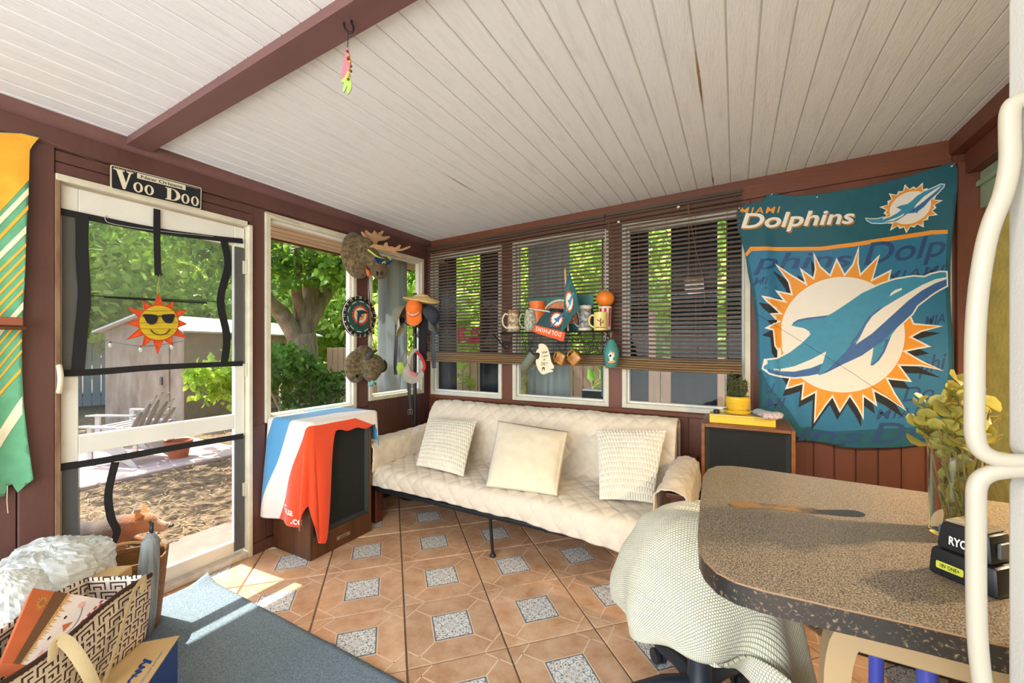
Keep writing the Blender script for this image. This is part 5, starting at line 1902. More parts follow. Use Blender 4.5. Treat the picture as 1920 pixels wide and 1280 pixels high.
r5 = (shp(1432, 440, SY+.04)-shp(1296, 440, SY+.04)).length/2
h5 = shp(1296, 440, SY+.04).z-ZS
bb = MB()
for k in range(8):
    a0 = k*math.pi/4+.1
    vs = []
    for i in range(5):
        a = a0+i*.1
        for (z_, q) in ((.03*h5, .872), (.93*h5, .998)):
            vs.append((r5*q*1.012*math.cos(a), r5*q*1.012*math.sin(a), z_))
    bb.add(vs, [(2*i, 2*i+2, 2*i+3, 2*i+1) for i in range(4)])
bb.build('red_stripes', mat('red_print', (196, 30, 30), .45), m5)
# plain orange ball standing on the cup
c_ = shp(1365, 350, SY+.04)
rb = (shp(1465, 350, SY+.04)-shp(1265, 350, SY+.04)).length/2
zt = ZS+h5
ob = thing('orange_ball', 'plain orange ball resting on the red striped cup', 'ball', (c_.x, SY+.04, zt))
MB().ball((0, 0, rb*.86), (rb, rb, rb*.9), 24, 14, fn=lambda u: 1-.03*abs(math.cos(4*math.atan2(u.y, u.x)))*math.sqrt(max(0, 1-u.z*u.z))).build('ball_body', mat('orange_rubber', (232, 128, 36), .5, vary=.06, scale=14), ob, smooth=True)
MB().lathe([(.006, rb*1.72), (.005, rb*1.80), (0, rb*1.81)], 8).build('stem', mat('green_stem', (96, 112, 50), .7), ob, smooth=True)
# picture board leaning at the back of the shelf
pbd = thing('picture_plate', 'teal and orange souvenir plate leaning behind the mugs', 'plate', (shp(870, 500, SY+.068).x, SY+.068, ZS+.0005))
A, B_ = shp(520, 345, SY+.068), shp(1222, 325, SY+.068)
wd, hh = (B_.x-A.x)/2, A.z-ZS
MB().box((-wd, -.003, 0), (wd, .003, hh), .002).build('plate', mat('teal_metal_plate', (40, 96, 96), .4, vary=.2, scale=20), pbd)
decal('arch_print', [[(wd*.55*math.cos(a*math.pi/16), .06+hh*.62*math.sin(a*math.pi/16)) for a in range(17)]], lambda u, v: (u, -.0042, v), mat('arch_orange', (206, 124, 76), .5, vary=.15, scale=30), pbd)
decal('arch_line', [[((wd*.60 if q else wd*.66)*math.cos(a*math.pi/16), .055+(hh*.66 if q else hh*.72)*math.sin(a*math.pi/16)) for q, rng in ((0, range(17)), (1, range(16, -1, -1))) for a in rng]], lambda u, v: (u, -.0046, v), mat('arch_cream', (206, 190, 150), .5), pbd)
# two team flags on sticks
M_FLG = mat('flag_teal', (24, 66, 72), .7, vary=.1, scale=20, sheen=.3)
M_FLG2 = mat('flag_green', (20, 92, 92), .6, vary=.1, scale=20, sheen=.3)
M_FORG = mat('flag_orange', (236, 92, 36), .7)
def flag(name, label, Y, base):
    t_ = thing(name, label, 'flag', base, group='team flags on the wire shelf')
    inv = Matrix.Translation(t_.location).inverted()
    def f(off, amp=.010):
        def g_(x, y):
            p = shp(x, y, Y)
            return inv @ Vector((p.x, Y-off+amp*math.sin(x*.022+y*.012), p.z))
        return g_
    return t_, f
def mini_logo(tr):
    """sunburst + dolphin shapes through a 2-D map tr(u,v) with u,v in -1..1"""
    b_ = []
    for i in range(28):
        a = 2*math.pi*i/28
        k = 1.0 if i % 2 else .80
        b_.append(tr(k*math.cos(a), k*math.sin(a)))
    b2 = [tr(.72*math.cos(a*math.pi/14), .72*math.sin(a*math.pi/14)) for a in range(28)]
    dl_ = [tr(*p) for p in ((-.95, -.75), (-.5, -.55), (-.1, -.2), (-.45, .1), (.0, .2), (.35, .5), (.9, .85), (1.05, .75), (.7, .35), (.35, -.05), (.3, -.4), (.1, -.2), (-.3, -.62), (-.8, -.9))]
    return b_, b2, dl_
flA, fA = flag('pennant_flag', 'dark teal pennant with orange lettered edge hanging upside down over the shelf', SY-.085, (shp(760, 600).x, SY-.085, ZS-.05))
decal('flag_cloth', [[(735, 462), (900, 475), (905, 560), (935, 715), (760, 672), (600, 632), (650, 560)]], fA(0), M_FLG, flA, 20, .002)
decal('orange_edge', [[(600, 632), (760, 672), (938, 715), (915, 815), (740, 765), (560, 705)]], fA(.0), M_FORG, flA, 20, .002)
def upside(tx):
    vs, fs = text_polys(tx, 1, .02, 'LEFT', 0, 1.25)
    xa_, xb_ = min(v[0] for v in vs), max(v[0] for v in vs)
    yb_2 = max(v[1] for v in vs)
    o0, o1, up_ = Vector((893, 722)), Vector((612, 652)), Vector((-10, 44))
    return [tuple(o0+(o1-o0)*((v[0]-xa_)/(xb_-xa_))+up_*(v[1]/yb_2)) for v in vs], fs
decal('lettering', [upside('DOLPHINS')], fA(.003), M_CRM, flA, 20)
b1, b2, d1 = mini_logo(lambda u, v: (838+u*78*.9+v*8, 575-v*88))
decal('emblem_burst', [b1], fA(.003), M_FORG, flA, 20)
decal('emblem_disc', [b2], fA(.0038), M_CRM, flA, 20)
decal('emblem_dolphin', [d1], fA(.0046), M_NAVY, flA, 20)
b_ = MB().at(Matrix.Translation(flA.location).inverted())
b_.tube([shp(530, 455, SY-.09), shp(765, 490, SY-.09)], [.004, .006], 8)
b_.build('white_stick', mat('white_stick', (224, 216, 204), .5), flA, smooth=True)
MB().at(Matrix.Translation(flA.location).inverted()).tube([shp(758, 470, SY-.088), shp(905, 478, SY-.088)], .013, 10).build('sleeve', mat('dark_sleeve', (22, 34, 38), .7), flA, smooth=True)
flB, fB = flag('upright_flag', 'green folded flag with white dolphin standing upright among the mugs', SY-.115, (shp(995, 700).x, SY-.11, ZS))
decal('flag_cloth', [[(975, 45), (1000, 110), (1040, 270), (1088, 465), (1010, 540), (960, 640), (900, 708), (882, 690), (900, 560), (925, 330), (955, 120)]], fB(0, .018), M_FLG2, flB, 20, .002)
b1, b2, d1 = mini_logo(lambda u, v: (972+u*44+v*4, 380-v*128))
decal('emblem_burst', [b1], fB(.003, .018), M_FORG, flB, 20)
decal('emblem_disc', [b2], fB(.0038, .018), M_CRM, flB, 20)
decal('emblem_dolphin', [d1], fB(.0046, .018), M_DOLT, flB, 20)
b_ = MB().at(Matrix.Translation(flB.location).inverted())
b_.tube([Vector((shp(995, 600).x, SY-.066, ZS+.002)), Vector((shp(978, 60).x, SY-.095, shp(978, 50).z))], .0075, 8)
b_.build('flag_pole', mat('pine_dowel', (214, 166, 106), .5), flB, smooth=True, sharp=60)
# mugs and signs hanging below
def hang_cup(name, label, x, y, r, L, ang, Y, matr, sq=False, hm=None):
    p = shp(x, y, Y)
    t_ = thing(name, label, 'mug', p, group='mugs hanging under the wire shelf')
    t_.rotation_euler = (0, ang, 0)
    if sq:
        b_ = MB()
        b_.box((-r, -r, -L/2), (r, r, L/2), r*.22, 3)
        b_.build('mug_body', matr, t_, smooth=True, sharp=40)
        MB().box((-r*.86, -r*.86, L/2-.004), (r*.86, r*.86, L/2+.001), .004).build('mouth', mat('mug_dark_mouth', (60, 40, 22), .6), t_)
    else:
        MB().lathe([(0, -L/2), (r*.94, -L/2), (r, -L/2+.004), (r, L/2), (r-.005, L/2), (r-.007, -L/2+.01), (0, -L/2+.01)], 24).build('mug_body', matr, t_, smooth=True, sharp=45)
    b_ = MB()
    b_.tube(smooth_path([(r*.9, 0, L*.32), (r*1.5, 0, L*.34), (r*1.75, 0, 0), (r*1.5, 0, -L*.32), (r*.9, 0, -L*.30)], 5), .006, 8)
    b_.build('handle', hm or matr, t_, smooth=True)
    # hook up to the shelf
    q = Matrix.Rotation(ang, 4, 'Y').inverted() @ Vector((0, 0, ZS-.17-p.z))
    g_ = Matrix.Rotation(ang, 4, 'Y').inverted() @ Vector((0, 0, r*.9))
    MB().tube([g_, q], .0016, 5).build('hook_wire', M_IRON, t_)
    return t_
hang_cup('hanging_cup', 'grey-green metal cup hanging tilted at the left under the shelf', 540, 1015, .040, .125, math.radians(38), SY-.066, mat('grey_green_enamel', (112, 116, 100), .4, vary=.08))
M_AMB = mat('amber_glaze', (206, 142, 52), .3, col2=(150, 92, 34), scale=18, contrast=(.4, .6))
hang_cup('hanging_mug', 'square amber mug hanging under the shelf beside the dog sign', 885, 1000, .034, .082, math.radians(205), SY-.066, M_AMB, True)
hang_cup('hanging_mug', 'square amber mug hanging farther right, near the teal pin', 1040, 1000, .038, .086, math.radians(225), SY-.075, M_AMB, True)
for x in (900, 960, 1052):
    pass
dsg = thing('dog_sign', 'cream dog-shaped wooden sign with handwritten words under the shelf', 'sign', (shp(710, 1000, SY-.12).x, SY-.12, shp(710, 1170, SY-.12).z))
inv = Matrix.Translation(dsg.location).inverted()
dogp = [(640, 845), (690, 840), (735, 880), (760, 960), (775, 1030), (805, 1085), (800, 1110), (770, 1115), (800, 1140), (760, 1150), (720, 1165), (680, 1172), (640, 1130), (612, 1060), (612, 1015), (640, 1000), (652, 960), (640, 935), (612, 935), (622, 905), (640, 890)]
b_ = MB().at(inv)
b_.prism([shp(x, y, SY-.12) for x, y in smooth_closed(dogp, 3)], (0, .008, 0))
b_.build('board', mat('cream_board', (232, 218, 184), .6, vary=.05), dsg)
M_INK = mat('black_ink', (34, 28, 24), .8)
def dsf(x, y):
    p = shp(x, y, SY-.12)
    return inv @ Vector((p.x, SY-.1215, p.z))
def hand(body, x0, y0, x1, h):
    vs, fs = text_polys(body, 1, .004, 'LEFT', .2)
    xa_, xb_ = min(v[0] for v in vs), max(v[0] for v in vs)
    m_ = max(v[1] for v in vs)
    return [(lerp(x0, x1, (v[0]-xa_)/(xb_-xa_)), y0-v[1]/m_*h-(v[0]-xa_)/(xb_-xa_)*12) for v in vs], fs
for w_ in (hand('Home', 678, 950, 735, 30), hand('is', 672, 990, 684, 20), hand('where', 692, 986, 745, 20), hand('my', 690, 1025, 715, 16), hand('Dog', 668, 1075, 712, 34), hand('is', 722, 1068, 738, 26)):
    decal('lettering', [w_], dsf, M_INK, dsg)
decal('house_mark', [[(672, 1108), (692, 1090), (712, 1105), (708, 1112), (703, 1108), (706, 1130), (698, 1130), (695, 1108), (686, 1110), (682, 1132), (675, 1132), (680, 1108)]], dsf, M_INK, dsg)
MB().at(inv).tube([shp(700, 850, SY-.116), shp(712, 800, SY-.09), Vector((shp(712, 800).x, SY-.066, ZS-.085))], .0015, 5).build('twine', M_CORD, dsg)
# teal bowling pin hanging from the shelf end
pc = shp(1432, 1090, SY-.05)
pinH = (shp(1432, 690, SY-.05).z-pc.z)
pin = thing('bowling_pin', 'teal bowling pin hanging at the right end of the shelf', 'pin', (pc.x, SY-.05, pc.z))
rm = (shp(1514, 950, SY-.05)-shp(1350, 950, SY-.05)).length/2
MB().lathe([(0, 0), (rm*.62, 0), (rm*.68, .004), (rm*.9, pinH*.16), (rm, pinH*.32), (rm*.93, pinH*.48), (rm*.62, pinH*.64), (rm*.34, pinH*.74), (0, pinH*.74)], 24).build('pin_body', mat('teal_glaze', (70, 140, 132), .25, vary=.04), pin, smooth=True, sharp=50)
MB().lathe([(rm*.335, pinH*.735), (rm*.28, pinH*.82), (rm*.34, pinH*.92), (rm*.3, pinH*.985), (0, pinH)], 20).build('pin_neck', mat('brown_neck', (84, 52, 44), .4), pin, smooth=True)
aF = math.atan2(-SY, -pc.x)
def onpin(u, v):
    return (rm*1.03*math.cos(aF+u/rm), rm*1.03*math.sin(aF+u/rm), v)
decal('white_print', [smooth_closed([(-.020, .085), (-.005, .10), (.016, .098), (.02, .075), (.008, .06), (.016, .045), (-.008, .042), (-.012, .06)], 3)], onpin, mat('pin_white', (228, 220, 206), .4), pin, .006)
decal('orange_print', [smooth_closed([(-.002, .100), (.014, .106), (.024, .092), (.012, .086)], 3), smooth_closed([(-.022, .040), (.022, .046), (.026, .034), (-.010, .028)], 3)], onpin, mat('pin_orange', (226, 150, 70), .4), pin, .006)
decal('dark_print', [smooth_closed([(-.014, .082), (-.002, .088), (.0, .074), (-.010, .070)], 3)], lambda u, v: Vector(onpin(u, v))*1.0+Vector((math.cos(aF)*.001, math.sin(aF)*.001, 0)), M_INK, pin, .006)
MB().tube([(0, 0, pinH), (0, -.0, ZS-.012-pc.z)], .0016, 5).build('hook_wire', M_IRON, pin)
# ================================================================== LEFT WALL AND CEILING THINGS
def LP(x, y, off=0.02):
    return on_x(x, y, XL+off)
# --- hanging orange and green cloth at the left edge
hc = thing('wall_hanging', 'orange and green striped cloth hanging at the far left wall', 'cloth', (XL+.03, .2, .70))
hI = Matrix.Translation(hc.location).inverted()
def hcf(off):
    def f(x, y):
        p = LP(x, y, .034)
        k = sstep(260, 420, y)
        return hI @ Vector((XL+.036+off+.012*k*math.sin(p.y*34+p.z*1.5)+.006*nz(p.y*7, p.z*3), p.y, p.z))
    return f
edge = [(-330, 236), (0, 248), (40, 250), (74, 258), (62, 272), (56, 282), (53, 344), (48, 430), (46, 509), (42, 580), (40, 640), (41, 700), (44, 760), (52, 830), (62, 898), (50, 908), (34, 924), (24, 908), (14, 912), (10, 930), (-10, 934), (-330, 960)]
decal('cloth', [edge], hcf(0), mat('green_hanging', (94, 158, 118), .85, vary=.1, scale=14, sheen=.3), hc, 11, .003)
M_HO = mat('orange_hanging', (240, 164, 40), .85, vary=.08, scale=14, sheen=.3)
M_HCR = mat('cream_hanging', (224, 214, 178), .85, vary=.06, scale=14)
decal('orange_field', [[(-330, 238), (0, 249), (40, 251), (72, 259), (61, 272), (55, 282), (53, 338), (0, 396), (-60, 450), (-330, 700)]], hcf(.0024), M_HO, hc, 11)
def stripe(x0, y0, x1, y1, wd):
    return [(x0, y0), (x1, y1), (x1, y1+wd), (x0, y0+wd)]
decal('cream_stripes', [stripe(-60, 470, 52, 352, 14), stripe(-60, 535, 47, 424, 14), stripe(-60, 690, 42, 566, 14), stripe(-60, 900, 41, 742, 34)], hcf(.0030), M_HCR, hc, 11)
decal('orange_stripes', [stripe(-60, 505, 51, 385, 9), stripe(-60, 565, 47, 456, 7), stripe(-60, 590, 46, 476, 7), stripe(-60, 612, 45, 498, 7), stripe(-60, 635, 43, 520, 7), stripe(-60, 655, 42, 542, 6), stripe(-60, 715, 40, 592, 6), stripe(-60, 738, 40, 612, 6), stripe(-60, 760, 40, 634, 6), stripe(-60, 782, 40, 655, 6), stripe(-60, 805, 38, 690, 8)], hcf(.0030), M_HO, hc, 11)
MB().at(hI).tube([LP(14, 910, .04), LP(13, 940, .04), LP(15, 962, .04)], .0012, 5).build('loose_thread', M_HCR, hc)
led = thing('wall_ledge', 'small reddish wooden ledge end at the far left edge', 'ledge', (XL+.06, LP(0, 607).y, LP(0, 618).z))
MB().box((-.058, -.30, 0), (.05, .055, .012), .003).build('shelf_board', M_WOODR, led)
MB().box((-.058, -.30, .014), (.03, .05, .05), .004).build('back_board', mat('red_brown_wood', (150, 84, 56), .6), led)
# --- thin string tacked along the header
st_ = MB().tube(smooth_path([LP(74, 258, .04), LP(130, 282, .03), LP(205, 312, .024), LP(300, 343, .024), LP(400, 362, .024), LP(470, 388, .024), LP(560, 420, .024)], 5), .0012, 5).build('tacked_string', M_CORD)
tag(st_, 'thin tan string tacked along the wall above the door', 'string')

# --- lettered plate above the door
SG = [LP(207, 308, .026), LP(378, 352, .026), LP(377, 393, .026), LP(207, 353, .026)]
sg = thing('name_plate', 'black plate with cream Voo Doo lettering above the screen door', 'sign', SG[3]-Vector((.006, 0, 0)))
gI = Matrix.Translation(sg.location).inverted()
def sgf(off):
    def f(u, v):          # u 0..1 to the right, v 0..1 up
        a = SG[3].lerp(SG[2], u)
        b_ = SG[0].lerp(SG[1], u)
        p = a.lerp(b_, v)
        return gI @ Vector((p.x+off, p.y, p.z))
    return f
def rrect(u0, v0, u1, v1, r, rv):
    out = []
    for cx, cy, a0 in ((u1-r, v1-rv, 0), (u0+r, v1-rv, 90), (u0+r, v0+rv, 180), (u1-r, v0+rv, 270)):
        for k in range(5):
            a = math.radians(a0+k*22.5)
            out.append((cx+r*math.cos(a), cy+rv*math.sin(a)))
    return out
bb = MB()
f0 = sgf(0)
bb.prism([f0(u, v) for u, v in rrect(0, 0, 1, 1, .02, .06)], (-.004, 0, 0))
bb.build('plate', mat('cream_plate', (214, 206, 180), .4), sg)
decal('black_field', [rrect(.012, .035, .988, .965, .018, .055)], sgf(.0008), mat('black_enamel', (24, 26, 34), .35), sg)
decal('caption_panel', [rrect(.26, .70, .80, .93, .004, .012)], sgf(.0014), mat('caption_cream', (222, 214, 190), .4), sg)
M_SGC = mat('sign_cream', (226, 216, 190), .45)
def O_(cx, w_, h_, b_):
    """high contrast o: outer ellipse with narrow counter, as quads"""
    n_ = 28
    vs, fs = [], []
    for i in range(n_):
        a = 2*math.pi*i/n_
        vs += [(cx+w_*math.cos(a), b_+h_+h_*math.sin(a)), (cx+w_*.46*math.cos(a+.12), b_+h_+h_*.80*math.sin(a+.12))]
    for i in range(n_):
        j = (i+1) % n_
        fs.append((2*i, 2*j, 2*j+1, 2*i+1))
    return vs, fs
letters = [[(.03, .70), (.155, .70), (.155, .665), (.128, .655), (.155, .32), (.182, .655), (.158, .665), (.158, .70), (.225, .70), (.225, .665), (.208, .655), (.150, .09), (.128, .09), (.062, .655), (.03, .665)][:0] or
           [(.025, .88), (.135, .88), (.135, .84), (.112, .82), (.150, .38), (.178, .82), (.152, .84), (.152, .88), (.222, .88), (.222, .84), (.200, .82), (.142, .10), (.118, .10), (.055, .82), (.025, .84)],
           O_(.272, .050, .215, .10), O_(.388, .050, .215, .10), O_(.80, .050, .215, .10), O_(.918, .050, .215, .10)]
decal('lettering', letters, sgf(.0018), M_SGC, sg)
# D: stem + bowl
n_ = 18
vs, fs = [], []
for i in range(n_+1):
    a = -math.pi/2+math.pi*i/n_
    vs += [(.635+.105*math.cos(a), .365+.265*math.sin(a)), (.635+.058*math.cos(a), .365+.235*math.sin(a))]
fs = [(2*i, 2*i+2, 2*i+3, 2*i+1) for i in range(n_)]
decal('capital', [(vs, fs), [(.565, .10), (.64, .10), (.64, .135), (.632, .135), (.632, .595), (.64, .595), (.64, .63), (.565, .63), (.565, .60), (.585, .585), (.585, .145), (.565, .13)]], sgf(.0018), M_SGC, sg)
vs, fs = text_polys('New Orleans', 1, .012)
xa, xb = min(v[0] for v in vs), max(v[0] for v in vs)
decal('caption', [([(lerp(.30, .76, (v[0]-xa)/(xb-xa)), .745+v[1]*.19) for v in vs], fs)], sgf(.0022), M_INK, sg)
decal('filigree', [[(.03+.02*i, .93-.03*(i % 2)), (.04+.02*i, .90), (.045+.02*i, .94)] for i in range(11)]+[[(.81+.018*i, .93-.03*(i % 2)), (.82+.018*i, .90), (.825+.018*i, .94)] for i in range(9)], sgf(.0018), M_SGC, sg)

# --- sun ornament on the screen door
sc_ = LP(296.7, 605, .03)
so = thing('sun_ornament', 'yellow woven sun face with orange rays and sunglasses on the screen door', 'ornament', sc_)
def su(x, y, off=0.0):
    p = on_x(220+x/9.843, 540+y/9.846, XL+.03)
    return Vector((off, p.y-sc_.y, p.z-sc_.z))
fc = (755, 640)
M_SUNY = mat('woven_straw_yellow', (228, 200, 50), .8, vary=.15, scale=60, stretch=(1, .3, 4), translucent=.35, bump=.5, bscale=200)
M_SUNO = mat('woven_orange', (232, 96, 36), .8, vary=.2, scale=50, translucent=.35)
M_SUNR = mat('dark_orange_rim', (188, 60, 22), .8)
face = [su(fc[0]+372*math.cos(a*math.pi/24), fc[1]+325*math.sin(a*math.pi/24)) for a in range(48)]
MB().prism([p-Vector((.004, 0, 0)) for p in face], (.008, 0, 0)).build('face', M_SUNY, so)
bb = MB()
bb.tube([p*1.0+Vector((.002, 0, 0)) for p in face]+[face[0]+Vector((.002, 0, 0))], .0035, 6, caps=False)
bb.build('face_rim', M_SUNR, so)
for k in range(5):
    yy = 640-220+110*k
    hw = 372*math.sqrt(max(0, 1-((yy-640)/325)**2))
    MB().tube([su(755-hw, yy, .0055), su(755+hw, yy, .0055)], .0012, 4).build('weave_line', mat('weave_dark_yellow', (150, 130, 40), .8), so)  # darker yellow lines across the woven face
tips = [(760, 95), (1025, 250), (1285, 395), (1280, 660), (1270, 920), (1015, 1060), (740, 1210), (450, 1085), (165, 950), (165, 650), (170, 350), (465, 235)]
for tx, ty in tips:
    a = math.atan2((ty-fc[1])/325, (tx-fc[0])/372)
    w_ = .20 if (tx, ty) not in ((760, 95), (740, 1210)) else .24
    A = (fc[0]+372*math.cos(a-w_), fc[1]+325*math.sin(a-w_))
    B_ = (fc[0]+372*math.cos(a+w_), fc[1]+325*math.sin(a+w_))
    ray_ = MB().prism([su(*A, -.003), su(tx, ty, -.003), su(*B_, -.003)], (.006, 0, 0)).build('ray', M_SUNO, so)
    MB().tube([su(*A, .002), su(tx, ty, .002), su(*B_, .002)], .003, 6).build('ray_rim', M_SUNR, ray_)
M_SHD = mat('dark_lens', (22, 28, 44), .2, coat=.4)
for pts in (smooth_closed([(455, 490), (560, 483), (680, 492), (735, 520), (725, 590), (680, 655), (610, 672), (540, 640), (495, 560)], 3), smooth_closed([(805, 500), (900, 483), (1040, 485), (1030, 560), (1000, 630), (940, 650), (870, 630), (820, 570)], 3)):
    MB().prism([su(x, y, .006) for x, y in pts], (.003, 0, 0)).build('sunglass_lens', M_SHD, so)
MB().tube([su(720, 530, .008), su(770, 505, .008), su(815, 525, .008)], .002, 6).build('sunglass_bridge', M_SHD, so)
MB().tube(smooth_path([su(600, 765, .007), su(670, 835, .007), su(780, 862, .007), su(890, 835, .007), su(960, 755, .007)], 5), .0022, 6).build('smile', M_TAPE, so)
bb = MB()
bb.tube(smooth_path([su(755, 100), su(735, 30), su(755, -110), su(775, 30), su(760, 100)], 5), .0009, 5)
bb.tube([su(755, -110), LP(300, 514, .006)-sc_], .0009, 5)
bb.build('hanging_loop', mat('gold_thread', (196, 176, 70), .7), so)

# --- plush moose head with swimming goggles
def Z6(x, y, off):
    return on_x(640+x/10.664, 420+y/10.667, XL+off)
mo = thing('plush_moose_head', 'plush brown moose head with tan antlers and goggles on the window post', 'plush head', Z6(300, 640, .004))
mI = Matrix.Translation(mo.location).inverted()
M_FURB = mat('brown_plush_fur', (124, 106, 70), .95, col2=(66, 54, 36), scale=42, bump=1, bscale=150, sheen=.1)
M_FURM = mat('smooth_brown_plush', (104, 86, 60), .95, col2=(78, 64, 44), scale=20, bump=.4, bscale=200, sheen=.1)
bb = MB().at(mI)
n0 = Z6(300, 640, .07)
fur = lambda u: 1+.05*nz(u.x*6, u.y*6, u.z*6)+.05*nz(u.x*17, u.y*17, u.z*17)
bb.ball(Z6(270, 600, .075), (.075, .115, .165), 22, 14, fn=fur)
bb.ball(Z6(340, 780, .095), (.09, .10, .12), 20, 12, fn=fur)
bb.ball(Z6(430, 480, .12), (.09, .085, .09), 18, 12, fn=fur)
bb.ball(Z6(520, 620, .16), (.085, .075, .075), 18, 12)
bb.tube([Z6(560, 640, .18), Z6(680, 760, .22), Z6(730, 860, .235)], [.075, .064, .055], 14)
remesh(bb.build('neck_and_head', M_FURB, mo, smooth=True), .007, 1)
MB().at(mI).ball(Z6(760, 930, .245), (.066, .064, .066), 20, 12).build('muzzle', M_FURM, mo, smooth=True)
for dx in (-1, 1):
    MB().at(mI).ball(Z6(760+dx*45, 985, .306), (.006, .012, .016), 10, 7).build('nostril', mat('dark_plush', (44, 34, 28), .9), mo, smooth=True)
M_ANT = mat('tan_antler_plush', (204, 158, 108), .9, vary=.08, scale=16, sheen=.4)
A_ = [(600, 410), (520, 310), (430, 240), (392, 170), (425, 160), (490, 235), (470, 150), (500, 132), (600, 205), (655, 130), (712, 198), (815, 140), (838, 170), (800, 245), (945, 248), (962, 275), (860, 330), (740, 345), (700, 410)]
B2 = [(560, 500), (620, 412), (740, 425), (835, 440), (870, 380), (915, 385), (925, 450), (1015, 455), (1060, 480), (1145, 425), (1182, 440), (1150, 510), (1290, 468), (1365, 445), (1362, 478), (1200, 540), (1065, 548), (1190, 655), (1196, 682), (1100, 635), (985, 560), (800, 525)]
for nm, pts, o1, o2 in (('antler', A_, .15, .11), ('antler', B2, .20, .24)):
    b_ = MB().at(mI)
    sp = smooth_closed(pts, 2)
    cx = sum(p[0] for p in sp)/len(sp)
    b_.prism([Z6(x, y, lerp(o1, o2, (x-500)/800)) for x, y in sp], (.016, -.010, 0))
    o = b_.build(nm, M_ANT, mo, smooth=True, sharp=50)
    md = o.modifiers.new('soft', 'BEVEL')
    md.width = .004
    md.segments = 2
for pts, of in (([(355, 530), (380, 470), (470, 408), (520, 430), (500, 500), (430, 550), (390, 580)], .17), ([(740, 400), (800, 390), (840, 405), (820, 420), (760, 420)], .10)):
    b_ = MB().at(mI)
    b_.prism([Z6(x, y, of) for x, y in smooth_closed(pts, 3)], (.016, 0, 0))
    b_.build('ear', M_FURM, mo, smooth=True, sharp=50)
MB().at(mI).ball(Z6(595, 665, .235), (.012, .010, .013), 12, 8).build('eye', MATS['dark_eye'], mo, smooth=True)
M_GOG = mat('lime_frame', (206, 222, 96), .4)
gg = MB().at(mI)
gg.tube([Z6(530, 510, .245), Z6(700, 640, .27), Z6(860, 710, .285)], .0055, 8)
gg.tube([Z6(865, 600, .20), Z6(1000, 720, .26)], .005, 8)
gg.tube([Z6(820, 780, .30), Z6(870, 740, .30), Z6(880, 790, .30)], .004, 8)
gg.build('goggle_frame', M_GOG, mo, smooth=True)
for pts, of in (([(650, 660), (760, 690), (860, 715), (840, 770), (760, 790), (690, 750)], .282), ([(890, 770), (980, 720), (1000, 745), (960, 790), (895, 820)], .29)):
    b_ = MB().at(mI)
    b_.prism([Z6(x, y, of) for x, y in smooth_closed(pts, 3)], (.008, 0, 0))
    b_.build('goggle_lens', mat('blue_mirror_lens', (60, 90, 150), .12, .6), mo, smooth=True, sharp=50)
bb = MB().at(mI)
bb.tube([Z6(500, 880, .17), Z6(545, 960, .20), Z6(540, 1050, .20)], [.008, .02, .006], 8, flat=(1, .4))
bb.build('ribbon_tag', mat('orange_ribbon', (226, 112, 50), .7), mo, smooth=True)
# --- round dartboard on the post
dc = LP(675.5, 593.5, .03)
db = thing('dartboard', 'round green dartboard with team emblem and number ring on the window post', 'dartboard', dc)
RD = .163
Mx = RY(math.pi/2)
bb = MB().at(Mx)
bb.lathe([(0, -.022), (RD, -.022), (RD, -.003), (RD-.004, 0), (0, 0)], 48)
bb.build('board', mat('black_board', (30, 26, 26), .7), db, smooth=True, sharp=40)
bb = MB().at(Mx)
bb.lathe([(RD*.80, .0006), (0, .0006)][::-1], 48, caps=False)
bb.build('green_face', mat('green_board', (32, 84, 72), .75, vary=.12, scale=60), db, fixn=False)
bb = MB().at(Mx)
bb.lathe([(RD*.995, -.008), (RD*1.012, -.004), (RD*.995, .001)], 48, caps=False)
bb.build('outer_ring', mat('pale_ring', (200, 192, 176), .5), db, smooth=True)
def dbf(off):
    return lambda u, v: (off, u, v)
segs = []
for k in range(10):
    a0 = math.radians(k*36+12)
    pts = [(RD*.755*math.cos(a0+i*.06), RD*.755*math.sin(a0+i*.06)) for i in range(-3, 4)]+[(RD*.715*math.cos(a0+i*.06), RD*.715*math.sin(a0+i*.06)) for i in range(3, -4, -1)]
    segs.append(pts)
decal('score_arcs', segs, dbf(.0014), mat('board_cream', (226, 216, 196), .7), db)
nums = [20, 1, 18, 4, 13, 6, 10, 15, 2, 17, 3, 19, 7, 16, 8, 11, 14, 9, 12, 5]
txt = []
for k, n_ in enumerate(nums):
    a = math.pi/2-k*math.pi/10
    vs, fs = text_polys(str(n_), .028, .0006, 'CENTER')
    ro = a-math.pi/2
    txt.append(([(RD*.87*math.cos(a)+v[0]*math.cos(ro)-v[1]*math.sin(ro), RD*.87*math.sin(a)+v[0]*math.sin(ro)+v[1]*math.cos(ro)) for v in vs], fs))
decal('numbers', txt, dbf(.0010), MATS['board_cream'], db)
b1 = [((.085 if i % 2 else .070)*math.cos(i*math.pi/18), .012+(.085 if i % 2 else .070)*math.sin(i*math.pi/18)) for i in range(36)]
decal('emblem_burst', [b1], dbf(.0018), mat('board_red', (206, 72, 44), .7), db)
decal('emblem_disc', [[(.060*math.cos(i*math.pi/16), .012+.060*math.sin(i*math.pi/16)) for i in range(32)]], dbf(.0024), MATS['board_cream'], db)
decal('emblem_disc_inner', [[(.04*math.cos(i*math.pi/12), .012+.04*math.sin(i*math.pi/12)) for i in range(24)]], dbf(.0030), mat('board_orange', (226, 150, 96), .7), db)
decal('emblem_dolphin', [smooth_closed([(-.05, -.085), (-.03, -.06), (-.034, -.02), (-.028, .025), (-.04, .045), (-.01, .048), (.02, .055), (.05, .045), (.062, .028), (.03, .025), (.005, .015), (.018, -.005), (-.005, .0), (-.012, -.03), (-.018, -.065), (.0, -.085), (-.025, -.078)], 3)], dbf(.0036), mat('board_teal', (24, 66, 72), .7), db)
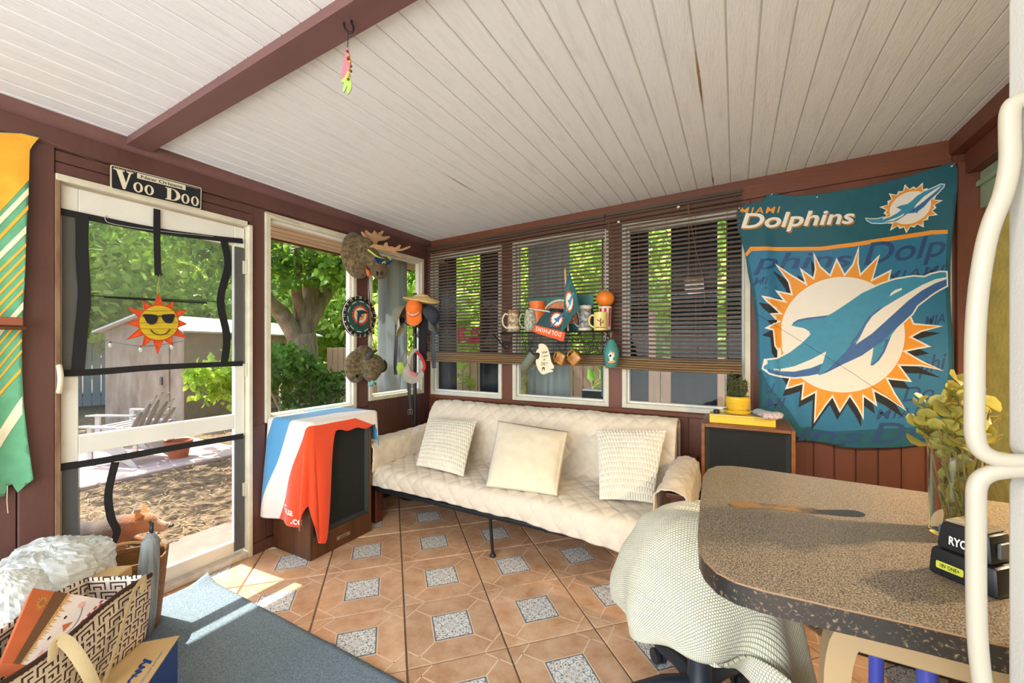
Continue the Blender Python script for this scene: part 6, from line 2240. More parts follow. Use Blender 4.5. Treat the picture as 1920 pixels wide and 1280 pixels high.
# --- cord with red section down to the buffalo head
co = MB().tube(smooth_path([LP(691, 519, .20), LP(692, 545, .10), LP(693, 565, .055), LP(695, 600, .045), LP(697, 628, .05), LP(701, 645, .07), LP(705, 659, .09)], 5), .0028, 6).build('dart_cord', M_TAPE, loc=None)
tag(co, 'dark cord with a red sleeve hanging down past the dartboard', 'cord')
MB().tube(smooth_path([LP(693, 566, .056), LP(695, 600, .046), LP(697, 622, .05)], 5), .0042, 6).build('red_sleeve', mat('red_sleeve', (170, 52, 36), .6), co, smooth=True)
# --- plush buffalo head
def Z7b(x, y, off):
    return on_x(640+x/7.11, 540+y/7.111, XL+off)
bu = thing('plush_buffalo_head', 'plush brown buffalo head with dark horns below the dartboard', 'plush head', Z7b(230, 1000, .004))
uI = Matrix.Translation(bu.location).inverted()
bb = MB().at(uI)
bb.ball(Z7b(190, 1050, .06), (.06, .095, .125), 20, 12, fn=fur)
bb.ball(Z7b(300, 930, .06), (.06, .10, .10), 20, 12, fn=fur)
bb.ball(Z7b(210, 1160, .075), (.05, .055, .05), 14, 9, fn=fur)
bb.ball(Z7b(410, 1030, .14), (.09, .105, .09), 20, 12)
bb.tube([Z7b(410, 1080, .16), Z7b(405, 1150, .195)], [.08, .06], 14)
bb.ball(Z7b(402, 1165, .20), (.05, .06, .045), 14, 9)
remesh(bb.build('neck_and_head', M_FURB, bu, smooth=True), .007, 1)
for pts, rr in (([(350, 1000, .14), (365, 920, .17), (410, 860, .19), (480, 832, .20)], [.030, .026, .018, .004]), ([(520, 1110, .12), (580, 1080, .14), (595, 1010, .15), (570, 955, .16)], [.016, .015, .011, .003])):
    p_ = smooth_path([Z7b(*q) for q in pts], 5)
    MB().at(uI).tube(p_, [lerp(rr[min(int(i/5), 3)], rr[min(int(i/5)+1, 3)], (i % 5)/5) for i in range(len(p_))], 10).build('horn', mat('dark_horn_plush', (54, 52, 50), .7), bu, smooth=True)
b_ = MB().at(uI)
b_.prism([Z7b(x, y, .12) for x, y in smooth_closed([(290, 900), (315, 885), (330, 940), (320, 985), (295, 960)], 3)], (.014, 0, 0))
b_.build('ear', M_FURM, bu, smooth=True, sharp=50)
MB().at(uI).ball(Z7b(205, 1175, .122), (.006, .016, .014), 10, 7).build('eye', MATS['dark_eye'], bu, smooth=True)
b_ = MB().at(uI)
b_.prism([Z7b(x, y, .235) for x, y in ((360, 1235), (465, 1225), (470, 1300), (355, 1310))], (.004, 0, 0))
b_.build('paper_tag', mat('teal_tag', (150, 206, 206), .6, col2=(40, 60, 66), scale=40, contrast=(.5, .56)), bu)

# --- coat stand with hats and belts
HX, HY = -2.45, 2.71
ha = thing('coat_stand', 'slim black coat stand loaded with hats in the corner', 'coat stand', (HX, HY, .0))
bb = MB()
bb.tube([(0, 0, .02), (0, 0, 1.76)], .016, 12)
bb.build('pole', M_BLKM, ha, smooth=True, sharp=50)
MB().lathe([(0, 0.001), (.135, 0.001), (.14, .012), (.05, .024), (.022, .05), (0, .05)], 28).build('base', M_BLKM, ha, smooth=True, sharp=50)
def HP(px_, py_, d=0.0):
    """point at the coat stand's distance (d: metres nearer along the view)"""
    r = ray(px_, py_)
    base = Vector((HX, HY, 0))
    t_ = (base.dot(_F)-d)
    return _C+r*t_
hooks = ((765, 575, .0), (792, 575, .0), (778, 612, .12), (755, 600, .0), (800, 600, .0))
for px_, py_, d in hooks:
    p = HP(px_, py_, d)-Vector((HX, HY, 0))
    q = Vector((0, 0, p.z-.05))
    k_ = MB().tube(smooth_path([q, q.lerp(p, .6)+Vector((0, 0, -.02)), p], 5), .006, 8).build('hook', M_BLKM, ha, smooth=True)
    MB().ball(p, .021, 12, 8).build('hook_ball', M_BLKM, k_, smooth=True)
def cap(name, label, c, up_, brim, R_, crown, brimm, depth=.11, blen=.075, pr_=None):
    """baseball cap: dome + curved peak. up_: crown direction, brim: peak direction"""
    up_ = Vector(up_).normalized()
    br = Vector(brim)
    br = (br-up_*br.dot(up_)).normalized()
    sd = up_.cross(br)
    t_ = thing(name, label, 'hat', c, group='hats on the coat stand')
    Mf = frame((0, 0, 0), br, sd, up_)
    b_ = MB().at(Mf)
    n_, m_ = 24, 8
    b_.grid(lambda u, v: (R_*1.1*math.cos(6.2832*u)*math.cos(v*1.5), R_*.92*math.sin(6.2832*u)*math.cos(v*1.5), depth*math.sin(v*1.5)), n_, m_, closed_u=True)
    b_.build('crown', crown, t_, smooth=True, solid=.003)
    b_ = MB().at(Mf)
    def pk(u, v):
        a = (u-.5)*2.3
        r0 = Vector((R_*1.1*math.cos(a), R_*.92*math.sin(a), 0))
        ext = blen*math.cos(a*.68)**.8*v
        return (r0.x+ext, r0.y*(1+.05*v), .004-.022*v*(1+1.6*(a/1.15)**2*.6))
    b_.grid(pk, 18, 8)
    b_.build('peak', brimm, t_, smooth=True, solid=.004)
    MB().at(Mf).ball((0, 0, depth), .007, 8, 6).build('button', crown, t_, smooth=True)
    return t_, Mf
UP = Vector((0, 0, 1))
IMR = _R      # image right
IMT = -_F     # towards the camera
M_OLV = mat('olive_grey_cotton', (130, 126, 106), .9, vary=.08, scale=30)
M_OLV2 = mat('pale_olive_cotton', (186, 178, 146), .9, vary=.06)
M_CAPO = mat('orange_cotton', (240, 120, 40), .85, vary=.05)
M_NAV = mat('navy_cotton', (52, 56, 66), .9, vary=.08)
M_GRYC = mat('grey_cotton', (96, 98, 102), .9, vary=.06)
cap('ball_cap', 'olive grey cap with pale peak at the left of the coat stand', HP(757, 592, .02), (-_R*.9+UP*.35-IMT*.1), (-UP+IMT*.2-_R*.25), .088, M_OLV, M_OLV2, .10, .085)
oc, Mf = cap('ball_cap', 'bright orange cap with white lettering hanging on the coat stand', HP(777, 578, .10), (IMT*.85+UP*.35), (-UP*1.0-IMT*.1), .075, M_CAPO, M_CAPO, .085, .075)
vs, fs = text_polys('Dolphins', 1, .02, 'CENTER', .2)
xa = max(abs(v[0]) for v in vs)
def ocf(u, v):
    a, el = u*.85, .30+v*.35
    R_ = .075
    p = Vector((R_*1.1*math.cos(a)*math.cos(el), R_*.92*math.sin(a)*math.cos(el), .085*math.sin(el)))
    return Mf.to_3x3() @ (p*1.035)
decal('lettering', [([(v[0]/xa, v[1]) for v in vs], fs)], ocf, M_TXTW, oc, .15)
cap('ball_cap', 'dark navy cap with grey peak at the right of the coat stand', HP(803, 594, .04), (_R*.75+UP*.55+IMT*.15), (-UP*.8+_R*.5), .085, M_NAV, M_GRYC, .10, .085)
cap('ball_cap', 'faded brown cap tucked under the navy one on the coat stand', HP(795, 610, -.03), (_R*.5+UP*.2+IMT*.5), (-UP), .075, mat('brown_cotton', (104, 92, 82), .9), MATS['brown_cotton'], .085, .07)
# wide tan hat on top
wh = thing('sun_hat', 'tan wide-brimmed hat lying on top of the coat stand', 'hat', HP(790, 560, .03), group='hats on the coat stand')
b_ = MB().at(frame((0, 0, 0), IMR, IMT, UP))
def brimf(u, v):
    a = 6.2832*u
    r = lerp(.07, .155, v)
    return (r*math.cos(a)*1.02, r*math.sin(a)*.85, .012-.045*v*v*abs(math.sin(a*1.0+.3))-.03*v*max(0, math.cos(a)))
b_.grid(brimf, 40, 8, closed_u=True)
b_.build('brim', mat('tan_canvas', (222, 188, 126), .85, vary=.05, scale=14), wh, smooth=True, solid=.004)
b_ = MB().at(frame((0, 0, 0), IMR, IMT, UP))
b_.grid(lambda u, v: (.072*math.cos(6.2832*u)*math.cos(v*1.5)**.6, .062*math.sin(6.2832*u)*math.cos(v*1.5)**.6, .012+.026*math.sin(v*1.5)), 28, 8, closed_u=True)
b_.build('crown', MATS['tan_canvas'], wh, smooth=True)
for k in (-1, 1):
    o = MB().lathe([(.003, 0), (.005, .001), (.003, .002)], 10).build('eyelet', M_BRN, wh)
    o.location = IMT*.118+IMR*(.02*k+.01)+UP*-.018
# hanging strips: belts and scarf
def strip(name, label, cat, pts, wd, matr, d=.05, group='belts on the coat stand', th=.004, taper=None):
    P_ = smooth_path([HP(x, y, d) for x, y in pts], 6)
    t_ = thing(name, label, cat, P_[0], group=group)
    inv = Matrix.Translation(t_.location).inverted()
    b_ = MB().at(inv)
    b_.tube(P_, [1.0]*len(P_) if not taper else [lerp(1, taper, i/(len(P_)-1)) for i in range(len(P_))], 8, flat=(wd/2, th), up=tuple(IMT))
    b_.build('strap', matr, t_, smooth=True, sharp=60)
    return t_, inv
M_LTH = mat('black_leather', (26, 26, 30), .45, bump=.1)
strip('belt', 'black belt hanging at the left of the coat stand', 'belt', [(744, 596), (743, 640), (741, 680), (742, 702)], .030, M_LTH, .02)
t_, inv = strip('belt', 'dark belt with metal buckle hanging lowest on the coat stand', 'belt', [(766, 690), (767, 720), (768, 752), (769, 768)], .028, M_LTH, .06)
b_ = MB().at(inv)
q = HP(769, 772, .07)
b_.tube([q+_R*.017+UP*.022, q-_R*.017+UP*.022, q-_R*.017-UP*.022, q+_R*.017-UP*.022, q+_R*.017+UP*.022], .0035, 6)
b_.tube([q+UP*.022, q-UP*.018], .0025, 6)
b_.build('buckle', mat('steel_buckle', (170, 170, 168), .3, .9), t_)
strip('scarf', 'black cloth bag strap hanging in the middle of the coat stand', 'strap', [(791, 570), (793, 610), (792, 650), (794, 674)], .068, mat('black_cloth', (24, 24, 28), .9), .06, None, .010)
strip('belt', 'blue-grey belt hanging at the right of the coat stand', 'belt', [(812, 612), (812, 650), (814, 690)], .036, mat('slate_leather', (60, 68, 80), .6), -.02)
# visor cap hanging on the low hook
vz = thing('visor_cap', 'grey visor cap with red band hanging on the low hook', 'hat', HP(778, 690, .14), group='hats on the coat stand')
def VZ(x, y, d): return HP(720+x/4.742, 530+y/4.741, d)-vz.location
M_VZ = mat('grey_visor_cotton', (168, 158, 146), .9, vary=.08, scale=30)
b_ = MB()
ring = [VZ(x, y, .14) for x, y in smooth_closed([(270, 600), (225, 680), (232, 760), (270, 810), (330, 800), (352, 740), (345, 690), (300, 620)], 4)]
b_.tube(ring+[ring[0]], .5, 8, caps=False, flat=(.03, .012), up=tuple(IMT))
b_.build('head_band', M_VZ, vz, smooth=True)
b_ = MB()
rr2 = [VZ(x, y, .155) for x, y in ((282, 612), (320, 640), (352, 700), (362, 750), (345, 785))]
b_.tube(smooth_path(rr2, 5), 1, 8, flat=(.012, .006), up=tuple(IMT))
b_.build('red_strap', mat('red_band', (186, 40, 44), .8), vz, smooth=True)
b_ = MB()
pts = smooth_closed([(190, 745), (215, 720), (240, 790), (290, 815), (345, 795), (352, 830), (310, 875), (255, 897), (200, 880), (170, 830), (170, 780)], 3)
b_.prism([VZ(x, y, .16+.03*math.sin((y-700)/190*3)) for x, y in pts], IMT*-.006)
b_.build('peak', M_VZ, vz, smooth=True, sharp=50)
decal('pink_print', [smooth_closed([(225, 770), (260, 800), (290, 815), (280, 835), (245, 825), (228, 800)], 3)], lambda x, y: VZ(x, y, .175+.03*math.sin((y-700)/190*3)), mat('pink_print', (200, 110, 110), .9), vz)
gp = thing('green_pouch', 'lime green pouch hanging behind the visor cap', 'pouch', HP(752, 690, .04))
b_ = MB().ball((0, 0, 0), (.045, .03, .055), 16, 10, fn=lambda u: 1+.12*nz(u.x*3, u.y*3, u.z*3))
b_.build('pouch_body', mat('lime_fabric', (178, 204, 84), .8, vary=.15, scale=30), gp, smooth=True)
MB().tube([(0, 0, .05), HP(758, 660, .03)-gp.location], .003, 6).build('drawstring', M_CORD, gp)

# --- ornament on a hook under the ceiling beam
hz = ceil_z(-1.06)-.036
hk0 = on_z(660, 38, hz)
hk = thing('hook_ornament', 'dangling pink and green feather ornament on a hook under the beam', 'ornament', (hk0.x, hk0.y, hz))
dz_ = (hk0-_C).dot(_F)
def HK(x, y):
    return _C+ray(580+x/6.4, y/6.4)*dz_-hk.location
MB().tube(smooth_path([HK(525, 200)+Vector((0, 0, .012)), HK(505, 260), HK(530, 330), HK(515, 385), HK(470, 385), HK(425, 330), HK(415, 270)], 6), .0032, 8).build('hook', M_IRON, hk, smooth=True)
MB().tube([HK(465, 385), HK(462, 480), HK(460, 570)], .0014, 5).build('thread', M_TAPE, hk)
def feather(pts, m_, nm, d):
    b_ = MB()
    b_.prism([HK(x, y)+IMT*d for x, y in smooth_closed(pts, 2)], IMT*.004)
    b_.build(nm, m_, hk, smooth=True, sharp=50)
feather([(460, 570), (440, 640), (415, 760), (390, 940), (400, 965), (440, 930), (480, 850), (500, 760), (480, 640)], mat('pink_felt', (206, 112, 128), .9), 'pink_feather', .0)
feather([(480, 860), (440, 940), (390, 985), (405, 1010), (430, 1010), (412, 1090), (420, 1130), (450, 1080), (468, 1040), (462, 1110), (470, 1150), (500, 1110), (520, 1050), (505, 960)], mat('green_felt', (160, 186, 96), .9), 'green_feather', .004)
for k, (x, y) in enumerate(((470, 640), (485, 690), (478, 730), (500, 770), (515, 820), (490, 850), (515, 880), (490, 930), (480, 975))):
    MB().ball(HK(x, y)+IMT*.010, .0042+.001*(k % 2), 8, 6).build('bead', mat('amber_bead', (206, 140, 60), .3) if k % 2 else mat('brown_bead', (92, 56, 30), .35), hk, smooth=True)
# ================================================================== RIGHT SIDE: counter, chair, fridge
CZ = .91
M_CTR = mat('speckled_laminate', (74, 66, 58), .30, col2=(176, 160, 136), scale=420, contrast=(.42, .60))
M_CTE = mat('dark_speckled_edge', (44, 40, 36), .3, col2=(150, 128, 96), scale=150, contrast=(.56, .72))
ctr_px = [(1755, 925), (1560, 898), (1400, 876), (1372, 873), (1345, 873), (1328, 879), (1319, 892), (1316, 920), (1312, 965), (1309, 1005), (1311, 1028), (1322, 1050), (1345, 1072), (1380, 1090), (1430, 1105), (1560, 1135), (1720, 1170), (1870, 1205)]
cpts = [on_z(x, y, CZ) for x, y in ctr_px]
cpts = [Vector((1.12, cpts[0].y-.01, CZ))]+cpts+[Vector((.62, .815, CZ)), Vector((1.12, .83, CZ))]
ctr = thing('counter_table', 'speckled laminate peninsula counter with rounded end and dark edge', 'counter', (.5, 1.1, 0))
cI = Matrix.Translation(ctr.location).inverted()
bb = MB().at(cI)
bb.prism([p+Vector((0, 0, -.038)) for p in cpts], (0, 0, .0365), 0)
top = MB().at(cI)
top.prism([p+Vector((0, 0, -.0012)) for p in cpts], (0, 0, .0012))
edge_o = bb.build('edge_band', M_CTE, ctr, smooth=True, sharp=40)
top.build('top', M_CTR, ctr)
MB().at(cI).tube([p+Vector((0, 0, -.0018)) for p in cpts[1:-1]], .0016, 6).build('edge_line', mat('worn_brown_edge', (150, 116, 82), .5), ctr)
# worn patch on the top
decal('worn_patch', [smooth_closed([(1365, 943), (1385, 939), (1430, 944), (1490, 949), (1560, 956), (1600, 957), (1622, 964), (1612, 969), (1565, 966), (1530, 963), (1480, 958), (1430, 953), (1390, 953), (1370, 950)], 3)],
      lambda x, y: cI @ (on_z(x, y, CZ)+Vector((0, 0, .0006))), mat('worn_laminate', (150, 116, 74), .35, col2=(60, 58, 58), scale=14, contrast=(.42, .58)), ctr)
decal('bare_patch', [smooth_closed([(1530, 957), (1560, 956), (1600, 957), (1622, 964), (1612, 969), (1565, 966), (1540, 962)], 3)], lambda x, y: cI @ (on_z(x, y, CZ)+Vector((0, 0, .0009))), mat('black_core', (32, 34, 38), .25), ctr)
M_BGE = mat('beige_painted_wood', (176, 148, 106), .6, vary=.06, scale=6)
def Z8(x, y, Y): return on_y(1480+x/4.364, 1080+y/4.365, Y)
YA = .86
leg = [(400, 250), (400, 410), (360, 460), (325, 530), (300, 640), (285, 760), (280, 900), (280, 1300), (500, 1300), (505, 870), (520, 760), (550, 650), (600, 560), (640, 500), (690, 460), (720, 350)]
bb = MB().at(cI)
def clampz(p): return Vector((p.x, p.y, max(.001, min(CZ-.039, p.z))))
lp = [Z8(x, y, YA) for x, y in leg]
lp = [clampz(p) for p in lp]
fl = [p for p in lp]
zmin = min(p.z for p in lp)
xl0 = [p.x for p in lp if abs(p.z-zmin) < 1e-6]
bb.prism(lp, (0, .045, 0))
bb.box((min(xl0), YA, .001), (max(xl0), YA+.045, zmin+.004))
bb.build('curved_leg', M_BGE, ctr)
xa_ = Z8(410, 300, YA).x
bb = MB().at(cI)
bb.box((xa_, YA+.001, CZ-.115), (1.10, YA+.04, CZ-.0385), .003)
bb.build('apron', M_BGE, ctr)
MB().at(cI).box((1.06, YA+.05, .001), (1.12, 1.42, CZ-.0385), .003).build('end_panel', M_BGE, ctr)

# --- office chair under the knitted throw
CHX, CHY = -.11, 1.57
ch = thing('office_chair', 'black swivel office chair hidden under the cream knitted throw', 'chair', (CHX, CHY, 0))
M_PLB = mat('black_nylon', (38, 44, 54), .4, vary=.05)
for k in range(5):
    a = math.radians(132+72*k)
    d = Vector((math.cos(a), math.sin(a), 0))
    b_ = MB()
    b_.tube([d*.03+Vector((0, 0, .115)), d*.12+Vector((0, 0, .11)), d*.215+Vector((0, 0, .082)), d*.255+Vector((0, 0, .075))], [.034, .030, .024, .018], 10, flat=(1, .75))
    arm_ = b_.build('base_arm', M_PLB, ch, smooth=True, sharp=60)
    s_ = Vector((-d.y, d.x, 0))
    b_ = MB()
    for q in (-1, 1):
        c0 = d*.25+s_*q*.014+Vector((0, 0, .030))
        b_.tube([c0-s_*.008, c0+s_*.008], .029, 16)
    b_.tube([d*.25+Vector((0, 0, .03)), d*.25+Vector((0, 0, .085))], .007, 8)
    b_.build('caster', M_PLB, arm_, smooth=True, sharp=50)
MB().lathe([(0, .085), (.045, .085), (.046, .13), (.040, .14), (.038, .26), (.024, .265), (.024, .44), (0, .44)], 20).build('gas_column', M_PLB, ch, smooth=True, sharp=45)
MB().box((-.21, -.21, .44), (.21, .21, .50), .045, 4).build('seat', mat('black_upholstery', (30, 30, 32), .9), ch, smooth=True)
MB().box((.06, -.20, .54), (.12, .14, .70), .03, 4).build('backrest', MATS['black_upholstery'], ch, smooth=True)
MB().box((.075, -.055, .47), (.105, -.005, .56), .008).build('back_bar', M_PLB, ch)
MB().tube([(-.03, -.02, .435), (-.075, -.045, .40), (-.085, -.05, .33)], [.008, .008, .014], 8).build('tilt_lever', M_PLB, ch, smooth=True)
# --- knitted throw
def knit_mat():
    m = bpy.data.materials.new('cream_knit')
    m.use_nodes = True
    t = m.node_tree
    b_ = t.nodes['Principled BSDF']
    b_.inputs['Roughness'].default_value = .95
    b_.inputs['Sheen Weight'].default_value = .4
    uv = t.nodes.new('ShaderNodeUVMap')
    uv.uv_map = 'sheet'
    mp = t.nodes.new('ShaderNodeMapping')
    mp.inputs['Scale'].default_value = (1, 1, 1)
    t.links.new(uv.outputs[0], mp.inputs[0])
    br = t.nodes.new('ShaderNodeTexBrick')
    br.inputs['Scale'].default_value = 1.0
    br.inputs['Brick Width'].default_value = .0095
    br.inputs['Row Height'].default_value = .0078
    br.inputs['Mortar Size'].default_value = .0016
    br.inputs['Mortar Smooth'].default_value = 1.0
    br.inputs['Color1'].default_value = (*lin((238, 234, 208)), 1)
    br.inputs['Color2'].default_value = (*lin((230, 226, 198)), 1)
    br.inputs['Mortar'].default_value = (*lin((188, 178, 142)), 1)
    t.links.new(mp.outputs[0], br.inputs['Vector'])
    t.links.new(br.outputs['Color'], b_.inputs['Base Color'])
    bp = t.nodes.new('ShaderNodeBump')
    bp.inputs['Strength'].default_value = .9
    bp.inputs['Distance'].default_value = .004
    bp.invert = True
    t.links.new(br.outputs['Fac'], bp.inputs['Height'])
    t.links.new(bp.outputs[0], b_.inputs['Normal'])
    return m
TC = Vector((-.08, 1.55, 0))
NU, NV = 180, 90
vs, uvs = [], []
for j in range(NV+1):
    v = j/NV
    for i in range(NU):
        a = 2*math.pi*i/NU
        d = _R*math.cos(a)+(-_F)*math.sin(a)      # a=0 image right, pi/2 towards the camera, pi image left
        ri = .5+.5*math.cos(a)                    # 1 right, 0 left
        near, far = max(0, math.sin(a)), max(0, -math.sin(a))
        al = math.degrees(a)
        if al <= 180:
            zh = .03+.41*sstep(42, 86, al)-.06*sstep(130, 180, al)
        else:
            zh = lerp(.38, .05, sstep(250, 350, al))
        zh += .010*math.sin(a*4+1)
        left = [(0, .738), (.12, .730), (.205, .69), (.265, .62), (.305, .54), (.325, .46), (.318, zh)]
        right = [(0, .738), (.11, .732), (.165, .70), (.215, .63), (.25, .50), (.295, .28), (.335, zh)]
        k = v*6
        q = min(int(k), 5)
        f_ = k-q
        def prof_(P):
            p0, p1, p2, p3 = P[max(q-1, 0)], P[q], P[q+1], P[min(q+2, 6)]
            return [.5*(2*p1[c]+(p2[c]-p0[c])*f_+(2*p0[c]-5*p1[c]+4*p2[c]-p3[c])*f_*f_+(3*p1[c]-p0[c]-3*p2[c]+p3[c])*f_**3) for c in (0, 1)]
        pl_, pr_ = prof_(left), prof_(right)
        wgt = sstep(.25, .85, ri+.25*near*(ri-.2))
        r, z_ = lerp(pl_[0], pr_[0], wgt), lerp(pl_[1], pr_[1], wgt)
        r *= 1-.14*far
        fold = math.sin(a*9+.8+1.5*v)*.55+math.sin(a*5+2.1)*.45
        fa = sstep(.45, 1, v)
        r += .040*fold*fa*(.7+.6*near)
        z_ += .012*fold*sstep(.2, .5, v)*(1-fa)
        r += .010*nz(a*3, v*6)*min(1, v*4)
        z_ += .010*nz(math.cos(a)*3+4, math.sin(a)*3, v*4)*(1-v*.6)
        p = TC+d*r
        vs.append((p.x-TC.x, p.y-TC.y, min(z_, CZ-.05)))
        Lr = .62*v
        uvs.append((Lr*math.cos(a), Lr*math.sin(a)))
fs = []
for j in range(NV):
    for i in range(NU):
        i2 = (i+1) % NU
        fs.append((j*NU+i, j*NU+i2, (j+1)*NU+i2, (j+1)*NU+i))
thr = MB().add(vs, fs).build('knitted_throw', knit_mat(), smooth=True, fixn=False, loc=TC)
uvl = thr.data.uv_layers.new(name='sheet')
for pl_ in thr.data.polygons:
    for l in pl_.loop_indices:
        u_, v_ = uvs[thr.data.loops[l].vertex_index]
        uvl.data[l].uv = (u_, v_)
md = thr.modifiers.new('thickness', 'SOLIDIFY')
md.thickness = .008
md.offset = -1
tag(thr, 'cream open-knit throw draped over the office chair beside the counter', 'blanket')

# --- blue-legged bar stool, black hassock and dark bench under the counter
bs = thing('bar_stool', 'bar stool with blue tubular legs tucked under the counter', 'stool', (.47, 1.27, 0))
M_BLU = mat('blue_enamel', (82, 92, 190), .35, vary=.05)
for sx_ in (-.14, .14):
    for sy_ in (-.17, .17):
        MB().tube([(sx_, sy_, .001), (sx_*.96, sy_*.94, .77)], .0165, 12).build('leg', M_BLU, bs, smooth=True, sharp=50)
for z_ in (.22,):
    for sy_ in (-.168, .168):
        MB().tube([(-.138, sy_, z_), (.138, sy_, z_)], .009, 8).build('stretcher', M_BLU, bs, smooth=True, sharp=50)
MB().lathe([(0, .772), (.185, .772), (.195, .785), (.19, .81), (0, .82)], 28).build('seat', mat('black_vinyl', (24, 24, 26), .45), bs, smooth=True, sharp=50)
hs_ = thing('hassock', 'round black padded hassock under the right of the counter', 'stool', (.83, 1.93, 0))
MB().lathe([(0, .03), (.17, .03), (.185, .05), (.185, .30), (.178, .315)], 28).build('drum', MATS['black_vinyl'], hs_, smooth=True, sharp=40)
MB().lathe([(.182, .317), (.192, .33), (.190, .375), (.165, .395), (0, .40)], 28).build('cushion', mat('black_cushion', (30, 29, 30), .6), hs_, smooth=True)
for k in range(4):
    a = .785+k*1.571
    MB().lathe([(.018, 0), (.02, .01), (.018, .032)], 10, c=(.13*math.cos(a), .13*math.sin(a), .001)).build('foot', M_PLB, hs_)
bn = thing('storage_bench', 'dark brown boxy bench standing against the back wall behind the counter', 'bench', (.74, 2.62, 0))
MB().box((-.36, -.42, .001), (.36, .40, .34), .008).build('body', mat('dark_brown_fabric', (66, 44, 34), .9, vary=.15, scale=60, bump=.4, bscale=200), bn)
MB().box((-.37, -.43, .345), (.37, .41, .41), .02, 3).build('lid', MATS['dark_brown_fabric'], bn, smooth=True, sharp=50)

# --- glass vase with eucalyptus
vb = on_z(1791, 1003, CZ)
va = thing('eucalyptus_vase', 'clear glass vase of golden green eucalyptus stems on the counter', 'vase', (vb.x, vb.y, CZ+.0005))
M_VG = mat('clear_vase_glass', (246, 250, 248), .02, trans=1.0)
MATS['clear_vase_glass'].node_tree.nodes['Principled BSDF'].inputs['IOR'].default_value = 1.25
MB().lathe([(0, 0), (.038, 0), (.040, .003), (.0385, .165), (.0365, .165), (.036, .008), (0, .008)], 32).build('glass', M_VG, va, smooth=True, sharp=50)
random.seed(14)
lf = MB()
n_ = 9
rim = [Vector((.019*(1+.9*math.cos(2*math.pi*k/n_)), .0165*math.sin(2*math.pi*k/n_), .003*math.cos(2*math.pi*k/n_*2))) for k in range(n_)]
lf.add([Vector((.019, 0, -.003))]+rim, [(0, 1+k, 1+(k+1) % n_) for k in range(n_)])
M_EU1 = mat('eucalyptus_gold', (214, 194, 96), .5, col2=(160, 164, 84), scale=30, translucent=.3)
M_EU2 = mat('eucalyptus_green', (150, 158, 92), .5, col2=(186, 176, 96), scale=30, translucent=.3)
lsrc = [lf.build('leaf', M_EU1, va, smooth=True), None]
me2 = lsrc[0].data.copy()
me2.materials[0] = M_EU2
first = True
for k in range(16):
    a = k*2.4
    rr = random.uniform(.2, 1)
    hgt = random.uniform(.235, .335)-.06*rr
    tip = Vector((math.cos(a)*.055*rr, math.sin(a)*.055*rr, hgt))
    base = Vector((math.cos(a+2)*.018, math.sin(a+2)*.018, .012))
    path = smooth_path([base, base.lerp(tip, .45)+Vector((math.cos(a), math.sin(a), 0))*.010, tip], 6)
    if k < 3:
        path = [p+Vector((-_R.x*.016, -_R.y*.016, 0))*(i/len(path)) for i, p in enumerate(path)]
    MB().tube(path, [.0016]*(len(path)-1)+[.0006], 5).build('stem', mat('eucalyptus_stem', (140, 110, 62), .7), va)
    for i in range(2, len(path)):
        for s_ in (0, math.pi):
            if random.random() < .12:
                continue
            ro = (random.uniform(-1.1, 1.1), random.uniform(-1.15, -.15), i*1.45+s_+random.uniform(-.3, .3)+a)
            sc = random.uniform(.75, 1.25)*(1.0 if path[i].z > .16 else .78)
            p = path[i]
            if p.z < .17:                     # keep leaves inside the glass
                p = Vector((p.x*.45, p.y*.45, p.z))
                ro = (ro[0], -1.1+random.uniform(-.2, .2), ro[2])
                sc *= .8
            o = lsrc[0] if first else inst(lsrc[0] if random.random() < .65 else me2, 'leaf', va)
            first = False
            o.location, o.rotation_euler, o.scale = p, ro, (sc, sc, sc)

# --- battery on its charger
cb_ = on_z(1795, 1085, CZ)
bt = thing('battery_charger', 'black tool battery charger with red light on the counter edge', 'charger', (cb_.x+.02, cb_.y+.0, CZ+.0005), -.80)
M_CHG = mat('black_charger_plastic', (30, 32, 36), .4)
def taper_box(lo, hi, k, bev=.006):
    bm = bmesh.new()
    bmesh.ops.create_cube(bm, size=1)
    d = Vector(hi)-Vector(lo)
    for v in bm.verts:
        v.co = Vector((v.co.x*d.x, v.co.y*d.y, v.co.z*d.z))
        if v.co.z > 0:
            v.co.x *= k
            v.co.y *= k
        v.co += (Vector(lo)+Vector(hi))/2
    bmesh.ops.bevel(bm, geom=list(bm.edges), offset=bev, segments=2, profile=.5, affect='EDGES')
    return bm
MB().bm_add(taper_box((-.050, -.038, 0), (.050, .038, .034), .93)).build('charger_base', M_CHG, bt, smooth=True, sharp=35)
bat = MB().bm_add(taper_box((-.040, -.034, .0345), (.040, .034, .068), .86)).build('battery', M_CHG, bt, smooth=True, sharp=35)
MB().box((-.030, -.024, .0685), (.030, .024, .071), .001).build('label_top', mat('silver_label', (190, 178, 150), .4, col2=(90, 84, 74), scale=120, stretch=(.3, 1, 1)), bat)
for s_ in (-1, 1):
    MB().box((s_*.041-.003, -.018, .042), (s_*.041+.003, .018, .060), .002, 2).build('release_latch', mat('grey_latch', (92, 96, 100), .5), bat)
def cf(off, z0, sl=.07):
    return lambda u, v: (u, -.0385-off+(v)*sl, z0+v)
vs, fs = text_polys('RYOBI', .0135, .0004, 'CENTER')
decal('lettering', [([(v[0], v[1]) for v in vs], fs)], lambda u, v: (u, -.0345-.0010+v*.10, .044+v), M_TXTW, bat)
decal('yellow_label', [rrect(-.036, .010, .004, .019, .002, .002)], cf(.0008, 0, .06), mat('lime_label', (206, 208, 70), .5), bt)
decal('label_text', [(lambda q: ([(v[0]-.031, .0125+v[1]) for v in q[0]], q[1]))(text_polys('18V ONE+', .0065, .0001))], cf(.0014, 0, .06), M_INK, bt)
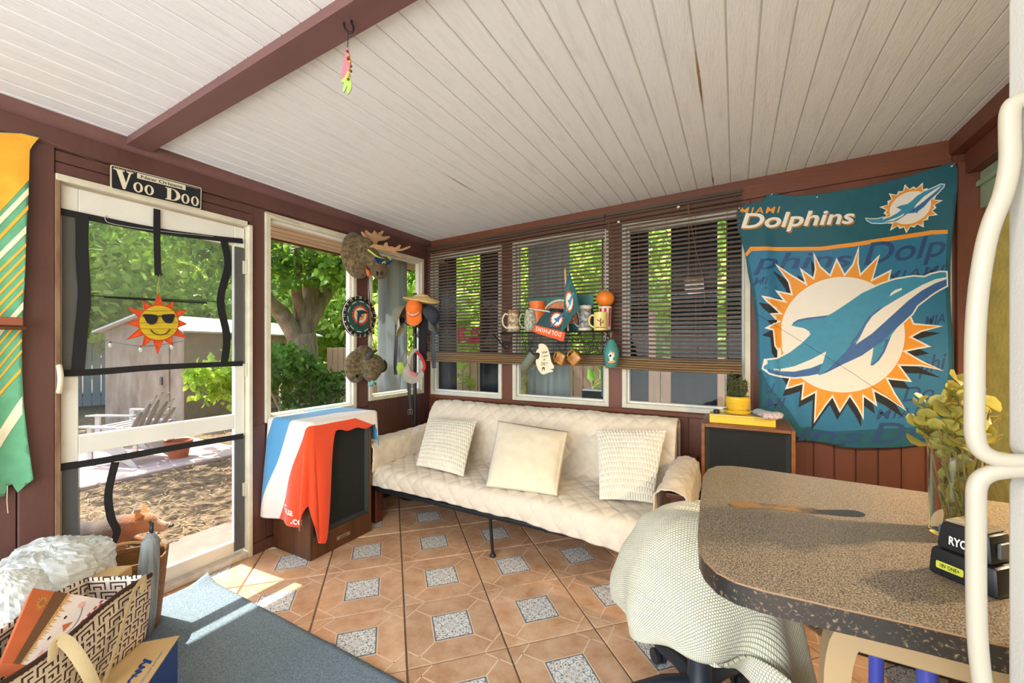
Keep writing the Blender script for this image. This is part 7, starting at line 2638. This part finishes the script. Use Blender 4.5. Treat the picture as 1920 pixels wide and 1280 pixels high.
o = MB().ball((.012, -.0385, .015), .0030, 8, 6).build('indicator_light', mat('red_led', (255, 40, 40), .3, emit=((255, 30, 30), 3)), bt, smooth=True)

bt.scale = (.88, .88, 1.35)
# --- refrigerator
FX, FY0, FY1 = .272, -.07, .688
fr = thing('refrigerator', 'white top-freezer refrigerator with bowed handles at the right edge', 'refrigerator', (.64, .31, 0))
rI = Matrix.Translation(fr.location).inverted()
M_FRG = mat('white_appliance', (244, 246, 242), .35, vary=.02, bump=.12, bscale=260)
MB().at(rI).box((FX+.06, FY0+.01, .03), (1.0, FY1-.004, 1.70), .012, 2).build('body', M_FRG, fr, smooth=True, sharp=50)
MB().at(rI).box((FX, FY0, 1.172), (FX+.055, FY1, 1.705), .016, 4).build('freezer_door', M_FRG, fr, smooth=True, sharp=60)
MB().at(rI).box((FX, FY0, .08), (FX+.055, FY1, 1.158), .016, 4).build('fridge_door', M_FRG, fr, smooth=True, sharp=60)
MB().at(rI).box((FX+.055, FY0+.01, .081), (FX+.0605, FY1-.006, 1.70)).build('door_gasket', mat('grey_gasket', (150, 150, 146), .7), fr)
MB().at(rI).box((FX+.03, FY0+.02, .001), (1.0, FY1-.02, .075), .004).build('kick_plate', mat('grey_kick', (90, 92, 92), .6), fr)
M_HDL = mat('ivory_handle', (178, 170, 152), .4)
YH = .643
def hp(px_, py_):
    p = on_y(px_, py_, YH)
    return Vector((min(p.x, FX+.004), YH, p.z))
up_path = [hp(1935, 186), hp(1905, 192), hp(1894, 210), hp(1893, 250), hp(1893, 305), hp(1881, 364), hp(1860, 417), hp(1846, 470), hp(1834, 551), hp(1828, 640), hp(1827, 760), hp(1828, 815), hp(1840, 845), hp(1875, 862), hp(1930, 866)]
lo_path = [hp(1935, 880), hp(1885, 882), hp(1850, 890), hp(1832, 910), hp(1830, 960), hp(1830, 1100), hp(1833, 1200), hp(1843, 1290), hp(1862, 1400), hp(1890, 1480), hp(1930, 1500)]
for pth in (up_path, lo_path):
    b_ = MB().at(rI)
    b_.tube(smooth_path(pth, 5), 1.0, 14, flat=(.0085, .0072), up=(0, 1, 0))
    b_.build('handle', M_HDL, fr, smooth=True, sharp=60)

# ================================================================== BAGS AND BOXES BY THE DOOR
P_A, P_D = Vector((-1.676, .674, 0)), Vector((.737, -.676, 0)).normalized()
P_N = Vector((-P_D.y, P_D.x, 0))
P_N = P_N if P_N.dot(Vector((1, .3, 0))) > 0 else -P_N         # towards the room
BZ = .30
rot_b = math.atan2(P_D.y, P_D.x)
cbx = thing('shipping_box', 'blue printed shipping box at the bottom of the pile by the door', 'box', P_A, rot_b)
# local: x along P_D, y along left normal
ny = 1 if Vector((-P_D.y, P_D.x, 0)).dot(P_N) > 0 else -1
def bxy(x, y, z): return (x, -ny*y, z)      # y: distance into the pile from the visible face
M_CARD = mat('kraft_cardboard', (200, 168, 118), .8, vary=.06, scale=12)
b_ = MB()
LB_, DB_ = .56, .40
v8 = [bxy(0, 0, .001), bxy(LB_, 0, .001), bxy(LB_, DB_, .001), bxy(0, DB_, .001), bxy(0, 0, BZ), bxy(LB_, 0, BZ), bxy(LB_, DB_, BZ), bxy(0, DB_, BZ)]
b_.add(v8, [(0, 1, 2, 3), (0, 1, 5, 4), (1, 2, 6, 5), (2, 3, 7, 6), (3, 0, 4, 7)])
b_.build('box_sides', mat('royal_blue_print', (34, 74, 150), .6, vary=.05), cbx)
b_ = MB()
v8 = [bxy(-.004, -.004, BZ+.0005), bxy(LB_, -.004, BZ+.0005), bxy(LB_, DB_, BZ+.0005), bxy(-.004, DB_, BZ+.0005), bxy(-.004, -.004, BZ+.0045), bxy(LB_, -.004, BZ+.0045), bxy(LB_, DB_, BZ+.0045), bxy(-.004, DB_, BZ+.0045)]
b_.add(v8, [(3, 2, 1, 0), (4, 5, 6, 7), (0, 1, 5, 4), (1, 2, 6, 5), (2, 3, 7, 6), (3, 0, 4, 7)])
b_.build('lid_flap', M_CARD, cbx)
vs, fs = text_polys('chewy', .062, .003)
vs2, fs2 = text_polys('pharmacy and pet food', .018, .0002)
M_BLP = mat('blue_print', (26, 62, 128), .7)
decal('lettering', [(vs, fs)], lambda u, v: bxy(.25-u, .036+v*.62, BZ+.0052), M_BLP, cbx)
decal('small_print', [(vs2, fs2)], lambda u, v: bxy(.24-u, .012+v*.6, BZ+.0052), mat('pale_blue_print', (110, 136, 168), .7), cbx)
# --- patterned tote bag on top of it
def tote_mat():
    m = bpy.data.materials.new('maze_print_canvas')
    m.use_nodes = True
    t = m.node_tree
    b2_ = t.nodes['Principled BSDF']
    b2_.inputs['Roughness'].default_value = .8
    uv = t.nodes.new('ShaderNodeUVMap')
    uv.uv_map = 'sheet'
    acc_ = None
    def mth(op, a, b=None):
        n = t.nodes.new('ShaderNodeMath')
        n.operation = op
        for i, q in enumerate((a, b)):
            if q is None:
                continue
            if isinstance(q, (int, float)):
                n.inputs[i].default_value = q
            else:
                t.links.new(q, n.inputs[i])
        return n.outputs[0]
    sx = t.nodes.new('ShaderNodeSeparateXYZ')
    t.links.new(uv.outputs[0], sx.inputs[0])
    S_ = 1/.034
    X, Y = mth('MULTIPLY', sx.outputs['X'], S_), mth('MULTIPLY', sx.outputs['Y'], S_)
    ix, iy = mth('FLOOR', X), mth('FLOOR', Y)
    fx, fy = mth('FRACT', X), mth('FRACT', Y)
    cmb = t.nodes.new('ShaderNodeCombineXYZ')
    t.links.new(ix, cmb.inputs[0])
    t.links.new(iy, cmb.inputs[1])
    wn = t.nodes.new('ShaderNodeTexWhiteNoise')
    wn.noise_dimensions = '2D'
    t.links.new(cmb.outputs[0], wn.inputs['Vector'])
    flip = mth('GREATER_THAN', wn.outputs['Value'], .5)
    # nested L-shapes: distance max(|fx|,|fy|) in a flipped cell -> three parallel lines
    gx = mth('ABSOLUTE', mth('SUBTRACT', fx, flip))
    d = mth('MAXIMUM', gx, fy)
    st = mth('FRACT', mth('MULTIPLY', d, 2.5))
    ln = mth('GREATER_THAN', st, .62)
    mx = t.nodes.new('ShaderNodeMixRGB')
    mx.inputs[1].default_value = (*lin((226, 212, 196)), 1)
    mx.inputs[2].default_value = (*lin((58, 36, 32)), 1)
    t.links.new(ln, mx.inputs[0])
    t.links.new(mx.outputs[0], b2_.inputs['Base Color'])
    return m
M_TOTE = tote_mat()
tA = Vector((-1.745, .625, 0))
tD = Vector((.56, -.83, 0)).normalized()
tN = Vector((-tD.y, tD.x, 0))
tN = tN if tN.x > 0 else -tN
to = thing('tote_bag', 'maze-patterned canvas tote bag with cream handles on the blue box', 'bag', tA+Vector((0, 0, BZ+.006)), 0)
LT, DT, HT_ = .50, .20, .215
def toteP(s_, e, z_):         # s_ along, e into the pile, z up
    bulge = .012*math.sin(math.pi*min(1, max(0, s_/LT)))*math.sin(math.pi*min(1, z_/HT_))
    return tD*s_-tN*(e-bulge if e < DT/2 else e+bulge)+Vector((0, 0, z_))
faces_, uvs_, vv = [], [], []
def tote_panel(fn, w_, h_, nu=24, nv=12):
    o_ = len(vv)
    for j in range(nv+1):
        for i in range(nu+1):
            vv.append(fn(i/nu, j/nv))
            uvs_.append((i/nu*w_+len(faces_)*.0, j/nv*h_))
    for j in range(nv):
        for i in range(nu):
            a = o_+j*(nu+1)+i
            faces_.append((a, a+1, a+nu+2, a+nu+1))
rimz = lambda s_: HT_+.012*math.sin(s_*13)
tote_panel(lambda u, v: toteP(u*LT, 0+.018*(1-v), v*rimz(u*LT)), LT, HT_)
tote_panel(lambda u, v: toteP(u*LT, DT-.018*(1-v), v*(rimz(u*LT)+.0)), LT, HT_)
tote_panel(lambda u, v: toteP(0-.008*math.sin(3.14*v)-.012*math.sin(3.14*u)*0, lerp(.018*(1-v), DT-.018*(1-v), u), v*rimz(0)), DT, HT_, 12)
tote_panel(lambda u, v: toteP(LT, lerp(.018*(1-v), DT-.018*(1-v), u), v*rimz(LT)), DT, HT_, 12)
tote_panel(lambda u, v: toteP(lerp(0, LT, u), lerp(.018, DT-.018, v), .002), LT, DT)
bg_ = MB().add(vv, faces_).build('bag_body', M_TOTE, to, smooth=True, fixn=False)
uvl = bg_.data.uv_layers.new(name='sheet')
for lp_ in bg_.data.loops:
    uvl.data[lp_.index].uv = uvs_[lp_.vertex_index]
md = bg_.modifiers.new('thickness', 'SOLIDIFY')
md.thickness = .004
md.offset = 0
b_ = MB()
b_.tube([toteP(s_/20*LT, -.003, rimz(s_/20*LT)) for s_ in range(21)], 1, 8, flat=(.004, .008))
b_.build('rim_hem', mat('dark_hem', (62, 40, 34), .8), to)
M_HND = mat('cream_webbing', (222, 206, 168), .85, bump=.3, bscale=200)
def handle(pts):
    b2_ = MB()
    P_ = smooth_path(pts, 6)
    b2_.tube(P_, 1, 8, flat=(.014, .0022), up=tuple(tN))
    b2_.build('handle', M_HND, to, smooth=True, sharp=60)
handle([toteP(.05, -.012, .19), toteP(.055, -.016, .23), toteP(.11, -.024, .205), toteP(.17, -.028, .12), toteP(.21, -.028, .03), toteP(.225, -.024, .004)])
handle([toteP(.34, -.012, .19), toteP(.335, -.018, .232), toteP(.31, -.026, .20), toteP(.275, -.030, .10), toteP(.235, -.030, .006)])
# --- scarecrow-face gift box leaning in the tote
def GP(x, y, t_): return _C+ray(x, y)*t_
TLg, TRg, BRg, BLg = GP(62, 1102, 1.22), GP(222, 1128, 1.315), None, GP(3, 1242, 1.02)
BRg = BLg+(TRg-TLg)*.42
gb = thing('gift_box', 'orange and white gift box printed with a smiling scarecrow face, in the tote', 'box', (TLg+TRg+BRg+BLg)/4)
gbI = Matrix.Translation(gb.location).inverted()
gn = (TRg-TLg).cross(BLg-TLg).normalized()
gn = gn if gn.dot(_C-TLg) > 0 else -gn
def gpt(u, v, off=0.0):       # u right, v down
    return gbI @ (TLg.lerp(TRg, u).lerp(BLg.lerp(BRg, u), v)+gn*off)
b_ = MB()
b_.prism([gpt(0, 0), gpt(1, 0), gpt(1, 1), gpt(0, 1)], gn*-.035)
b_.build('box_body', mat('brick_orange_card', (190, 96, 52), .7, vary=.08, scale=10), gb)
gq = lambda off: (lambda u, v: gpt(u, v, off))
decal('white_panel', [[(.42, 0), (1, 0), (1, 1), (.42, 1)]], gq(.0008), mat('white_card', (228, 214, 204), .7), gb)
decal('brown_band', [[(.24, 0), (.40, 0), (.40, 1), (.24, 1)]], gq(.0010), mat('brown_card', (104, 70, 40), .7), gb)
random.seed(4)
straw = []
for k in range(34):
    v0 = k/34
    straw.append([(.39, v0), (.39, v0+.03), (.47+random.uniform(-.02, .05), v0+random.uniform(0, .05))])
decal('straw_fringe', straw, gq(.0014), mat('straw_print', (206, 160, 90), .7), gb)
ptl = []
for k in range(14):
    a = k*6.283/14
    ptl.append([(.17+.02*math.cos(a-.3), .2+.03*math.sin(a-.3)), (.17+.075*math.cos(a), .2+.16*math.sin(a)), (.17+.02*math.cos(a+.3), .2+.03*math.sin(a+.3))])
decal('sunflower', ptl, gq(.0012), mat('sunflower_print', (216, 166, 50), .7), gb)
decal('sunflower_heart', [[(.17+.03*math.cos(a*.5236), .2+.055*math.sin(a*.5236)) for a in range(12)]], gq(.0016), M_BRN, gb)
chk = []
for i in range(7):
    for j in range(9):
        if (i+j) % 2 == 0:
            u, v = .80+i*.028, .02+j*.055
            chk.append([(u, v), (u+.028, v), (u+.028, v+.055), (u, v+.055)])
decal('plaid_patch', chk, gq(.0014), mat('red_check', (176, 60, 52), .7), gb)
decal('nose', [[(.60, .47), (.70, .40), (.69, .56)]], gq(.0014), mat('orange_nose', (206, 96, 48), .7), gb)
decal('eyes', [[(.56+.016*math.cos(a*.7854), .36+.03*math.sin(a*.7854)) for a in range(8)], [(.56+.016*math.cos(a*.7854), .66+.03*math.sin(a*.7854)) for a in range(8)]], gq(.0014), M_INK, gb)
for vv_ in (.14, .86):
    decal('cheek', [[(.63+.04*math.cos(a*.7854), vv_+.06*math.sin(a*.7854)) for a in range(8)]], gq(.0013), mat('pink_cheek', (220, 170, 166), .7), gb)
sm = [(.66+.10*math.sin(i/14*math.pi), .18+.62*i/14) for i in range(15)]
decal('smile', [sm+[(u+.008, v) for u, v in sm[::-1]]], gq(.0015), M_INK, gb)
# --- taped cardboard box behind the tote
kb = thing('taped_carton', 'open-topped kraft carton sealed with clear tape behind the tote', 'carton', (-2.135, .50, .013), math.radians(-52))
MB().box((-.16, -.13, .001), (.16, .13, .405), .004).build('carton_body', M_CARD, kb)
MB().box((-.165, -.04, .4055), (.162, .04, .4075)).build('tape', mat('pale_tape', (224, 206, 166), .3), kb)
MB().box((.1605, -.04, .30), (.1625, .04, .407)).build('tape', MATS['pale_tape'], kb)
# --- woven basket with handle, grey bundle, green spool
wb_ = thing('woven_basket', 'brown woven basket with a loop handle near the door', 'basket', (-2.42, .77, .013), math.radians(60))
M_WIC = mat('wicker', (150, 106, 58), .8, col2=(112, 74, 40), scale=40, stretch=(1, 1, 5), bump=.8, bscale=90)
b_ = MB()
def bsk(u, v):
    a = 6.2832*u
    k = lerp(.80, 1.0, v)
    sq = (abs(math.cos(a))**4+abs(math.sin(a))**4)**-.25
    return (.15*k*sq*math.cos(a), .105*k*sq*math.sin(a), .33*v)
b_.grid(bsk, 40, 14, closed_u=True)
b_.build('basket_body', M_WIC, wb_, smooth=True, solid=.008)
MB().box((-.10, -.07, .002), (.10, .07, .012)).build('basket_base', M_WIC, wb_)
MB().tube([(.12*math.cos(math.pi*i/12), 0, .32+.075*math.sin(math.pi*i/12)) for i in range(13)], .007, 8).build('handle', mat('cane_handle', (204, 164, 100), .6), wb_, smooth=True)
gbn = thing('grey_bundle', 'grey folded umbrella bundle standing beside the basket', 'bundle', (-2.275, .80, .013))
b_ = MB()
b_.tube([(0, 0, 0.002), (.0, .0, .10), (-.01, .012, .30), (-.015, .02, .42), (-.02, .026, .45)], [.022, .036, .040, .034, .010], 14, flat=(1, .6))
o = b_.build('cloth', mat('grey_fabric', (168, 178, 184), .5, col2=(112, 122, 132), scale=12, stretch=(4, 4, .3)), gbn, smooth=True)
MB().tube([(-.018, .024, .44), (-.03, .03, .49)], .008, 8).build('grip', M_PLB, gbn, smooth=True)
gs = thing('green_ring', 'green rimmed round tin inside the woven basket', 'tin', (-2.16, .70, .4735))
gs.location = (-2.40, .75, .255)
MB().at(T(0, 0, 0)).box((-.05, -.05, -.235), (.05, .05, -.002), .004).build('tin_box', M_CARD, gs)
MB().lathe([(0, 0), (.055, 0), (.055, .028), (.048, .03), (.045, .02), (0, .02)], 28).build('tin_body', mat('green_tin', (60, 120, 78), .5), gs, smooth=True, sharp=40)
MB().lathe([(0, .0205), (.044, .0205)], 24, caps=False).build('tin_content', mat('kraft_content', (190, 150, 110), .8), gs)
# --- crumpled white plastic bags
M_PLAS = mat('white_plastic_film', (232, 236, 234), .16, vary=.03, scale=20, translucent=.3, spec=.8)
def plastic(label, c, r, seed):
    def fn(u):
        n1 = nz(u.x*1.6+seed, u.y*1.6, u.z*1.6)
        q = u*5.2
        n2 = 1-abs(nz(q.x+seed*3, q.y, q.z))*2
        n3 = 1-abs(nz(q.x*2.3, q.y*2.3+seed, q.z*2.3))*2
        return 1+.20*n1+.075*n2+.045*n3
    o_ = MB().ball((0, 0, 0), r, 58, 38, fn=fn).build('plastic_bag', M_PLAS, smooth=False, loc=c)
    return tag(o_, label, 'plastic bag', 'white plastic bags on the pile')
plastic('large puffed white plastic bag on top of the pile at the left edge', GP(96, 1082, 1.58), (.185, .17, .128), 2.0)
plastic('smaller crumpled white plastic bag slumped at the bottom left corner', GP(10, 1150, 1.28), (.105, .10, .115), 7.0)
# plain crate under the plastic bags
cr = thing('storage_crate', 'dark storage crate under the plastic bags at the left edge', 'crate', (-2.47, .38, .013))
MB().box((-.11, -.17, 0), (.11, .17, .235), .01).build('crate_body', mat('dark_crate', (54, 58, 48), .7, vary=.2, scale=12), cr)
# ================================================================== LAMPS OUT OF VIEW
lm_ = thing('fill_ceiling_lamp', 'unseen frosted dome lamp added as fill light above and behind the camera', 'lamp', (-.55, -.55, ceil_z(-.55)))  # ceiling fixture added out of view to brighten the room
MB().lathe([(0, -.001), (.16, -.001), (.165, -.02), (.15, -.03), (0, -.03)], 28).build('base', M_WHITE, lm_, smooth=True, sharp=40)
M_FROST = mat('frosted_glass', (255, 240, 214), .4, emit=((255, 214, 160), 6))
MB().lathe([(.15, -.031), (.145, -.06), (.11, -.09), (.06, -.105), (0, -.11)], 28, caps=False).build('shade', M_FROST, lm_, smooth=True)
lo_ = add_light('ceiling_fill_light', 'POINT', (0, 0, -.17), 12.0, (1.0, .88, .72), shadow_soft_size=.14)
lo_.parent = lm_
wl_ = thing('wall_lamp', 'warm wall lamp on the yellow wall above the counter', 'lamp', (XR, 1.42, 1.62))
MB().at(RY(-math.pi/2)).lathe([(0, .001), (.06, .001), (.06, .012), (.02, .02), (0, .02)], 24).build('wall_plate', M_WHITE, wl_, smooth=True, sharp=40)
MB().tube(smooth_path([(-.02, 0, 0), (-.08, 0, .03), (-.12, 0, .0)], 5), .008, 8).build('arm', M_WHITE, wl_, smooth=True)
MB().lathe([(.02, .0), (.035, -.01), (.10, -.11)], 24, c=(-.12, 0, 0), caps=False).build('shade', mat('brass_shade', (180, 140, 70), .35, .8), wl_, smooth=True, solid=.003)
MB().ball((-.12, 0, -.06), .026, 12, 8).build('bulb', M_FROST, wl_, smooth=True)
lo2 = add_light('wall_lamp_light', 'SPOT', (-.12, 0, -.095), 52.0, (1.0, .74, .46), aim=None, shadow_soft_size=.03, spot_size=math.radians(168), spot_blend=.5)
lo2.rotation_euler = Vector((-.75, .55, -.55)).to_track_quat('-Z', 'Y').to_euler()
lo2.parent = wl_
